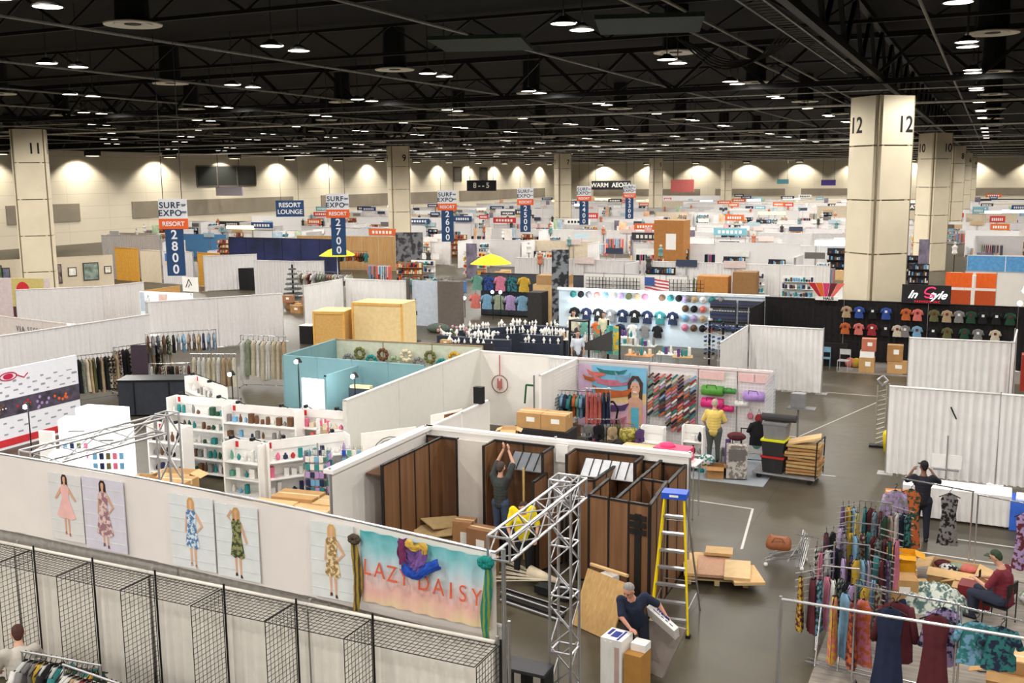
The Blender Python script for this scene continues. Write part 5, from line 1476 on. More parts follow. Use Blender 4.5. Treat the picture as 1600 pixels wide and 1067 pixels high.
for k in range(3): mb.path([((.3 + .07 * k) * math.cos(a), 0, (.3 + .07 * k) * math.sin(a)) for a in [i * PI / 8 for i in range(2, 17)]], .012, 4)
o = mb.build('grey_arcs', GREY, t); o.location = (0, -.03, 1.9)
t = thing('photo_board', 'small photo board with a dark brown picture behind the white rail', 'poster', (-11.9, 21.6, -.15), 1.2)
MB().bx(-.5, .5, -.02, .02, 1.6, 2.45).build('board', PAPER, t); MB().bx(-.1, .42, -.03, -.02, 1.7, 2.4).build('picture', mat((110, 70, 44), .6, kind='print', c2=(190, 120, 60), scale=3), t)
# ================================================================== teal booth
TEAL = mat((122, 160, 166), .7, var=.05, scale=1.5)
hard_wall(-20.35, 26.15, -15.2, 26.3, 2.44, 'long teal hard wall in the left centre', m=TEAL, cap=TEAL, n=4)
hard_wall(-20.35, 26.15, -20.7, 29.6, 2.44, 'teal end wall at the left of the teal booth', m=TEAL, cap=TEAL, n=2)
hard_wall(-20.7, 29.6, -15.2, 30.2, 2.44, 'rear wall of the teal booth hung with wreaths', m=mat((196, 200, 180), .8), n=3, cap=mat((150, 130, 100), .7))
hard_wall(-17.5, 24.4, -17.5, 26.1, 2.3, 'short teal wall stepping forward near the bright lamps', m=TEAL, cap=TEAL, n=1)
for i, (x0, x1) in enumerate(((-19.0, -18.45), (-18.4, -17.8))):
    t = thing('light_panel', '%s glowing white panel in front of the teal wall' % ('left', 'right')[i], 'light panel', (x0, 25.3, 0), 0)
    MB().bx(0, x1 - x0, -.04, .04, .4, 1.95).build('lit_face', mat((240, 244, 250), .5, emit=1.1, var=.01), t); MB().bx(.2, .3, -.03, .03, 0, .4).build('stand', ALU, t)
gc = ['grey', 'olive', 'teal', 'brown', 'sage', 'cream']
for i in range(11):
    c = (-20.1 + .44 * i, 29.45 + .05 * i, 1.75 + .25 * (i % 2))
    if i == 9: pass
    mb = MB()
    for k in range(9):
        a = k * 2 * PI / 9; mb.ball((.17 * math.cos(a), 0, .17 * math.sin(a)), .07, 6)
    m_ = mat((196, 150, 40), .8, var=.2) if i == 9 else mat(CN[gc[i % 6]], .9, var=.3, scale=20)
    o = mb.build('wreath', m_, None, c, smooth=True); tag(o, '%s wreath %s on the rear wall of the teal booth' % ('yellow' if i == 9 else gc[i % 6], 'in the upper row' if i % 2 else 'in the lower row'), 'wreath', 'wreaths in the teal booth')
t = thing('shelf_table', 'long table of ornaments behind the teal wall', 'table', (-18.2, 28.3, 0), .03)
MB().bx(-1.6, 1.6, -.3, .3, 1.0, 1.05).build('tabletop', mat((150, 130, 104)), t)
for s in (-1, 1): MB().bx(s * 1.5 - .03, s * 1.5 + .03, -.28, .28, 0, 1.0).build('leg', mat((150, 130, 104)), t)
rnd = random.Random(8)
for i in range(16):
    goods(-18.2, 28.3, .03, -1.5 + i * .2, rnd.uniform(-.15, .15), 1.05, .14, rnd.uniform(.15, .35), rnd.choice(gc), 'long table behind the teal wall', rnd)
t = thing('tiered_stand', 'dark stepped stand of cushions at the right end of the teal wall', 'stand', (-16.6, 24.9, 0), .1)
for k in range(3): MB().bx(-.35, .4, -.1 - .25 * k, .15 - .25 * k, 0, 1.9 - .55 * k).build('tier', mat((44, 52, 62), .7), t)
for k in range(3): MB().bx(-.3, .35, -.1 - .25 * k, .1 - .25 * k, 1.9 - .55 * k, 1.98 - .55 * k).build('cushion', mat((196, 186, 140), .9), t)
o = MB().bx(-1.15, 1.1, -.03, .03, 1.35, 2.4).build('black_backdrop', mat((40, 38, 40), .6), None, (-16.2, 30.6, 0), .35); tag(o, 'black board with white lines of writing behind the white wall', 'board')
t_ = o
for k in range(5):
    q = MB().bx(-1.0, -.35 - .1 * (k % 2), -.04, -.03, 2.2 - .16 * k, 2.24 - .16 * k).build('text_line', PAPER, t_)
text('M', .3, PAPER, t_, (.25, -.04, 2.15), bold=.01)
# ================================================================== swimwear booth with the knitted hats (pink)
t = thing('booth_backwall', 'back wall of the swimwear booth hung with a beach poster and headbands', 'partition', (0, 0, 0))
MB().bx(-11.38, -5.35, 29.12, 29.16, .05, 2.4).build('wall_sheet', mat((222, 216, 216), .8, var=.02), t)
MB().bx(-11.4, -5.3, 29.08, 29.18, 2.4, 2.47).build('top_rail', mat((226, 210, 208), .5), t)
for x in (-11.35, -9.05, -7.55, -6.4, -5.35): MB().bar((x, 29.1, 0), (x, 29.1, 2.5), .02, 6).build('post', ALU, t)
def ygrid(x, z0, w_, h, label, m=PAINTW):
    o = grid_panel(x, 29.02, z0, w_, h, (0, 0, 0), label, m=m, pitch=.1, r=.005)
ygrid(-9.05, .1, 1.5, 2.1, 'white wire grid behind the slanted headbands')
ygrid(-7.5, .1, 1.1, 2.1, 'white wire grid behind the green and pink duffel bags')
ygrid(-6.3, .1, .95, 2.1, 'white wire grid behind the lilac duffel bag')
o = grid_panel(-11.3, 27.0, .1, 2.0, 2.2, (0, 0, PI / 2), 'white wire grid side of the swimwear booth at left', m=PAINTW, pitch=.1, r=.005)
o = grid_panel(-5.3, 27.6, .1, 1.5, 2.44, (0, 0, PI / 2), 'white wire grid at the right end of the swimwear booth', m=mat((186, 190, 194), .5), pitch=.1, r=.006)
for i, (x0, x1) in enumerate(((-7.5, -6.75), (-6.35, -5.9), (-5.85, -5.4))):
    o = MB().bx(x0, x1, 28.98, 29.02, 2.12, 2.36).build('pink_header', mat((224, 186, 184), .7)); tag(o, 'pale pink header sign with a rose motif, %s of three' % ('left', 'middle', 'right')[i], 'sign')
# beach poster
t = thing('beach_poster', 'large beach poster showing a smiling dark-haired girl and orange and pink headbands', 'poster', (-11.3, 29.0, .35), 0)
W_, H_ = 2.2, 1.95
MB().bx(0, W_, -.01, .01, 0, H_).build('sky', mat((120, 184, 214), .6, var=.06), t)
MB().bx(0, W_, -.016, -.01, 0, H_ * .42).build('pale_haze', mat((206, 188, 204), .6, kind='noise', c2=(220, 170, 190), scale=1.5), t)
MB().bx(W_ * .4, W_, -.016, -.01, H_ * .42, H_ * .6).build('sand', mat((220, 190, 140), .6), t)
MB().bx(0, .45, -.02, -.01, H_ * .35, H_).build('lilac_edge', mat((196, 170, 196), .6), t)
g_ = MB()
gx = 1.85
g_.slab([(gx - .2, -.03, 0), (gx + .24, -.03, 0), (gx + .24, -.03, .95), (gx + .1, -.03, 1.05), (gx - .1, -.03, 1.05), (gx - .22, -.03, .95)], (0, -.004, 0), 0)
g_.ball((gx, -.03, 1.32), .19, 12, 0, sc=(.8, .05, 1.1))
g_.slab([(gx - .22, -.022, .85), (gx - .12, -.022, .85), (gx - .12, -.022, 1.5), (gx, -.022, 1.62), (gx + .12, -.022, 1.5), (gx + .12, -.022, .8), (gx + .22, -.022, .85), (gx + .24, -.022, 1.5), (gx + .1, -.022, 1.7), (gx - .1, -.022, 1.7), (gx - .24, -.022, 1.45)], (0, -.006, 0), 1)
g_.slab([(gx - .12, -.036, 0), (gx + .12, -.036, 0), (gx + .12, -.036, .72), (gx - .12, -.036, .72)], (0, -.004, 0), 2)
g_.bx(gx - .06, gx + .06, -.045, -.04, 1.2, 1.225, 3)
for s in (-1, 1): g_.bx(gx + s * .06 - .02, gx + s * .06 + .02, -.045, -.04, 1.36, 1.38, 1)
g_.build('printed_girl', [mat((206, 160, 138), .6), mat((70, 52, 46), .6), mat((90, 176, 200), .6), mat((236, 236, 232), .6)], t)
for i, (cx, cz, w_, h_, cn) in enumerate(((.62, 1.72, .34, .2, 'coral'), (.45, 1.55, .3, .18, 'orange'), (1.1, 1.8, .5, .16, 'teal'), (1.1, 1.5, .62, .26, 'pink'), (1.12, 1.18, .66, .3, 'orange'), (1.12, .72, .55, .26, 'purple'), (1.1, .3, .5, .3, 'pink'), (1.45, 1.65, .25, .3, 'sky blue'))):
    mb = MB(); mb.slab([(cx - w_, -.03, cz + h_ * .5), (cx - w_ * .5, -.03, cz + h_ * .1), (cx + w_ * .5, -.03, cz + h_ * .1), (cx + w_, -.03, cz + h_ * .5), (cx + w_ * .75, -.03, cz - h_ * .4), (cx, -.03, cz - h_ * .7), (cx - w_ * .75, -.03, cz - h_ * .4)], (0, -.005 - .002 * i, 0))
    mb.build('printed_headband', gmat(cn), t)
# slanted headband rows: countable -> one thing each
bc = ['brown', 'white', 'pink', 'cream', 'maroon', 'sky blue', 'grey', 'lilac', 'coral', 'navy', 'red', 'sea green', 'olive', 'orange', 'teal', 'black']
hbm = MB().bx(-.105, .105, -.035, .035, -.028, .028).mesh('headband', GREY)
rnd = random.Random(21); n_ = 0
for r in range(16):
    for c in range(8):
        if r > 11 and c < 3: continue
        cn = bc[(r * 5 + c * 3 + rnd.randrange(3)) % len(bc)]
        o = put('headband', hbm, None, (-8.95 + c * .185, 28.93, 2.12 - r * .105)); o.rotation_euler = (0, -.75, 0)
        o.material_slots[0].link = 'OBJECT'; o.material_slots[0].material = gmat(cn)
        tag(o, '%s headband in the %s, column %s of the slanted wall of headbands' % (cn, 'upper rows' if r < 5 else 'middle rows' if r < 11 else 'lower rows', ('one', 'two', 'three', 'four', 'five', 'six', 'seven', 'eight')[c]), 'headband', 'slanted headbands')
# duffels
def duffel(x, y, z, c, label, rz=0, s=1.0):
    t = thing('duffel_bag', label, 'bag', (x, y, z), rz); t.scale = (s, s, s)
    m = mat(c, .4, var=.15)
    MB().bar((-.3, 0, 0), (.3, 0, 0), .15, 16).build('bag_body', m, t, smooth=True)
    for q in (-1, 1): MB().bar((q * .3, 0, 0), (q * .315, 0, 0), .14, 14).build('end_panel', m, t)
    MB().path([(-.15, -.13, .08), (-.12, -.2, .2), (.12, -.2, .2), (.15, -.13, .08)], .012, 5).build('handle', mat([int(v * .6) for v in c] and tuple(int(v * .6) for v in c), .6), t)
    MB().bar((-.1, -.01, .0), (-.1, .01, 0), .155, 16).bar((.1, -.01, 0), (.1, .01, 0), .155, 16).build('strap', mat((230, 226, 226), .6), t)
    return t
duffel(-7.05, 28.85, 1.82, (86, 150, 62), 'green duffel bag hung high on the wire grid')
duffel(-7.05, 28.85, 1.45, (206, 50, 120), 'magenta duffel bag hung below the green one')
duffel(-6.62, 28.85, 1.32, (200, 44, 110), 'small magenta bag right of the magenta duffel', s=.6)
duffel(-6.55, 28.85, 1.85, (70, 140, 70), 'narrow green bag right of the green duffel', s=.55)
duffel(-5.85, 28.85, 1.75, (172, 140, 206), 'lilac duffel bag tied on the right wire grid', s=.95)
duffel(-6.2, 28.85, 1.5, (226, 224, 220), 'white bag beside the lilac duffel', s=.6)
for i, (x, z, cn, s) in enumerate(((-5.95, 1.15, 'pink', .7), (-5.7, 1.1, 'red', .9), (-6.75, 1.0, 'sky blue', .9), (-5.75, .35, 'sea green', 1.1), (-5.85, .65, 'black', .9))):
    mb = MB(); mb.ball((0, 0, 0), .13, 9, sc=(1, .45, 1.15)); t = thing('small_bag', '%s small bag hanging on the grid of the swimwear booth' % cn, 'bag', (x, 28.9, z)); t.scale = (s, s, s)
    mb.build('pouch', gmat(cn), t, smooth=True); MB().path([(-.06, 0, .12), (0, 0, .3), (.06, 0, .12)], .008, 4).build('strap', BLACK, t)
person(-6.72, 27.75, PI + .1, 'person in a pale yellow shirt seen from behind among the duffel bags',
       dict(eR=(.3, -.02, 1.2), wR=(.26, -.2, 1.0), eL=(-.3, -.05, 1.2), wL=(-.22, -.28, 1.1), head=(0, -.05, 1.63)), mat((218, 190, 104), .9, var=.1), mat((84, 88, 84), .9), hair=(170, 158, 140), build=1.3, sleeve=.6)
o = MB().bx(-11.2 + 3.2, -4.95, 25.9, 29.05, 0, .012).build('booth_carpet', mat((150, 156, 162), .9, var=.05)); tag(o, 'light grey carpet of the swimwear booth', 'carpet')
# racks in the pink booth
stocked_rack(-10.9, 27.6, 1.1, 1.75, .2, 'chrome rack of bright children swimwear by the left grid', 'on the left rack of the swimwear booth', ['orange', 'yellow', 'teal', 'sky blue', 'pink', 'sea green', 'navy'], 9, 'shirt')
stocked_rack(-10.1, 27.5, .7, 1.9, .3, 'chrome arm rack with coral and blue cover-ups', 'beside the coral cover-ups', ['coral', 'coral', 'sky blue', 'navy', 'teal'], 6, 'dress')
stocked_rack(-9.6, 26.7, .9, 1.2, .4, 'low round rack of striped swim dresses', 'on the low rack under the beach poster', ['navy', 'pink', 'purple', 'grey', 'sky blue', 'olive'], 9, 'short')
for i, (x, y, cn) in enumerate(((-8.8, 26.0, 'yellow'), (-9.6, 27.7, 'navy'))):
    mb = MB(); mb.path([(0, 0, 0), (0, 0, 1.0), (.05, 0, 1.3), (-.1, 0, 1.5), (-.35, 0, 1.45)], .03, 8)
    if i: tag(mb.build('arched_stand', BLACKM, None, (x, y, 0)), 'arched black stand in front of the beach poster', 'stand')
t = thing('sun_hat_ball', 'large yellow-green basket bag on the table edge of the swimwear booth', 'bag', (-8.75, 26.3, .7), 0)
MB().lathe([(.12, 0), (.24, .1), (.27, .25), (.24, .38)], n=14).build('basket', mat((176, 168, 80), .8, kind='print', c2=(120, 104, 50), scale=12), t, smooth=True)
MB().path([(-.2, 0, .35), (-.12, 0, .55), (.12, 0, .55), (.2, 0, .35)], .015, 5).build('handle', BR, t)
table(-8.8, 26.35, .8, .5, .7, .05, 'small dark table under the yellow-green basket', cloth=False, m=DARK)
t = shelf_unit(-8.1, 26.6, .05, .62, 1.2, .35, 'short white shelf stand in front of the beach poster', shelves=3)
t = shelf_unit(-7.05, 26.9, .05, .55, 1.25, .3, 'white slatted stand with dark sandals at the foot of the headband wall', shelves=3, stock=['black', 'grey', 'white'], seed=4)
t = shelf_unit(-6.35 + .2, 27.2, .1, .4, .6, .3, 'low grey stand beside the sandal stand', shelves=2, m=GREY)
o = MB().ball((0, 0, 0), .2, 10, sc=(1.2, .8, .8)).build('white_bag', gmat('white', 'teal'), None, (-6.55, 26.3, .45), smooth=True); tag(o, 'white bag with a teal print near the pink case', 'bag')
t = thing('pink_case', 'bright pink open case sitting behind the wooden booth rail', 'case', (-6.5, 22.9, 1.36), -.08)
MB().bx(-.42, .42, -.25, .25, 0, .3).build('case_body', mat((214, 60, 106), .5), t); MB().ball((-.15, 0, .32), .15, 8, sc=(1.3, 1, .5)).build('contents', mat((226, 70, 120), .8), t, smooth=True)
table(-6.8, 22.9, 1.9, .6, 1.355, -.05, 'high table hidden behind the wooden booth wall', cloth=False)
carton(-7.4, 22.95, 1.36, .75, .45, .22, -.05, 'flat tan carton beside the pink case', CARDL)
for i in range(2):
    carton(-11.0 + .72 * i, 24.8, 1.31, .7, .6, .42, .04, '%s tan carton on the black-draped table behind the booth rail' % ('left', 'right')[i], CARD)
table(-10.65, 24.8, 1.6, .8, 1.3, .04, 'table with a black cover carrying two tan cartons', cloth=True, m=mat((44, 42, 44), .9))
carton(-11.0, 23.3, 1.3, .4, .35, .3, .3, 'small open carton above the blue cloth by the white wall end', CARDL, open_=True)
carton(-11.0, 23.3, .0, .5, .4, 1.29, .3, 'brown carton stack base by the end of the white wall', CARD2)
o = MB().bx(-.2, .2, -.15, .15, 0, .18).build('blue_pouch', gmat('royal blue'), None, (-10.65, 22.0, 1.05)); tag(o, 'blue folded cloth next to the small open carton', 'cloth')
o.location.z = .0
t = thing('curved_arm', 'black upright with a green curved arm at the left of the swimwear booth', 'stand', (-11.7, 26.5, 0), 0)
MB().bar((0, 0, 0), (0, 0, 2.35), .025, 8).build('upright', GREY, t); MB().path([(0, 0, 2.05), (-.25, 0, 2.05), (-.3, 0, 1.5)], .03, 6).build('arm', mat((30, 90, 60), .5), t)
# stroller-like carrier and bags at the right front of the booth
t = thing('luggage_cart', 'upright suitcase with a grey floral cover near the aisle corner', 'suitcase', (-5.75, 26.35, 0), .25)
MB().bx(-.27, .27, -.14, .14, .05, .95).build('shell', mat((186, 180, 172), .7, kind='print', c2=(120, 112, 104), scale=12), t)
MB().bx(-.22, .22, -.16, -.14, .55, .85).build('front_pocket', mat((104, 98, 96), .8), t)
MB().path([(-.12, .1, .95), (-.12, .1, 1.15), (.12, .1, 1.15), (.12, .1, .95)], .012, 5).build('handle', BLACK, t)
for s in (-1, 1): MB().bar((s * .2 - .02, 0, .05), (s * .2 + .02, 0, .05), .05, 8).build('wheel', BLACK, t)
carton(-6.3, 26.3, 0, .45, .4, .35, .2, 'open brown carton left of the floral suitcase', CARD2, open_=True)
o = MB().bar((0, 0, .0), (0, 0, 1.0), .1, 12, r2=.07).build('rolled_umbrella', gmat('purple'), None, (-6.05, 26.6, 0)); tag(o, 'purple and navy rolled item between the carton and the suitcase', 'rolled cloth')
o = MB().ball((0, 0, .0), .2, 8, sc=(1.3, .8, .6)).build('dark_red_bag', gmat('maroon'), None, (-5.85, 26.7, 1.08), smooth=True); tag(o, 'dark red bag on top of the floral suitcase', 'bag')
t = rail_rack(-4.95 - .6, 28.0, .9, 1.0, .1, 'low black rack at the right corner of the swimwear booth', BLACKM)
garment(-5.5, 27.9, 1.4, .2, 'black', '', 'shirt', label='black bag-like garment dangling by the right grid of the swimwear booth')
o = MB().bx(-.2, .2, -.15, .15, 0, .42).build('grey_box', mat((128, 128, 130), .5), None, (-4.85, 30.4, 1.2)); tag(o, 'small grey box on a stand next to the centre white drape', 'box')
o = MB().bx(-.3, .5, -.2, .2, 1.15, 1.19).bar((0, 0, 0), (0, 0, 1.15), .03, 6).build('low_stand', GREY, None, (-4.85, 30.4, 0)); tag(o, 'stand carrying the small grey box', 'stand')
# ================================================================== centre: white drape block
drape_wall(-8.0, 38.25, -5.3, 38.25, 2.44, 'white drape wall in the centre facing the camera, beside the main aisle')
drape_wall(-8.05, 33.9, -8.05, 38.2, 2.44, 'white side drape joining the centre drape wall from the left')
# ================================================================== black clothing booth (right back)
BLK = mat((30, 28, 28), .9, var=.2)
drape_wall(-8.9, 45.7, 4.6, 45.7, 2.66, 'long black drape wall of the t-shirt booth in front of the column marked 12', m=BLK)
drape_wall(-8.9, 42.6, -8.9, 45.6, 2.5, 'black side drape at the left end of the t-shirt booth', m=BLK)
o = MB().bx(-.9, .95, -.05, .05, 0, 1.0).build('dark_counter', BLK, None, (-6.1, 44.2, 0)); tag(o, 'dark counter edge under the black drape beside the blue chairs', 'counter')
o = MB().bx(-5.35, 4.5, 42.9, 45.6, 0, .012).build('booth_carpet', mat((130, 124, 118), .9)); tag(o, 'grey carpet in front of the t-shirt booth', 'carpet')
t = thing('neon_sign', 'black sign with white and pink script reading InStyle Fashion Inc', 'sign', (-2.25, 45.55, 2.66), 0)
MB().bx(-.95, .95, -.05, .05, 0, .78).build('sign_panel', mat((34, 32, 34), .5), t)
NE = mat((244, 244, 246), .5, emit=.8); NP = mat((236, 60, 110), .5, emit=.6)
text('In', .46, NE, t, (-.55, -.06, .36), bold=.01, sx=1, shear=.5); text('tyle', .46, NE, t, (.42, -.06, .36), bold=.01, sx=1, shear=.5)
MB().path([(.15 + .2 * math.cos(a) * (1 if i < 9 else -1), -.07, .62 - .02 * i + .13 * math.sin(a)) for i, a in enumerate([k * .42 for k in range(16)])], .03, 6).build('pink_letter', NP, t)
text('FASHION INC', .13, mat((210, 40, 60), .5, emit=.4), t, (.05, -.06, .08), bold=.004, sp=1.3)
t = thing('fan_sign', 'fan-shaped red, orange and pink striped sign on the drape rail', 'sign', (-6.25, 45.5, 2.66), 0)
fc = ['red', 'orange', 'pink', 'maroon', 'coral']
for i in range(5):
    a0 = -.85 + i * .34; a1 = a0 + .31
    MB().slab([(.28 * a0, 0, .05), (.28 * a1, 0, .05), (.92 * a1, 0, .72), (.92 * a0, 0, .72)], (0, -.05, 0)).build('stripe', mat(CN[fc[i]] if i != 2 else (206, 60, 110), .6), t)
MB().slab([(-.45, -.06, -.02), (.5, -.06, -.02), (.5, -.06, .14), (-.45, -.06, .14)], (0, -.01, 0)).build('base_strip', PAINTW, t)
text('HAUS', .17, BLACK, t, (.1, -.08, .06), bold=.006)
tee = [(-5.39, 'tan', 0), (-4.87, 'royal blue', 0), (-4.32, 'black', 0), (-3.78, 'royal blue', 0), (-2.99, 'orange', 0), (-2.54, 'coral', 0), (-1.9, 'olive', 0), (-1.41, 'tan', 0), (-.95, 'grey', 0), (-.5, 'dark green', 0), (-.05, 'black', 0), (.45, 'black', 0), (.95, 'dark green', 0),
       (-5.41, 'orange', 1), (-4.86, 'coral', 1), (-4.32, 'red', 1), (-3.77, 'black', 1), (-3.3, 'cream', 1), (-3.0, 'grey', 1), (-2.53, 'sky blue', 1), (-1.9, 'black', 1), (-1.36, 'olive', 1), (-.7, 'dark green', 1), (-.2, 'grey', 1), (.44, 'cream', 1)]
for x, cn, r in tee:
    garment(x, 45.5, (2.52, 1.8)[r], 0, cn, '', 'shirt', label='%s t-shirt in the %s row on the black drape, %s' % (cn, ('upper', 'lower')[r], 'left part' if x < -3.9 else 'middle part' if x < -1 else 'right part'), group='t-shirts on the black drape', sc=.72, hanger=False)
    o = MB().bx(-.07, .07, -.005, 0, -.08, .06).build('shirt_print', mat(CN['white' if cn in ('black', 'grey', 'red', 'royal blue') else 'maroon'], .8), COL.objects[-2] if False else None, (x, 45.42, (2.52, 1.8)[r] - .28))
    t2 = [q for q in COL.objects if q.get('category') == 'shirt'][-1]
    o.parent = t2; o.location = (0, -.085, -.22)
for i, (x, y, z, w_, h, m) in enumerate(((-4.25, 43.4, 0, .6, .62, CARD), (-4.25, 43.4, .63, .55, .25, PAINTW), (-4.2, 43.4, .89, .55, .5, mat((182, 110, 84), .8)), (-3.1, 43.6, 0, .75, .5, CARD), (-3.2, 43.6, .51, .6, .65, CARD2))):
    carton(x, y, z, w_, .5, h, .05, ('lowest brown carton of the left stack in the t-shirt booth', 'white packet between the cartons of the left stack in the t-shirt booth', 'reddish carton on top of the left stack in the t-shirt booth', 'lower carton of the right stack in the t-shirt booth', 'upper carton of the right stack in the t-shirt booth')[i], m)
for i, (x, y, c) in enumerate(((-6.45, 43.6, (90, 160, 200)), (-5.95, 43.6, (120, 160, 180)), (-5.15, 43.3, (190, 190, 190)))):
    chair(x, y, .3 - .2 * i, ('light blue metal chair, left one under the black drape', 'light blue metal chair, right one under the black drape', 'silver folding chair left of the carton stacks')[i], m=mat(c, .4, .3))
for i, (x, cn) in enumerate(((-5.0, 'coral'), (-4.75, 'yellow'), (-2.45, 'yellow'))):
    o = MB().ball((0, 0, .2), .22, 8, sc=(1, .8, 1)).build('plush_bag', gmat(cn), None, (x, 44.2, .3 if i < 2 else 0), smooth=True); tag(o, ('coral bag left of the carton stacks', 'yellow bag behind the silver chair', 'yellow bag right of the carton stacks')[i], 'bag')
    if i < 2: o.location.z = 0
t = thing('stand_pole', 'dark upright display pole in the t-shirt booth', 'stand', (-2.6, 43.5, 0)); MB().bar((0, 0, 0), (0, 0, 1.6), .025, 6).build('pole', BLACKM, t); MB().bx(-.25, .25, -.2, .2, 0, .03).build('base', BLACKM, t)
# ================================================================== hat booth (bright centre)
t = thing('display_wall', 'bright display wall of the hat and t-shirt booth in the centre', 'display wall', (0, 0, 0))
MB().bx(-19.2, -8.95, 46.6, 46.66, 0, 2.5).build('wall_sheet', mat((200, 214, 224), .8, var=.03), t)
MB().bx(-19.25, -8.9, 46.5, 46.7, 2.5, 2.62).build('header_board', mat((224, 228, 232), .6), t)
for x0, x1, z in ((-18.6, -15.4, 1.98), (-15.3, -12.9, 2.1)):
    MB().bar((x0, 46.35, z), (x1, 46.35, z), .035, 8).build('tube_light', mat((224, 244, 255), .4, emit=7), t)
lamp('POINT', (-17, 45.6, 2.2), 160, color=(.82, .93, 1), size=.3, name='tube_glow'); lamp('POINT', (-14, 45.6, 2.3), 140, color=(.82, .93, 1), size=.3, name='tube_glow')
hatm = MB()
hatm.lathe([(.15, 0), (.14, .02), (.08, .03), (.07, .1), (.04, .12)], n=14)
hm = hatm.mesh('hat', GREY, True)
rnd = random.Random(31); hc_ = ['teal', 'black', 'grey', 'coral', 'sky blue', 'cream', 'lilac', 'olive', 'tan', 'pink', 'white', 'brown']
def hat(x, z, cn, where):
    o = put('hat', hm, None, (x, 46.5, z)); o.rotation_euler = (PI / 2 - .3, 0, 0); o.scale = (1.15, 1.15, 1.1)
    o.material_slots[0].link = 'OBJECT'; o.material_slots[0].material = gmat(cn)
    tag(o, '%s hat %s' % (cn, where), 'hat', 'hats on the bright display wall')
for i in range(15): hat(-18.4 + i * .41, 2.32, hc_[i % 12], 'in the top row above the tube lights')
for r in range(4):
    for c in range(5): hat(-12.75 + c * .42, 2.3 - r * .45, hc_[(r * 5 + c * 2 + 6) % 12], 'in the %s hat row right of the lights' % ('first', 'second', 'third', 'fourth')[r])
for i in range(9):
    cn = ['black', 'navy', 'black', 'grey', 'navy', 'black', 'navy', 'teal', 'navy'][i]
    t2 = garment(-18.3 + i * .62, 46.45, 1.8, 0, cn, '', 'shirt', label='%s t-shirt with a white skull print, number counted %s from the left under the lights' % (cn, ('first', 'second', 'third', 'fourth', 'fifth', 'sixth', 'seventh', 'eighth', 'ninth')[i]), sc=.9, hanger=False, group='skull t-shirts')
    t2['label'] = '%s t-shirt with a white print under the tube lights, %s from the left' % (cn, ('first', 'second', 'third', 'fourth', 'fifth', 'sixth', 'seventh', 'eighth', 'ninth')[i])
    mb = MB(); mb.ball((0, -.08, -.24), .07, 7, sc=(1, .2, 1)); mb.box((0, -.085, -.33), (.2, .01, .03), ry=.5); mb.box((0, -.085, -.33), (.2, .01, .03), ry=-.5); mb.build('skull_print', PAPER, t2)
for i in range(8):
    cn = ['cream', 'sea green', 'orange', 'sky blue', 'navy', 'white', 'grey', 'black'][i]
    garment(-18.4 + i * .62, 46.4, 1.1, 0, cn, '', 'shirt', label='%s t-shirt in the low row of the bright booth' % cn, sc=.85, hanger=False, group='low t-shirts of the bright booth')
# sunglasses panels
for k, (x0, x1) in enumerate(((-11.55, -10.35), (-10.25, -9.1))):
    t = thing('sunglasses_board', '%s dark board with rows of sunglasses beside the hats' % ('left', 'right')[k], 'display board', ((x0 + x1) / 2, 46.4, .9))
    w_ = x1 - x0
    MB().bx(-w_ / 2, w_ / 2, 0, .05, 0, 1.45).build('board', mat((60, 62, 70), .7), t)
    for r in range(8):
        mb = MB()
        for c in range(9):
            for s in (-.025, .025): mb.box((-w_ / 2 + .08 + c * w_ / 9.3 + s, -.03, .1 + r * .17), (.042, .03, .045))
        mb.build('glasses_row', mat(((60, 80, 150), (210, 214, 220), (40, 40, 46), (90, 90, 150))[r % 4], .2, .3), t)
for k in range(3):
    t = thing('glasses_tower', 'dark tower rack of sunglasses, %s of three by the white side drape' % ('left', 'middle', 'right')[k], 'display rack', (-10.6 + k * .65, 42.6 - k * .3, 0), .2)
    MB().bar((0, 0, 0), (0, 0, 1.9), .05, 8).build('pole', BLACK, t)
    for r in range(9):
        mb = MB()
        for c in range(8):
            a = c * PI / 4; mb.box((.22 * math.cos(a), .22 * math.sin(a), .3 + r * .18), (.03, .12, .045), rz=a)
        mb.build('glasses_ring', mat(((200, 190, 180), (40, 40, 46), (90, 110, 160))[r % 3], .25, .3), t)
# islands of the bright booth
t = thing('orange_kiosk', 'small black kiosk with orange, green and blue lit panels', 'kiosk', (-14.35, 39.9, 0), -.15)
mb = MB(); mb.bx(-1.3, -1.22, -.8, -.72, 0, 2.1).bx(-.6, -.54, -.4, -.34, 0, 2.1).bx(.1, .16, 0, .06, 0, 2.1).bx(.9, .96, -.5, -.44, 0, 2.0).bx(-1.3, -.54, -.8, -.34, 2.05, 2.1)
mb.build('frame', BLACK, t)
for i, (x, cn) in enumerate(((-.5, 'orange'), (.15, 'teal'), (.5, 'yellow'))): MB().bx(x - .28 + .3, x + .02 + .3, -.15 - .05 * i, -.12 - .05 * i, .7, 1.9).build('lit_panel', mat(CN[cn], .5, emit=.25, kind='print', c2=CN['sea green'], scale=5), t)
MB().slab([(-.9, -.9, .9), (.6, -.5, .9), (.6, -.5, 1.75), (-.9, -.9, 1.0)], (0, -.04, 0)).build('grey_ramp', mat((66, 64, 64), .6), t)
rnd = random.Random(77)
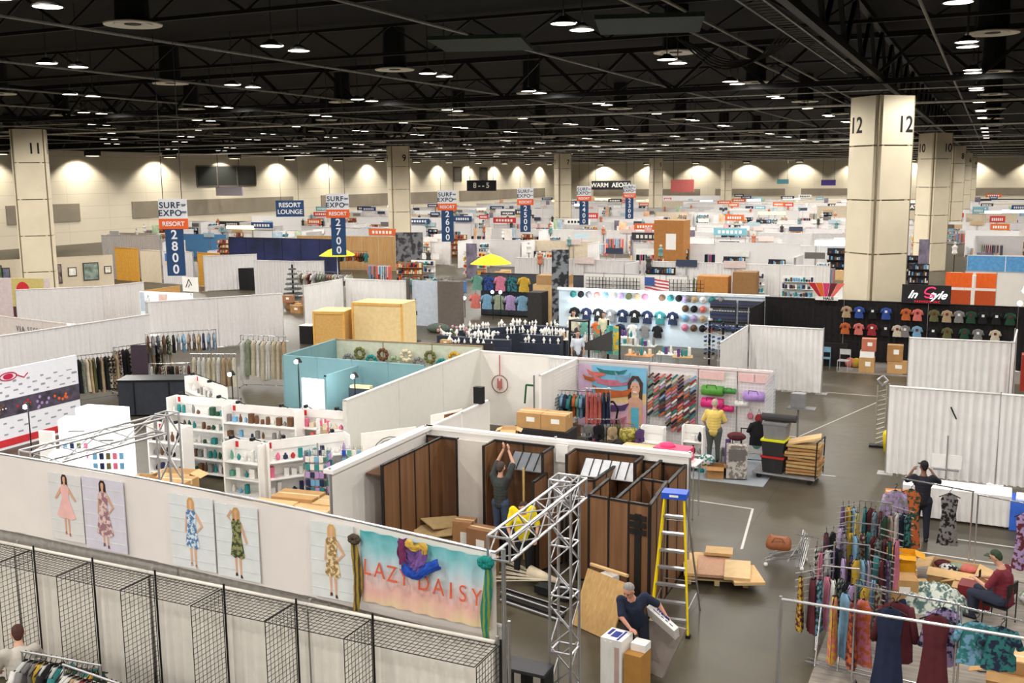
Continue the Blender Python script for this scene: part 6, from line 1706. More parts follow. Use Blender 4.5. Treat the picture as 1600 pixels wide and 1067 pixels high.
for i, (x, y, w_, nm) in enumerate(((-12.6, 39.2, 1.1, 'orange-topped table'), (-11.6, 39.9, .9, 'table of shells'), (-13.4, 41.5, 1.5, 'table of trinkets'), (-16.5, 42.0, 1.8, 'white-topped table'), (-15.0, 43.4, 1.5, 'rear table'), (-10.9, 39.5, .8, 'small tan table'))):
    c = (mat((206, 140, 80)), WHITE, mat((190, 196, 190)), WHITE, WHITE, mat((196, 160, 110)))[i]
    table(x, y, w_, .6, .85, .05 * i, '%s in the bright hat booth' % nm, cloth=False, m=c)
    for k in range(int(w_ / .14)):
        goods(x, y, .05 * i, -w_ / 2 + .1 + k * .14, rnd.uniform(-.2, .2), .85, .12, rnd.uniform(.1, .35), rnd.choice(['white', 'cream', 'sky blue', 'tan', 'teal', 'purple', 'grey']), nm, rnd)
for i, (x, y, w_, rz) in enumerate(((-20.4, 38.3, 2.3, -.1), (-18.6, 38.2, 1.2, .2), (-20.3, 41.2, 3.2, .9), (-18.4, 42.6, 2.6, 0), (-17.3, 40.0, 1.8, .1))):
    t = thing('dark_counter', 'navy counter with white jewellery pieces, %s of the cluster' % ('front left', 'front right', 'long slanting one', 'rear one', 'middle one')[i], 'counter', (x, y, 0), rz)
    MB().bx(-w_ / 2, w_ / 2, -.3, .3, 0, .95).build('counter_body', mat((40, 46, 60), .6, var=.15), t); MB().bx(-w_ / 2, w_ / 2, -.05, .32, .95, 1.25).build('riser', mat((40, 46, 60), .6), t)
    for k in range(int(w_ / .16)):
        for r in range(2):
            X = -w_ / 2 + .1 + k * .16 + rnd.uniform(-.04, .04)
            if rnd.random() < .3: continue
            gx_ = x + X * math.cos(rz) - (.15 - .33 * r) * math.sin(rz); gy_ = y + X * math.sin(rz) + (.15 - .33 * r) * math.cos(rz)
            o = put('jewellery_bust', cached('bust', lambda: MB().lathe([(.05, 0), (.02, .03), (.03, .08), (.07, .16), (.03, .22), (.02, .27)], n=8).mesh('jewellery_bust', PAINTW, True)), None, (gx_, gy_, (1.251, .951)[r])); sq = rnd.uniform(.7, 1.6); o.scale = (sq, .8 * sq, rnd.uniform(.5, 1.5))
            tag(o, 'small white jewellery bust on the navy counters left of the hat booth', 'jewellery bust', 'white jewellery busts')
carton(-20.9, 38.0, .95, .45, .25, .2, -.1, 'small tan display box on the navy counter', mat((190, 150, 96)))
for i, (x, y, z) in enumerate(((-21.4, 38.6, 1.25), (-20.9, 38.8, 1.25), (-20.3, 38.9, 1.25), (-22.0, 38.5, 1.1))):
    mb = MB()
    for k in range(12): mb.ball((rnd.uniform(-.2, .2), rnd.uniform(-.1, .1), rnd.uniform(.05, .4)), .06, 5, m=k % 3)
    o = mb.build('flower_bunch', [mat((230, 228, 220)), mat((206, 150, 160)), mat((80, 110, 80))], None, (x, y, z - (0 if i < 3 else 1.1))); tag(o, 'bunch of white and pink flowers on the left navy counter, %s' % ('centre left', 'centre', 'right', 'far left')[i], 'flowers')
for i, (x, y, top_, rz, lb) in enumerate(((-15.0, 38.4, (206, 214, 226), .6, 'person in a light blue shirt in front of the hat booth'), (-17.5, 44.3, (230, 226, 200), 0, 'person in a cream top with dark hair near the hat display'), (-16.0, 44.3, (222, 218, 186), 0, 'person in a pale yellow top beside the skull t-shirts'))):
    person(x, y, rz, lb, {}, mat(top_, .9), mat((70, 70, 76), .9), fine=.02, hair=(40, 32, 28))
t = thing('white_armchair', 'white chair frame with black wheels behind the white wall', 'chair', (-14.9, 34.0, 0), .1)
MB().bx(-.55, .55, -.3, .3, .5, 1.3).build('seat_back', PAINTW, t)
for s in (-1, 1): MB().bar((s * .55 - .05, 0, .35), (s * .55 + .05, 0, .35), .3, 14).build('wheel', BLACK, t)
o = MB().bx(-.5, .5, -.3, .3, 0, .9).build('dark_counter', mat((36, 40, 52), .6), None, (-14.0, 36.0, 0)); tag(o, 'dark box counter right of the white wheeled chair', 'counter')
stocked_rack(-15.2, 39.6, 1.3, 1.5, .1, 'low rail of black and white beads in front of the hat booth', 'on the bead rail before the hat booth', ['black', 'white', 'grey'], 9, 'short', sc=.7)
# flag, grid wall, boxes behind the hat booth
t = thing('striped_flag', 'red, white and blue striped flag leaning above the hat booth', 'flag', (-15.3, 48.3, 1.6), 0)
mb = MB()
for k in range(7):
    mb.sheet([[(x * .11, .04 * math.sin(x * .9 + k * .3), 1.35 - .09 * k - .012 * x), ] + [(x * .11 + .11, .04 * math.sin(x * .9 + .9 + k * .3), 1.35 - .09 * k - .012 * x - .012)] for x in (0,)] , 0) if False else None
for k in range(9):
    xs_ = [i * .1 for i in range(13)]
    mb.sheet([[(x, .05 * math.sin(x * 7), 1.5 - .08 * k - .15 * x) for x in xs_], [(x, .05 * math.sin(x * 7), 1.42 - .08 * k - .15 * x) for x in xs_]], k % 2)
mb.build('stripes', [mat((190, 60, 66), .8), mat((232, 230, 230), .8)], t)
MB().bx(0, .5, -.08, -.06, 1.08, 1.5).build('blue_canton', mat((60, 84, 140), .8), t); MB().bar((.75, .02, -1.6), (.75, .02, 1.6), .015, 6).build('flag_pole', ALU, t)
for i, (x0, x1) in enumerate(((-19.4, -17.9), (-17.85, -16.4), (-15.0, -14.0), (-13.95, -13.0))):
    grid_panel(x0, 50.9, .2, x1 - x0, 2.55, (0, 0, 0), 'dark lattice panel behind the hat booth, %s of four' % ('first', 'second', 'third', 'fourth')[i], pitch=.19, r=.02)
hard_wall(-19.6, 51.1, -13.9, 51.1, 2.95, 'long white wall with lamps behind the dark lattice panels', n=5)
for i, (x, y, w_, h, m) in enumerate(((-12.9, 52.6, 1.6, 2.85, mat((190, 130, 66))), (-11.3, 52.8, 1.2, 3.1, mat((150, 112, 70))), (-21.6, 51.6, 2.0, 2.2, CARDL), (-21.5, 51.6, 1.8, .5, mat((178, 140, 96))), (-21.6, 49.5, .8, 2.0, DARK))):
    o = carton(x, y, 2.21 if i == 3 else 0, w_, 1.0, h, .05, ('orange-brown wooden crate behind the hat booth near the flag', 'tall brown crate behind the hat booth at right', 'long tan crate at the left of the dark lattice panels', 'flat brown box lying on the long tan crate', 'dark standing case beside the long tan crate')[i], m, tape=False, stick=False, name='crate', cat='crate')
carton(-24.0, 83.0, 0, 2.6, 1.5, 4.4, -.1, 'very tall brown crate standing among the white drapes beyond the flag', mat((170, 116, 62)), tape=False, name='crate', cat='crate')

# cables, small goods and bags on the floor of the swimwear booth
rnd = random.Random(91)
for i in range(26):
    x = -10.9 + 4.2 * rnd.random(); y = 25.4 + 2.2 * rnd.random()
    goods(x, y, 0, 0, 0, 0, rnd.uniform(.14, .24), rnd.uniform(.15, .4), rnd.choice(['olive', 'orange', 'black', 'pink', 'grey', 'teal', 'navy', 'white', 'purple']), 'floor under the beach poster', rnd)
for i, (cn, x) in enumerate((('olive', -10.6), ('brown', -10.3), ('grey', -9.9), ('black', -9.6), ('tan', -9.2), ('purple', -8.4))):
    garment(x, 26.2, 1.25, .2 * i, cn, '', 'blouse' if False else 'short', label='%s bag-like garment on the low stand under the beach poster' % cn, sc=.8)
# ================================================================== left: sponsor wall, clothes racks, crates
t = thing('sponsor_wall', 'white sponsor wall with a red fish logo and a dark photo band', 'display wall', (-26.7, 17.4, 0), PI / 2)
Lw = 6.2
MB().bx(0, Lw, -.05, .05, 0, 2.44).build('wall_sheet', mat((228, 228, 234), .6, var=.02), t)
band = mat((46, 44, 54), .6, kind='noise', c2=(90, 80, 96), scale=4)
MB().bx(0, Lw, -.062, -.05, .98, 1.5).build('photo_band', band, t)
MB().bx(0, Lw, -.062, -.05, .08, .3).build('red_base', mat((200, 50, 56), .6), t)
mb = MB(); rnd = random.Random(12)
for r in range(4):
    for c in range(12):
        x = .25 + c * .5 + .2 * (r % 2); z = 2.0 - r * .14
        mb.bx(x, x + rnd.uniform(.1, .24), -.056, -.05, z, z + rnd.uniform(.03, .07))
for r in range(3):
    for c in range(12):
        x = .3 + c * .5 + .22 * (r % 2); z = .42 + r * .17
        mb.bx(x, x + rnd.uniform(.1, .2), -.056, -.05, z, z + .05)
mb.build('logo_pattern', mat((150, 150, 160), .6), t)
for x in (3.6,):
    MB().path([(x + .3 * math.cos(a), -.06, 2.2 + .12 * math.sin(a)) for a in [k * PI / 8 for k in range(17)]] + [(x + .55, -.06, 2.08), (x + .7, -.06, 2.2)], .018, 5).build('fish_outline', mat((186, 30, 70), .6), t)
    MB().ball((0, 0, 0), .15, 8, sc=(1.2, .08, .6)).build('fish_body', mat((186, 30, 70), .6), t, (x, -.06, 2.2))
mb = MB()
for k, cn in enumerate(('yellow', 'sky blue', 'maroon', 'purple', 'brown', 'red', 'lilac', 'orange')):
    for q in range(7): mb.ball((.4 + k * .72 + rnd.uniform(-.3, .3), -.065, 1.2 + rnd.uniform(-.18, .22)), .05, 5, k, sc=(1, .1, 1))
mb.build('crowd_print', [mat(CN[c], .6) for c in ('yellow', 'sky blue', 'maroon', 'purple', 'brown', 'red', 'lilac', 'orange')], t)
text('. . . . .', .22, PAPER, t, (3.2, -.066, 1.3), bold=.01)
LG = mat((214, 211, 210), .95, var=.03)
drape_wall(-32.8, 25.0, -32.1, 32.4, 2.44, 'long pale grey drape wall behind the clothes racks at left', m=LG)
drape_wall(-46.1, 37.2, -43.1, 40.2, 2.44, 'white drape wall above the lettered wall at the left edge', m=LG)
drape_wall(-43.1, 40.2, -42.7, 42.8, 2.44, 'short white drape joined at the right of the left-edge drape wall', m=LG)
hard_wall(-37.8, 29.6, -33.1, 28.9, 2.44, 'beige wall with spaced dark lettering at the left edge', m=mat((206, 196, 190), .8), n=3, cap=mat((206, 196, 190), .8))
t = COL.objects[-1].parent
text('VIA SESSIONS', .34, mat((90, 84, 84), .6), t, (2.6, -.06, 1.98), sp=1.5, sx=.85)
t = thing('plant_poster', 'large photo of dry grasses and flowers at the left edge', 'poster', (-38.6, 29.9, 0), -.15)
MB().bx(0, 1.9, -.08, -.05, .2, 2.44).build('photo', mat((96, 92, 66), .7, kind='noise', c2=(180, 166, 130), scale=3), t)
mb = MB(); rnd = random.Random(4)
for k in range(22): mb.ball((rnd.uniform(.1, 1.8), -.09, rnd.uniform(.2, 1.3)), rnd.uniform(.06, .16), 5, k % 3, sc=(1, .1, 1))
mb.build('printed_flowers', [mat((190, 130, 90), .8), mat((230, 222, 204), .8), mat((70, 52, 46), .8)], t)
t = thing('pop_poster', 'poster with a red mask-like shape on yellow at the left edge', 'poster', (-50.4, 39.6, 0), .25)
MB().bx(.0, 3.2, -.05, .05, .2, 2.7).build('sheet', mat((206, 190, 190), .7), t); MB().bx(.9, 2.9, -.07, -.05, .9, 2.7).build('yellow_field', mat((196, 180, 110), .7), t)
MB().ball((0, 0, 0), .42, 8, sc=(1, .05, 1.2)).build('red_shape', mat((196, 44, 50)), t, (1.6, -.08, 2.0)); MB().bx(.9, 2.6, -.09, -.07, .2, 1.1).build('dark_field', mat((80, 44, 50)), t)
# row of small white tables in front of the left drape
for i in range(9):
    o = MB().bx(-.3, .3, -.25, .25, 0, .04).bar((0, 0, -.9), (0, 0, 0), .03, 6).build('white_table', PAINTW, None, (-42.6 + i * .95, 36.3 - .12 * i + .3 * (i % 2), .9), .2)
    tag(o, 'small white table in the row below the left-edge drape wall, %s from the left' % ('first', 'second', 'third', 'fourth', 'fifth', 'sixth', 'seventh', 'eighth', 'ninth')[i], 'table', 'small white tables')
# clothes racks
muted = ['grey', 'cream', 'brown', 'olive', 'black', 'sage', 'tan', 'navy', 'cream', 'maroon']
stocked_rack(-29.6, 26.7, 2.2, 1.75, 1.15, 'clothes rack of long grey and beige dresses behind the sponsor wall', 'on the rack behind the sponsor wall', ['grey', 'cream', 'sage', 'black', 'tan', 'cream', 'olive'], 16, 'dress', pats=.3, seed=2, sc=1.1)
stocked_rack(-29.4, 29.2, 2.4, 1.8, 1.3, 'clothes rack of striped and maroon garments above the black crate', 'on the rack above the black crate', ['cream', 'maroon', 'grey', 'white', 'black', 'tan'], 16, 'dress', pats=.3, seed=3)
stocked_rack(-28.1, 29.9, 2.6, 2.25, .75, 'tall clothes rack of blue and brown patterned tops at the top of the clothing booth', 'on the tall rack at the clothing booth back', ['brown', 'navy', 'sage', 'tan', 'grey', 'sky blue', 'black'], 14, 'shirt', pats=.5, seed=4)
stocked_rack(-27.2, 28.5, 1.8, 1.3, .5, 'low rack of dark shoes and bags behind the black crate', 'on the low rack behind the black crate', ['black', 'brown', 'white', 'black', 'maroon'], 12, 'short', pats=.3, seed=5, sc=.8)
stocked_rack(-25.4, 28.6, 1.7, 1.75, .35, 'rack of cream dresses right of the black crate', 'on the cream rack right of the black crate', ['cream', 'cream', 'tan', 'white', 'cream'], 9, 'dress', seed=6)
stocked_rack(-25.2, 31.2, 1.9, 2.05, .2, 'tall rack of long cream and beige gowns near the teal booth', 'on the tall gown rack near the teal booth', ['cream', 'white', 'tan', 'cream', 'sage'], 9, 'dress', seed=7, sc=1.35)
o = MB().bx(-.3, .3, -.02, .02, 0, 1.5).build('dark_mirror', mat((62, 50, 60), .4), None, (-28.6, 28.2, .5), .5); tag(o, 'dark purple upright panel between the clothes racks', 'panel'); o.location.z = 0; o.scale.z = 1.3
# black rolling crate
t = thing('black_crate', 'big black wheeled crate standing in the aisle below the clothes racks', 'crate', (-25.9, 26.2, 0), .45)
mc = mat((44, 48, 56), .7, var=.12)
MB().bx(-1.15, 1.15, -.45, .5, .06, 1.22).build('crate_body', mc, t)
MB().bx(-1.18, 1.18, -.48, .53, 1.22, 1.28).build('lid', BLACKM, t)
for s in (-1, 1): MB().bx(s * .6 - .02, s * .6 + .02, -.47, -.45, .06, 1.22).build('edge_bar', BLACKM, t)
for x in (-1, 1):
    for y in (-.35, .4): MB().lathe([(.03, 0), (.03, .06)], (x, y, 0), 8).build('caster', BLACK, t)
t = thing('white_screen', 'lit white booth front with three cosmetic posters under the mountain-logo sign', 'display wall', (-38.8, 38.6, 0), .04)
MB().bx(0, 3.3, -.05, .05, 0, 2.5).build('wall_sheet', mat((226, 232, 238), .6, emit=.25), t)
MB().bx(.05, .3, -.08, -.05, 1.5, 2.45).build('letter_strip', mat((196, 208, 220)), t)
MB().bx(1.25, 1.75, -.08, -.05, 1.35, 2.4).build('face_poster', mat((224, 186, 172), .7, kind='noise', c2=(240, 226, 218), scale=3), t)
MB().bx(.5, 1.15, -.08, -.05, .8, 1.1).build('blue_shelf', mat((120, 170, 200)), t); MB().bx(2.1, 3.0, -.08, -.05, 1.2, 1.9).build('cream_panel', mat((232, 224, 206)), t)
t = thing('mountain_sign', 'white sign with a dark mountain outline above the lit booth front', 'sign', (-35.2, 38.3, 2.5), .05)
MB().bx(-.45, .45, -.03, .03, .15, .85).build('sign_panel', PAPER, t); MB().bar((0, 0, -.05), (0, 0, .15), .02, 5).build('post', ALU, t)
MB().path([(-.25, -.04, .35), (-.05, -.04, .75), (.12, -.04, .45)], .02, 4).path([(-.1, -.04, .35), (0, -.04, .5)], .015, 4).build('mountain_mark', DARK, t)
hard_wall(-38.8, 38.7, -38.9, 41.5, 2.5, 'warm wooden side wall of the mountain-logo booth', m=mat((196, 150, 90), .7), cap=mat((196, 150, 90), .7))
drape_wall(-35.4, 35.6, -31.7, 40.9, 2.44, 'long pale drape wall right of the lit booth front', m=LG)
drape_wall(-35.4, 35.6, -37.2, 37.6, 2.44, 'short pale drape returning left of the long drape beside the lit booth', m=LG)
# framed picture booth
CRM = mat((214, 200, 176), .8, var=.03)
hard_wall(-63.5, 48.6, -59.2, 56.4, 2.6, 'cream wall hung with framed pictures at the left under the column marked 11', m=CRM, n=4, cap=CRM)
t = COL.objects[-1].parent
hard_wall(-66.5, 51.0, -63.5, 48.6, 2.6, 'cream return wall at the left edge below the column marked 11', m=CRM, n=2, cap=CRM)
for i, (u, w_, h, z, c, k) in enumerate(((.9, .9, 1.5, 1.5, (70, 100, 60), 'green jungle'), (1.6, .5, 1.3, 1.4, (60, 60, 80), 'blue figure'), (3.2, .55, .55, 1.5, (206, 196, 176), 'small line drawing, left'), (4.7, 1.15, 1.4, 1.4, (84, 70, 66), 'brown portrait'), (6.0, .6, .65, 1.5, (206, 196, 176), 'small line drawing, middle'), (7.3, 1.1, 1.3, 1.45, (84, 100, 90), 'green portrait'), (8.5, .5, .55, 1.5, (206, 196, 176), 'small line drawing, right'))):
    p = thing('framed_picture', '%s picture in a dark frame on the cream wall' % k, 'picture', (0, 0, 0)); p.matrix_world = Matrix.Translation((-63.5, 48.6, 0)) @ Matrix.Rotation(math.atan2(7.8, 4.3), 4, 'Z')
    p.location = (-63.5, 48.6, 0); p.rotation_euler = (0, 0, math.atan2(7.8, 4.3))
    MB().bx(u - w_ / 2, u + w_ / 2, -.09, -.04, z - h / 2, z + h / 2).build('frame', DARK, p)
    MB().bx(u - w_ / 2 + .06, u + w_ / 2 - .06, -.1, -.09, z - h / 2 + .06, z + h / 2 - .06).build('picture_sheet', mat(c, .6, kind='noise', c2=tuple(min(255, v + 70) for v in c), scale=3), p)
# golden curtains booth
GOLD = mat((206, 152, 62), .8, var=.1)
drape_wall(-64.4, 61.6, -61.4, 61.2, 2.7, 'golden curtain, the left one of two beside the framed pictures', m=GOLD, poles=False)
drape_wall(-61.3, 61.2, -58.9, 61.0, 2.6, 'cream curtain between the golden curtains', m=CRM, poles=False)
drape_wall(-58.8, 61.0, -55.2, 60.5, 2.6, 'grey-white wall with a beach picture behind the sign reading 2800', m=LG)
drape_wall(-54.7, 60.4, -52.0, 59.9, 2.6, 'golden curtain, the right one behind the sign reading 2800', m=GOLD, poles=False)
drape_wall(-66.6, 62.4, -61.8, 64.0, 3.6, 'tall grey net curtain above the left golden curtain', m=mat((160, 154, 148), .9))
drape_wall(-51.6, 57.6, -49.0, 60.4, 2.6, 'pale drape right of the right golden curtain', m=LG)
t = thing('beach_picture', 'small blue and sand coloured picture left of the sign reading 2800', 'picture', (-58.2, 60.75, 1.3)); MB().bx(0, 1.3, -.05, 0, .5, 1.1).build('blue_sky', mat((90, 120, 190)), t); MB().bx(0, 1.3, -.05, 0, .2, .5).build('sand_strip', mat((220, 196, 150)), t)
# dark lounge
BLUELIT = mat((34, 38, 58), .6, kind='noise', c2=(50, 60, 110), scale=.5)  # blue light on the dark lounge wall is put into its colour
hard_wall(-60.4, 70.8, -48.6, 70.4, 3.1, 'long dark lounge wall with blue light painted in, left of the sign reading 2700', m=BLUELIT, n=6, cap=BLACK)
o = MB().bx(-1.6, 1.6, -.8, .8, 0, 1.6).build('black_counter', BLACK, None, (-49.9, 60.2, 0), .1); tag(o, 'black box counter below the dark lounge wall', 'counter')
drape_wall(-46.9, 57.4, -43.4, 57.4, 2.44, 'white drape, left span, right of the black counter', m=LG)
drape_wall(-43.4, 57.4, -41.6, 58.4, 2.44, 'white drape, right span, right of the black counter', m=LG)
# dark tiered stand, brown boxes
t = thing('tiered_display', 'dark tree-like tiered display stand beside the heap of brown boxes', 'display stand', (-40.6, 53.5, 0))
MB().bar((0, 0, 0), (0, 0, 2.6), .06, 8).build('pole', BLACK, t)
for k in range(7): MB().lathe([(.75 - .08 * k, 0), (.7 - .08 * k, .1)], (0, 0, .35 + .32 * k), 12).build('tier', mat((40, 42, 44), .6, kind='noise', c2=(90, 96, 90), scale=12), t)
rnd = random.Random(6)
for i in range(12):
    carton(-39.2 + rnd.uniform(-1.6, 2.4), 50.5 + rnd.uniform(-1.5, 1.5), .0 + .46 * (i % 3 == 2), rnd.uniform(.5, .8), .5, .45, rnd.uniform(-.3, .3), '%s carton in the heap below the tiered display stand' % ('brown', 'tan', 'reddish brown')[i % 3], (CARD2, CARD, mat((156, 110, 80)))[i % 3], group='cartons under the tiered stand')
# white drape corner with grey panels
drape_wall(-32.9, 44.3, -33.1, 48.2, 2.44, 'white side drape left of the big tan crates')
drape_wall(-33.0, 48.3, -28.8, 48.3, 2.44, 'white back drape behind the big tan crates')
o = MB().bx(0, 1.75, -.04, .04, 0, 2.5).build('pale_blue_panel', mat((190, 200, 212), .7), None, (-28.6, 48.3, 0)); tag(o, 'plain pale blue-grey panel right of the tan crates', 'panel')
o = MB().bx(-.08, .08, -.08, .08, 0, 2.6).build('dark_post', mat((90, 84, 80)), None, (-28.75, 48.1, 0)); tag(o, 'dark grey post between the white drape and the pale panel', 'post')
o = MB().bx(0, 1.3, -.5, .04, 0, 2.55).build('brown_panel', mat((104, 96, 90), .7), None, (-26.75, 48.3, 0)); tag(o, 'tall grey-brown panel left of the surf shirts', 'panel')
t = thing('speaker_stand', 'thin black stand with a light in front of the pale panel', 'stand', (-25.6, 43.5, 0)); MB().bar((0, 0, 0), (0, 0, 2.1), .025, 6).build('pole', BLACK, t); MB().bx(-.06, .06, -.05, .05, 1.3, 1.5).build('clamp', BLACK, t); MB().bar((0, 0, 0), (0, 0, .03), .25, 12).build('base', BLACK, t)
o = MB().ball((0, 0, .2), .5, 9, sc=(1.4, .9, .55)).build('dark_bush', mat((60, 72, 66), .9, kind='noise', c2=(100, 110, 100), scale=20), None, (-26.0, 46.5, 0), smooth=True); tag(o, 'dark rounded heap by the foot of the pale panel', 'heap')
# tan crates
OSB = mat((210, 168, 100), .75, kind='noise', c2=(196, 152, 88), scale=14); OSBL = mat((230, 204, 150), .75, var=.06)
def big_crate(x, y, w_, d, h, rz, label, m, m2):
    t = thing('shipping_crate', label, 'crate', (x, y, 0), rz)
    MB().bx(-w_ / 2, w_ / 2, -d / 2, d / 2, .08, h).build('crate_box', m, t)
    f = MB()
    for s in (-1, 1): f.bx(s * w_ / 2 - .06, s * w_ / 2 + .03, -d / 2 - .03, -d / 2 + .06, .05, h + .02)
    f.bx(-w_ / 2, w_ / 2, -d / 2 - .03, -d / 2, h - .1, h + .02); f.bx(-w_ / 2, w_ / 2, -d / 2 - .03, -d / 2, .05, .18)
    f.build('batten', m2, t); MB().bx(-w_ / 2 - .02, w_ / 2 + .02, -d / 2 - .02, d / 2 + .02, h, h + .03).build('lid', OSBL, t)
    return t
big_crate(-28.7, 41.0, 1.5, 1.6, 1.72, .25, 'smaller tan plywood crate at the left of the pair', OSB, mat((220, 170, 90)))
big_crate(-26.4, 41.9, 2.6, 1.6, 2.12, .1, 'larger pale plywood crate at the right of the pair', OSBL, mat((226, 176, 96)))
o = MB().bx(-.35, .35, -.3, .3, 0, .9).build('black_box', BLACK, None, (-30.2, 40.9, 0), .1); tag(o, 'small black box left of the tan crates', 'box'); 
q = MB().bx(-.36, .36, -.31, .31, .9, .93).build('white_lid', PAPER, o)
# surf shirts and umbrellas
surf = [('sea green', 0), ('royal blue', 0), ('pink', 0), ('teal', 0), ('yellow', 0), ('coral', 1), ('sky blue', 1), ('sage', 1), ('lilac', 1), ('sky blue', 1), ('navy', 1)]
hard_wall(-27.0, 53.5, -20.0, 53.9, 2.5, 'dark mesh back wall behind the surf shirts', m=mat((70, 74, 82), .8), n=4, cap=BLACK)
for i, (cn, r) in enumerate(surf):
    garment(-27.2 + (i if r == 0 else i - 5) * .75 + .2, 53.0 - .25 * r, 2.55 - 1.05 * r, .1, cn, '', 'shirt', 'navy' if cn in ('royal blue', 'teal') else None, label='%s surf shirt in the %s row under the right yellow umbrella' % (cn, ('upper', 'lower')[r]), sc=1.25, group='surf shirts')
for i, (x, y, z) in enumerate(((-27.3, 52.0, 1.1), (-25.4, 51.8, 1.55), (-24.9, 51.8, 1.55))):
    t = thing('spot_light', 'bright blue-white spotlight in front of the surf shirts, %s of three' % ('left', 'middle', 'right')[i], 'light', (x, y, z))
    MB().bar((0, 0, -z), (0, 0, 0), .02, 5).build('stand', BLACK, t); MB().ball((0, -.05, .05), .09, 8).build('bulb', mat((225, 240, 255), .4, emit=16), t)
def umbrella(x, y, z, r, label, group=None):
    t = thing('umbrella', label, 'umbrella', (x, y, 0)); n = 8; mb = MB()
    vs = [(0, 0, z)]
    for rr, zz in ((.5, -.22), (1.0, -.62)):
        for k in range(n * 2):
            a = PI * k / n; s_ = 1 - .04 * (k % 2); vs.append((r * rr * s_ * math.cos(a), r * rr * s_ * math.sin(a), z + zz * r * .75))
    m_ = n * 2
    fs = [(0, 1 + k, 1 + (k + 1) % m_) for k in range(m_)] + [(1 + k, 1 + m_ + k, 1 + m_ + (k + 1) % m_, 1 + (k + 1) % m_) for k in range(m_)]
    mb.add(vs, fs); mb.build('canopy', mat((240, 216, 40), .7, var=.05), t)
    MB().bar((0, 0, 0), (0, 0, z + .1), .03, 6).build('pole', PAINTW, t)
    for k in range(8): a = k * PI / 4; MB().bar((0, 0, z - .05), (r * .97 * math.cos(a), r * .97 * math.sin(a), z - .47 * r), .01, 4).build('rib', BLACKM, t)
    return t
umbrella(-28.3, 57.5, 3.3, 1.35, 'yellow beach umbrella right of centre above the surf shirts')
umbrella(-41.6, 60.0, 3.3, 1.3, 'yellow beach umbrella half hidden behind the sign reading 2700')
# middle clothes stands
stocked_rack(-39.5, 55.4, 4.2, 2.0, .05, 'long clothes rail behind the white corner drapes at left', 'on the long rail behind the white corner drapes', ['grey', 'cream', 'tan', 'maroon', 'sage', 'white'], 18, 'shirt', pats=.4, seed=12, sc=1.1)
stocked_rack(-31.0, 54.2, 3.6, 2.1, .05, 'clothes rail right of the white drape below the black banner', 'on the rail left of the surf shirts', ['sage', 'grey', 'teal', 'brown', 'cream'], 15, 'shirt', pats=.4, seed=13, sc=1.2)
o = MB().bx(-1.2, 1.2, -.06, .06, 0, 3.4).build('black_banner', mat((56, 56, 60), .6, kind='print', c2=(120, 120, 124), scale=2.2), None, (-45.5, 76.5, 0), .3); tag(o, 'tall dark printed banner left of the sign reading 2600', 'banner')
hard_wall(-57.0, 76.0, -47.2, 77.0, 3.0, 'warm wooden booth front beside the dark printed banner', m=mat((186, 140, 88), .7, kind='wood', c2=(206, 166, 112), scale=2), n=6, cap=mat((206, 190, 160)))
stocked_rack(-50.5, 73.6, 5.0, 1.9, .05, 'clothes rail in front of the wooden booth front', 'in front of the wooden booth front', ['teal', 'cream', 'brown', 'orange', 'grey', 'navy'], 20, 'shirt', seed=14, sc=1.1)
t = thing('hanging_black_panel', 'dark hanging panel to the right of the booth marked 12', 'panel', (-19.2, 44.5, 2.3)); 
bpy.data.objects.remove(t)
o = MB().bx(-.45, .45, -.06, .06, 0, 4.2).build('black_banner', mat((40, 42, 46), .6, kind='print', c2=(130, 134, 140), scale=3), None, (-20.6, 50.2, 0), .3); tag(o, 'black banner with pale lettering at the left end of the bright hat booth', 'banner')
# ================================================================== the back of the hall: rows of booths
rnd = random.Random(100)
WCOL = [(DRAPE, 'white'), (LG, 'pale grey'), (CRM, 'cream')]
HCOL = [(mat((232, 230, 228), .7, var=.02), 'white', 14), (mat((206, 204, 202), .7), 'light grey', 4), (mat((216, 202, 178), .7), 'cream', 4), (mat((176, 132, 84), .7, kind='wood', c2=(200, 160, 110), scale=1), 'wooden', 1),
        (mat((86, 140, 186), .7), 'blue', 2), (mat((40, 42, 48), .7), 'black', 2), (mat((214, 100, 44), .7), 'orange', 1), (mat((110, 176, 186), .7), 'teal', 1)]
HL = [h for h in HCOL for _ in range(h[2])]
LM = [(50, 'column 11'), (170, 'the picture booth'), (268, 'the 2800 sign'), (380, 'the dark lounge wall'), (453, 'the lounge sign'), (529, 'the 2700 sign'), (620, 'column 9'), (703, 'the 2600 sign'), (765, 'the yellow umbrella'), (825, 'the 2500 sign'),
      (877, 'the centre column'), (918, 'the 2400 sign'), (985, 'the 2300 sign'), (1045, 'the tall crate'), (1110, 'the sunglasses boards'), (1165, 'the brown crate'), (1230, 'the centre drape'), (1295, 'the fan sign'), (1380, 'column 12'), (1460, 'column 10'), (1540, 'the orange display')]
def px_of(x, y):
    v = M3.transposed() @ Vector((x, y, 2.4 - CAM_H))
    return 800 + F_PX * v.x / -v.z
def zone(y):
    return 'in the first rows' if y < 70 else 'in the middle rows' if y < 110 else 'in the far rows' if y < 170 else 'in the last rows'
def mark(x, y):
    p = px_of(x, y)
    return 'behind ' + min(LM, key=lambda q: abs(q[0] - p))[1]
def far_drape(x0, y, L, nm, m):
    t = drape_wall(x0, y, x0 + L, y, 2.44, '%s drape wall %s %s' % (nm, zone(y), mark(x0 + L / 2, y)), '%s drape walls %s' % (nm, zone(y)), m=None if m is DRAPE else m, seg=3 if y > 75 else 5, span=3.05 if y < 75 else 6.1, poles=y < 90)
    return t
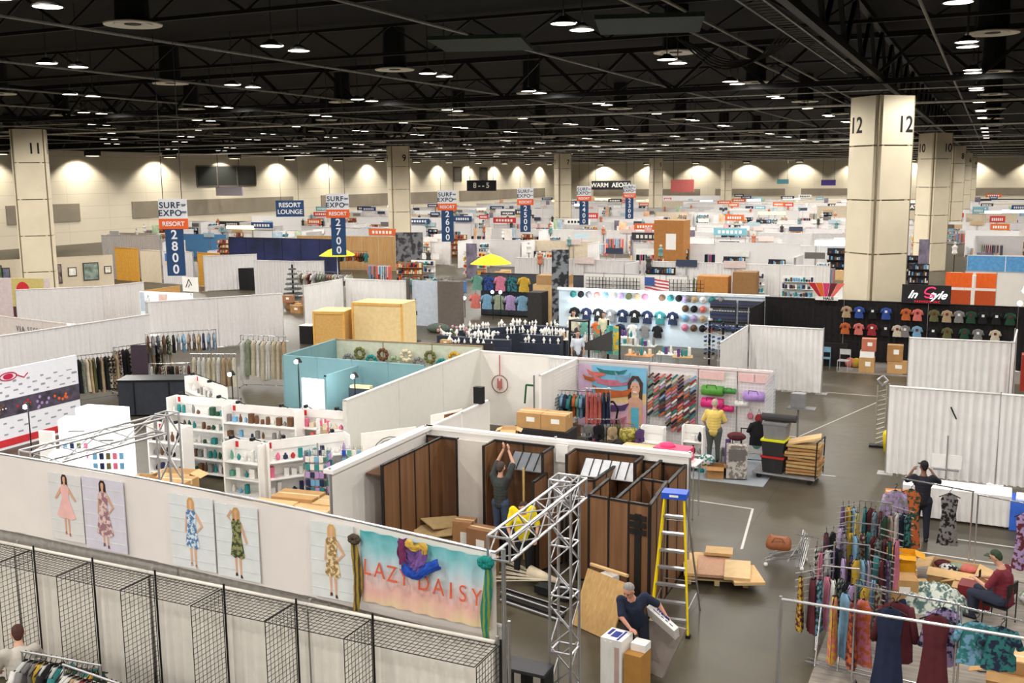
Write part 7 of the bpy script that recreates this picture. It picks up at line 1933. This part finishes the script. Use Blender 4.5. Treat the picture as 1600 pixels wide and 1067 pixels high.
def near_col(x0, x1, y):
    for cx in (-4.5, -55.8):
        for cy in (47.5, 92.5, 137.5, 182.5, 237):
            if abs(y - cy) < 2.2 and x0 - 1.6 < cx < x1 + 1.6: return True
    return False
# prototypes for the small things of distant booths, each copied with obj.copy()
PROTO = {}
def proto_rack(k):
    t = thing('stocked_rack', 'x', 'clothes rack')
    MB().bar((-.9, 0, 1.75), (.9, 0, 1.75), .02, 4).bar((-.9, 0, 0), (-.9, 0, 1.75), .02, 4).bar((.9, 0, 0), (.9, 0, 1.75), .02, 4).build('frame', ALU, t)
    g_ = MB(); r = random.Random(k)
    cs = ['teal', 'white', 'navy', 'coral', 'cream', 'grey', 'pink', 'olive', 'black', 'sky blue']
    for i in range(22):
        x = -.85 + 1.7 * i / 21; g_.bx(x - .032, x + .032, -.24, .24, 1.7 - r.uniform(.6, 1.1), 1.68, r.randrange(5))
    o = g_.build('garment_row', [mat(CN[cs[(k * 3 + j * 2 + k // 2) % 10]], .9) for j in range(5)], t); o['kind'] = 'stuff'
    return t
def proto_shelf(k):
    t = thing('goods_shelf', 'x', 'shelf unit')
    MB().bx(-1, 1, 0, .05, 0, 2.1).build('back_panel', (PAINTW, CRM, mat((150, 110, 70), .7), DARK)[k % 4], t)
    for z in (.3, .8, 1.3, 1.75): MB().bx(-1, 1, -.35, 0, z - .03, z).build('shelf', (PAINTW, PAINTW, mat((170, 130, 84), .7), DARK)[k % 4], t)
    g_ = MB(); r = random.Random(k + 50)
    for z in (.3, .8, 1.3, 1.75):
        for i in range(12): x = -.95 + i * .16; g_.bx(x, x + .11, -.3, -.1, z, z + r.uniform(.12, .32), r.randrange(5))
    cs = ['teal', 'orange', 'navy', 'white', 'red', 'cream', 'brown', 'yellow', 'grey', 'sky blue']
    o = g_.build('stacked_goods', [mat(CN[cs[(k + j * 3) % 10]], .6) for j in range(5)], t); o['kind'] = 'stuff'
    return t
def proto_table(k):
    t = thing('skirted_table', 'x', 'table')
    MB().bx(-.95, .95, -.38, .38, .72, .76).build('tabletop', (PAINTW, DARK, mat((80, 120, 170)), CRM)[k % 4], t)
    MB().bx(-.93, .93, -.36, .36, .03, .72).build('table_skirt', (PAINTW, DARK, mat((80, 120, 170)), CRM)[k % 4], t)
    return t
def proto_sign(k):
    t = thing('header_sign', 'x', 'sign')
    for s in (-1, 1): MB().bar((s * 1.4, 0, 0), (s * 1.4, 0, 3.3), .04, 5).build('post', ALU, t)
    MB().bx(-1.5, 1.5, -.04, .04, 2.65, 3.3).build('sign_panel', mat([(230, 228, 226), (40, 70, 120), (214, 104, 50), (60, 60, 64), (120, 176, 190), (200, 60, 60)][k % 6], .6), t)
    g_ = MB()
    for i in range(6): g_.bx(-1.1 + i * .38, -.86 + i * .38, -.06, -.04, 2.82, 3.1)
    g_.build('sign_lettering', [DARK, PAPER, PAPER, PAPER, PAPER, PAPER][k % 6], t)
    return t
def proto_tower(k):
    t = thing('banner_tower', 'x', 'banner')
    MB().bx(-.5, .5, -.03, .03, .1, 2.9).build('banner_sheet', mat([(90, 150, 190), (210, 130, 70), (228, 224, 220), (70, 70, 80), (190, 80, 90), (130, 170, 120)][k % 6], .7, kind='noise', c2=[(220, 228, 230), (240, 220, 190), (200, 190, 180), (140, 130, 150), (236, 200, 190), (220, 230, 200)][k % 6], scale=1.3), t)
    MB().bx(-.5, .5, -.15, .15, 0, .1).build('base', ALU, t)
    return t
def proto_box(k):
    t = thing('carton', 'x', 'box')
    MB().bx(-.4, .4, -.3, .3, 0, .75).build('carton_box', (CARD, CARD2, CARDL)[k % 3], t)
    MB().bx(-.4, .4, -.04, .04, .75, .755).build('tape', TAPE, t)
    return t
def proto_lit(k):
    t = thing('lit_header', 'x', 'sign')
    for s in (-1, 1): MB().bar((s * 1.8, 0, 0), (s * 1.8, 0, 2.8), .05, 5).build('post', ALU, t)
    MB().bx(-1.9, 1.9, -.1, .1, 2.5, 2.9).build('light_box', mat([(255, 226, 180), (236, 244, 255), (255, 210, 150)][k % 3], .5, emit=1.6), t)
    return t
def proto_card(k):
    t = thing('booth_card', 'x', 'sign')
    c = [(236, 234, 230), (60, 70, 90), (206, 178, 140), (176, 200, 210), (110, 104, 100), (222, 204, 198)][k % 6]
    MB().bx(-.03, .03, -.03, .03, 0, 2.5).build('post', ALU, t)
    MB().bx(-.7, .7, -.06, -.02, 2.15, 2.6).build('card_panel', mat(c, .7), t)
    return t
def proto_arm(k):
    t = thing('display_figure', 'x', 'mannequin')
    c = [(226, 222, 216), (70, 66, 64), (190, 120, 90), (110, 150, 150)][k % 4]
    MB().bar((0, 0, 0), (0, 0, 2.0), .03, 6).build('stand', BLACKM, t)
    MB().lathe([(.1, 0), (.2, .1), (.15, .35), (.22, .6), (.07, .68), (.05, .74)], (0, 0, 2.0), 10).build('torso', mat(c, .8), t)
    MB().ball((0, 0, 2.84), .11, 7).build('head', mat((206, 196, 184), .6), t)
    return t
kinds = {'card': (proto_card, 6, None), 'arm': (proto_arm, 4, None), 'rack': (proto_rack, 6, 'rack of mixed clothes'), 'shelf': (proto_shelf, 4, None), 'table': (proto_table, 4, None), 'sign': (proto_sign, 6, None), 'tower': (proto_tower, 6, None), 'box': (proto_box, 3, None), 'lit': (proto_lit, 3, None)}
desc = {'card': ['white card sign at the rail top', 'navy card sign at the rail top', 'tan card sign at the rail top', 'pale blue card sign at the rail', 'grey card sign at the rail top', 'pink card sign at the rail top'],
        'arm': ['white display figure on a stand', 'dark display figure on a stand', 'rust display figure on a stand', 'grey-green display figure on a stand'],
        'rack': ['clothes rack of teal and pale garments', 'clothes rack of white and coral garments', 'clothes rack of navy and grey garments', 'clothes rack of coral and olive garments', 'clothes rack of cream and black garments', 'clothes rack of dark mixed garments'],
        'shelf': ['white shelf unit of small goods', 'cream shelf unit of small goods', 'wooden shelf unit of small goods', 'dark shelf unit of small goods'],
        'table': ['white skirted table', 'black skirted table', 'blue skirted table', 'cream skirted table'],
        'sign': ['white header sign on posts', 'navy header sign on posts', 'orange header sign on posts', 'black header sign on posts', 'light teal header sign on posts', 'red header sign on posts'],
        'tower': ['blue and white banner stand', 'orange banner stand', 'white banner stand', 'dark banner stand', 'red and pale banner stand', 'green banner stand'],
        'box': ['brown shipping carton', 'dark brown shipping carton', 'light tan shipping carton'], 'lit': ['warm glowing header light box', 'cool glowing header light box', 'amber glowing header light box']}
NB = {}
def place(kind, x, y, rz=0, k=None):
    n = kinds[kind][1]; k = rnd.randrange(n) if k is None else k
    lb = '%s %s %s' % (desc[kind][k], zone(y), mark(x, y)); gr = '%s, %s' % (desc[kind][k], zone(y))
    if (kind, k) not in PROTO:
        t = kinds[kind][0](k); PROTO[(kind, k)] = t
        t.location = (x, y, 0); t.rotation_euler = (0, 0, rz); t['label'] = lb; t['group'] = gr
        return t
    d_ = dup(PROTO[(kind, k)], (x, y, 0), rz, lb, gr)
    if kind in ('sign', 'lit', 'shelf', 'tower'): d_.scale = (rnd.uniform(.45, 1.05), 1, rnd.uniform(.85, 1.12))
    return d_
yrow = [56.1, 65.3, 74.4, 83.6, 92.7, 101.9, 111, 120.1, 129.3, 138.4, 147.6, 156.7, 165.9, 175, 184, 193.3, 202.4, 211.6, 220.7, 230, 239, 248]
for ri, Y in enumerate(yrow):
    x = max(-103, -1.02 * Y - 2)
    xmax = .035 * Y + 1.5
    while x < xmax:
        L = rnd.choice((3.05, 6.1, 6.1, 9.15, 9.15, 12.2))
        if Y > 120: L = rnd.choice((6.1, 9.15, 12.2, 15.2))
        x1 = x + L
        # keep the hand-placed pieces and the columns clear
        if (Y < 57 and (x < -46 or x1 > -9.5 or -47 < x < -19.5)) or (57 < Y < 78 and -68 < x1 and x < -42.5) or (Y < 73 and x1 > -3) or near_col(x, x1, Y):
            x = x1 + rnd.uniform(.2, 1.0); continue
        r = rnd.random()
        openb = rnd.random() < .3 and Y < 200
        if openb: pass
        elif r < .66:
            m, nm = rnd.choice([WCOL[0]] * 5 + [WCOL[1]] * 2 + [WCOL[2]])
            far_drape(x, Y, L, nm, m)
        else:
            m, nm, _ = rnd.choice(HL); h = rnd.choice((2.44, 2.44, 2.44, 2.8, 3.2)) if Y > 70 else 2.44
            hard_wall(x, Y, x1, Y, h, '%s booth wall %s %s' % (nm, zone(Y), mark((x + x1) / 2, Y)), '%s booth walls %s' % (nm, zone(Y)), m=m, n=max(1, int(L / 3)), cap=m if rnd.random() < .7 else ALU)
        # side wings
        for xx in ((x, x1) if Y < 150 else (x,)):
            if rnd.random() < .55:
                d = 3.0; hh = 2.44 if rnd.random() < .6 else .95
                t = drape_wall(xx + .08, Y - d, xx + .08, Y - .1, hh, '%s white side drape %s %s' % ('tall' if hh > 2 else 'low', zone(Y), mark(xx, Y)), '%s side drapes %s' % ('tall' if hh > 2 else 'low', zone(Y)), seg=3, span=3.05, poles=Y < 70)
        # contents of the booth: racks, shelves, tables, signs, boxes
        n = int(L / 3.05)
        if Y < 185:
            for i in range(n):
                if rnd.random() < .3: place('card', x + 3.05 * (i + rnd.random()), Y - .12)
                if rnd.random() < .22: place('arm', x + 3.05 * (i + rnd.random()), Y - .2)
        for i in range(n):
            cx = x + 3.05 * (i + .5); q = rnd.random() * (.7 if openb else 1)
            if q < .22: place('rack', cx, Y - rnd.uniform(.6, 1.8), rnd.uniform(-.1, .1))
            elif q < .42: place('shelf', cx, Y - .5)
            elif q < .52: place('table', cx, Y - 1.6)
            elif q < .62: place('tower', cx + .5, Y - .7, rnd.uniform(-.2, .2))
            elif q < .74: place('box', cx, Y - 1.2, rnd.uniform(-.4, .4))
            q = rnd.random()
            if Y < 125:
                if q < .2: place('rack', cx + rnd.uniform(-.6, .6), Y - rnd.uniform(2.2, 3.2), rnd.uniform(-.4, .4))
                elif q < .38: place('box', cx + rnd.uniform(-1, 1), Y - rnd.uniform(2, 3.4), rnd.uniform(-.8, .8))
                elif q < .48: place('tower', cx + rnd.uniform(-1, 1), Y - rnd.uniform(1.8, 3), rnd.uniform(-.5, .5))
                elif q < .58: place('table', cx, Y - 2.8, rnd.uniform(-.2, .2))
                elif q < .68: place('shelf', cx, Y - 2.3, rnd.uniform(-.2, .2))
            if rnd.random() < (.06 if Y < 100 else .07): place('sign', cx, Y - .25)
            elif rnd.random() < .035: place('lit', cx, Y - .3)
        if Y > 95 and rnd.random() < .08:
            place('sign', (x + x1) / 2, Y + .6)
        x = x1 + (rnd.uniform(2.2, 3.4) if rnd.random() < .45 else .15)
# particular far things
def hang_banner(x0, x1, y, z0, z1, c, label, txt=None):
    t = thing('hanging_banner', label, 'banner', ((x0 + x1) / 2, y, 0)); w_ = (x1 - x0) / 2
    MB().bx(-w_, w_, -.1, .1, z0, z1).build('banner_sheet', mat(c, .6, var=.06), t)
    q = MB()
    for s in (-1, 1): q.bar((s * w_ * .8, 0, z1), (s * w_ * .8, 0, 12.5), .04, 4)
    q.build('hanging_wire', DARK, t)
    if txt: text(txt, (z1 - z0) * .7, PAPER, t, (0, -.12, (z0 + z1) / 2), bold=.03)
    return t
hang_banner(-78.0, -72.7, 150, 5.9, 7.6, (34, 32, 36), 'black hanging banner with a pale 8 and 5 left of the centre', '8 - - 5')
hang_banner(-71.3, -63.3, 190, 5.5, 7.2, (34, 32, 36), 'wide black hanging banner right of the centre column', 'WARM  AEOZA')
hang_banner(-49.5, -45.5, 170, 5.3, 7.4, (190, 100, 96), 'red and pink hanging banner in front of the far wall')
hang_banner(-43, -40.5, 230, 6.1, 7.1, (90, 150, 160), 'small teal hanging banner near the far wall')
hang_banner(-33.6, -30.6, 230, 5.7, 6.9, (70, 50, 120), 'purple hanging banner near the far wall at right')
hang_banner(-106, -101.0, 122, 5.7, 7.0, (190, 184, 200), 'pale lilac banner hung before the left wall')
hang_banner(-7.8, -6.6, 110, 4.4, 5.1, (60, 60, 62), 'dark sign with pale letters between the two right columns', 'KAT')
t = thing('orange_display', 'bright orange lit booth display right of the InStyle sign', 'display', (-.75, 57.4, 0))
t.scale = (.46, .7, .95)
OR = mat((222, 96, 34), .6, emit=.12, var=.08)
MB().bx(-2.6, .2, -.1, .1, 2.3, 3.1).bx(.5, 2.6, -.1, .1, 2.3, 3.1).build('upper_panel', OR, t); MB().bx(-2.2, .1, -.15, .05, 1.2, 2.15).bx(.5, 2.6, -.15, .05, 1.2, 2.15).build('lower_panel', mat((190, 80, 34), .6, var=.1), t)
MB().bx(-2.6, 2.7, -.05, .05, 0, 1.2).build('base_wall', PAINTW, t)
MB().bar((.35, -.2, 2.3), (.35, -.2, 3.0), .22, 10).build('white_mark', PAPER, t)
rn = random.Random(55)
for i in range(16):
    o = MB().ball((0, 0, 0), .13, 6).build('globe_light', mat((255, 226, 170), .4, emit=5), None, (1.6 + rn.uniform(-.2, 1.0), 57.0, 1.2 + .16 * i)); tag(o, 'small warm globe light in the cluster right of the orange display', 'light', 'warm globe lights')
    o2 = None
t = thing('globe_tree', 'dark upright carrying a cluster of warm globe lights at the right edge', 'stand', (2.0, 57.2, 0)); MB().bar((0, 0, 0), (0, 0, 3.8), .1, 8).build('pole', DARK, t)
hard_wall(-1.2, 70.9, 3.2, 70.9, 2.9, 'blue printed booth wall, left one, above the orange display', m=mat((90, 150, 200), .7, var=.15), n=2, cap=PAINTW)
hard_wall(-1.2, 66.2, 4.0, 66.2, 2.3, 'long white counter wall in front of the blue printed walls', n=3)

bpy.data.scenes.remove(TMPS)

REN = {'panel': 'screen', 'side': 'screen', 'front': 'screen', 'lid': 'cover', 'frame': 'rack', 'body': 'box', 'base': 'block', 'head': 'sign', 'back': 'screen', 'top': 'cover', 'stem': 'rod', 'arm': 'stand', 'shade': 'cover', 'rear': 'screen', 'cord': 'cable', 'cap': 'hat', 'roof': 'canopy', 'cross': 'divider'}
for o in list(COL.objects):
    if o.parent is None and o.get('category'):
        st = o.name.split('.')[0]; ws = st.split('_')
        if len(ws) > 1 and ws[-1] in REN: o.name = '_'.join(ws[:-1] + [REN[ws[-1]]])
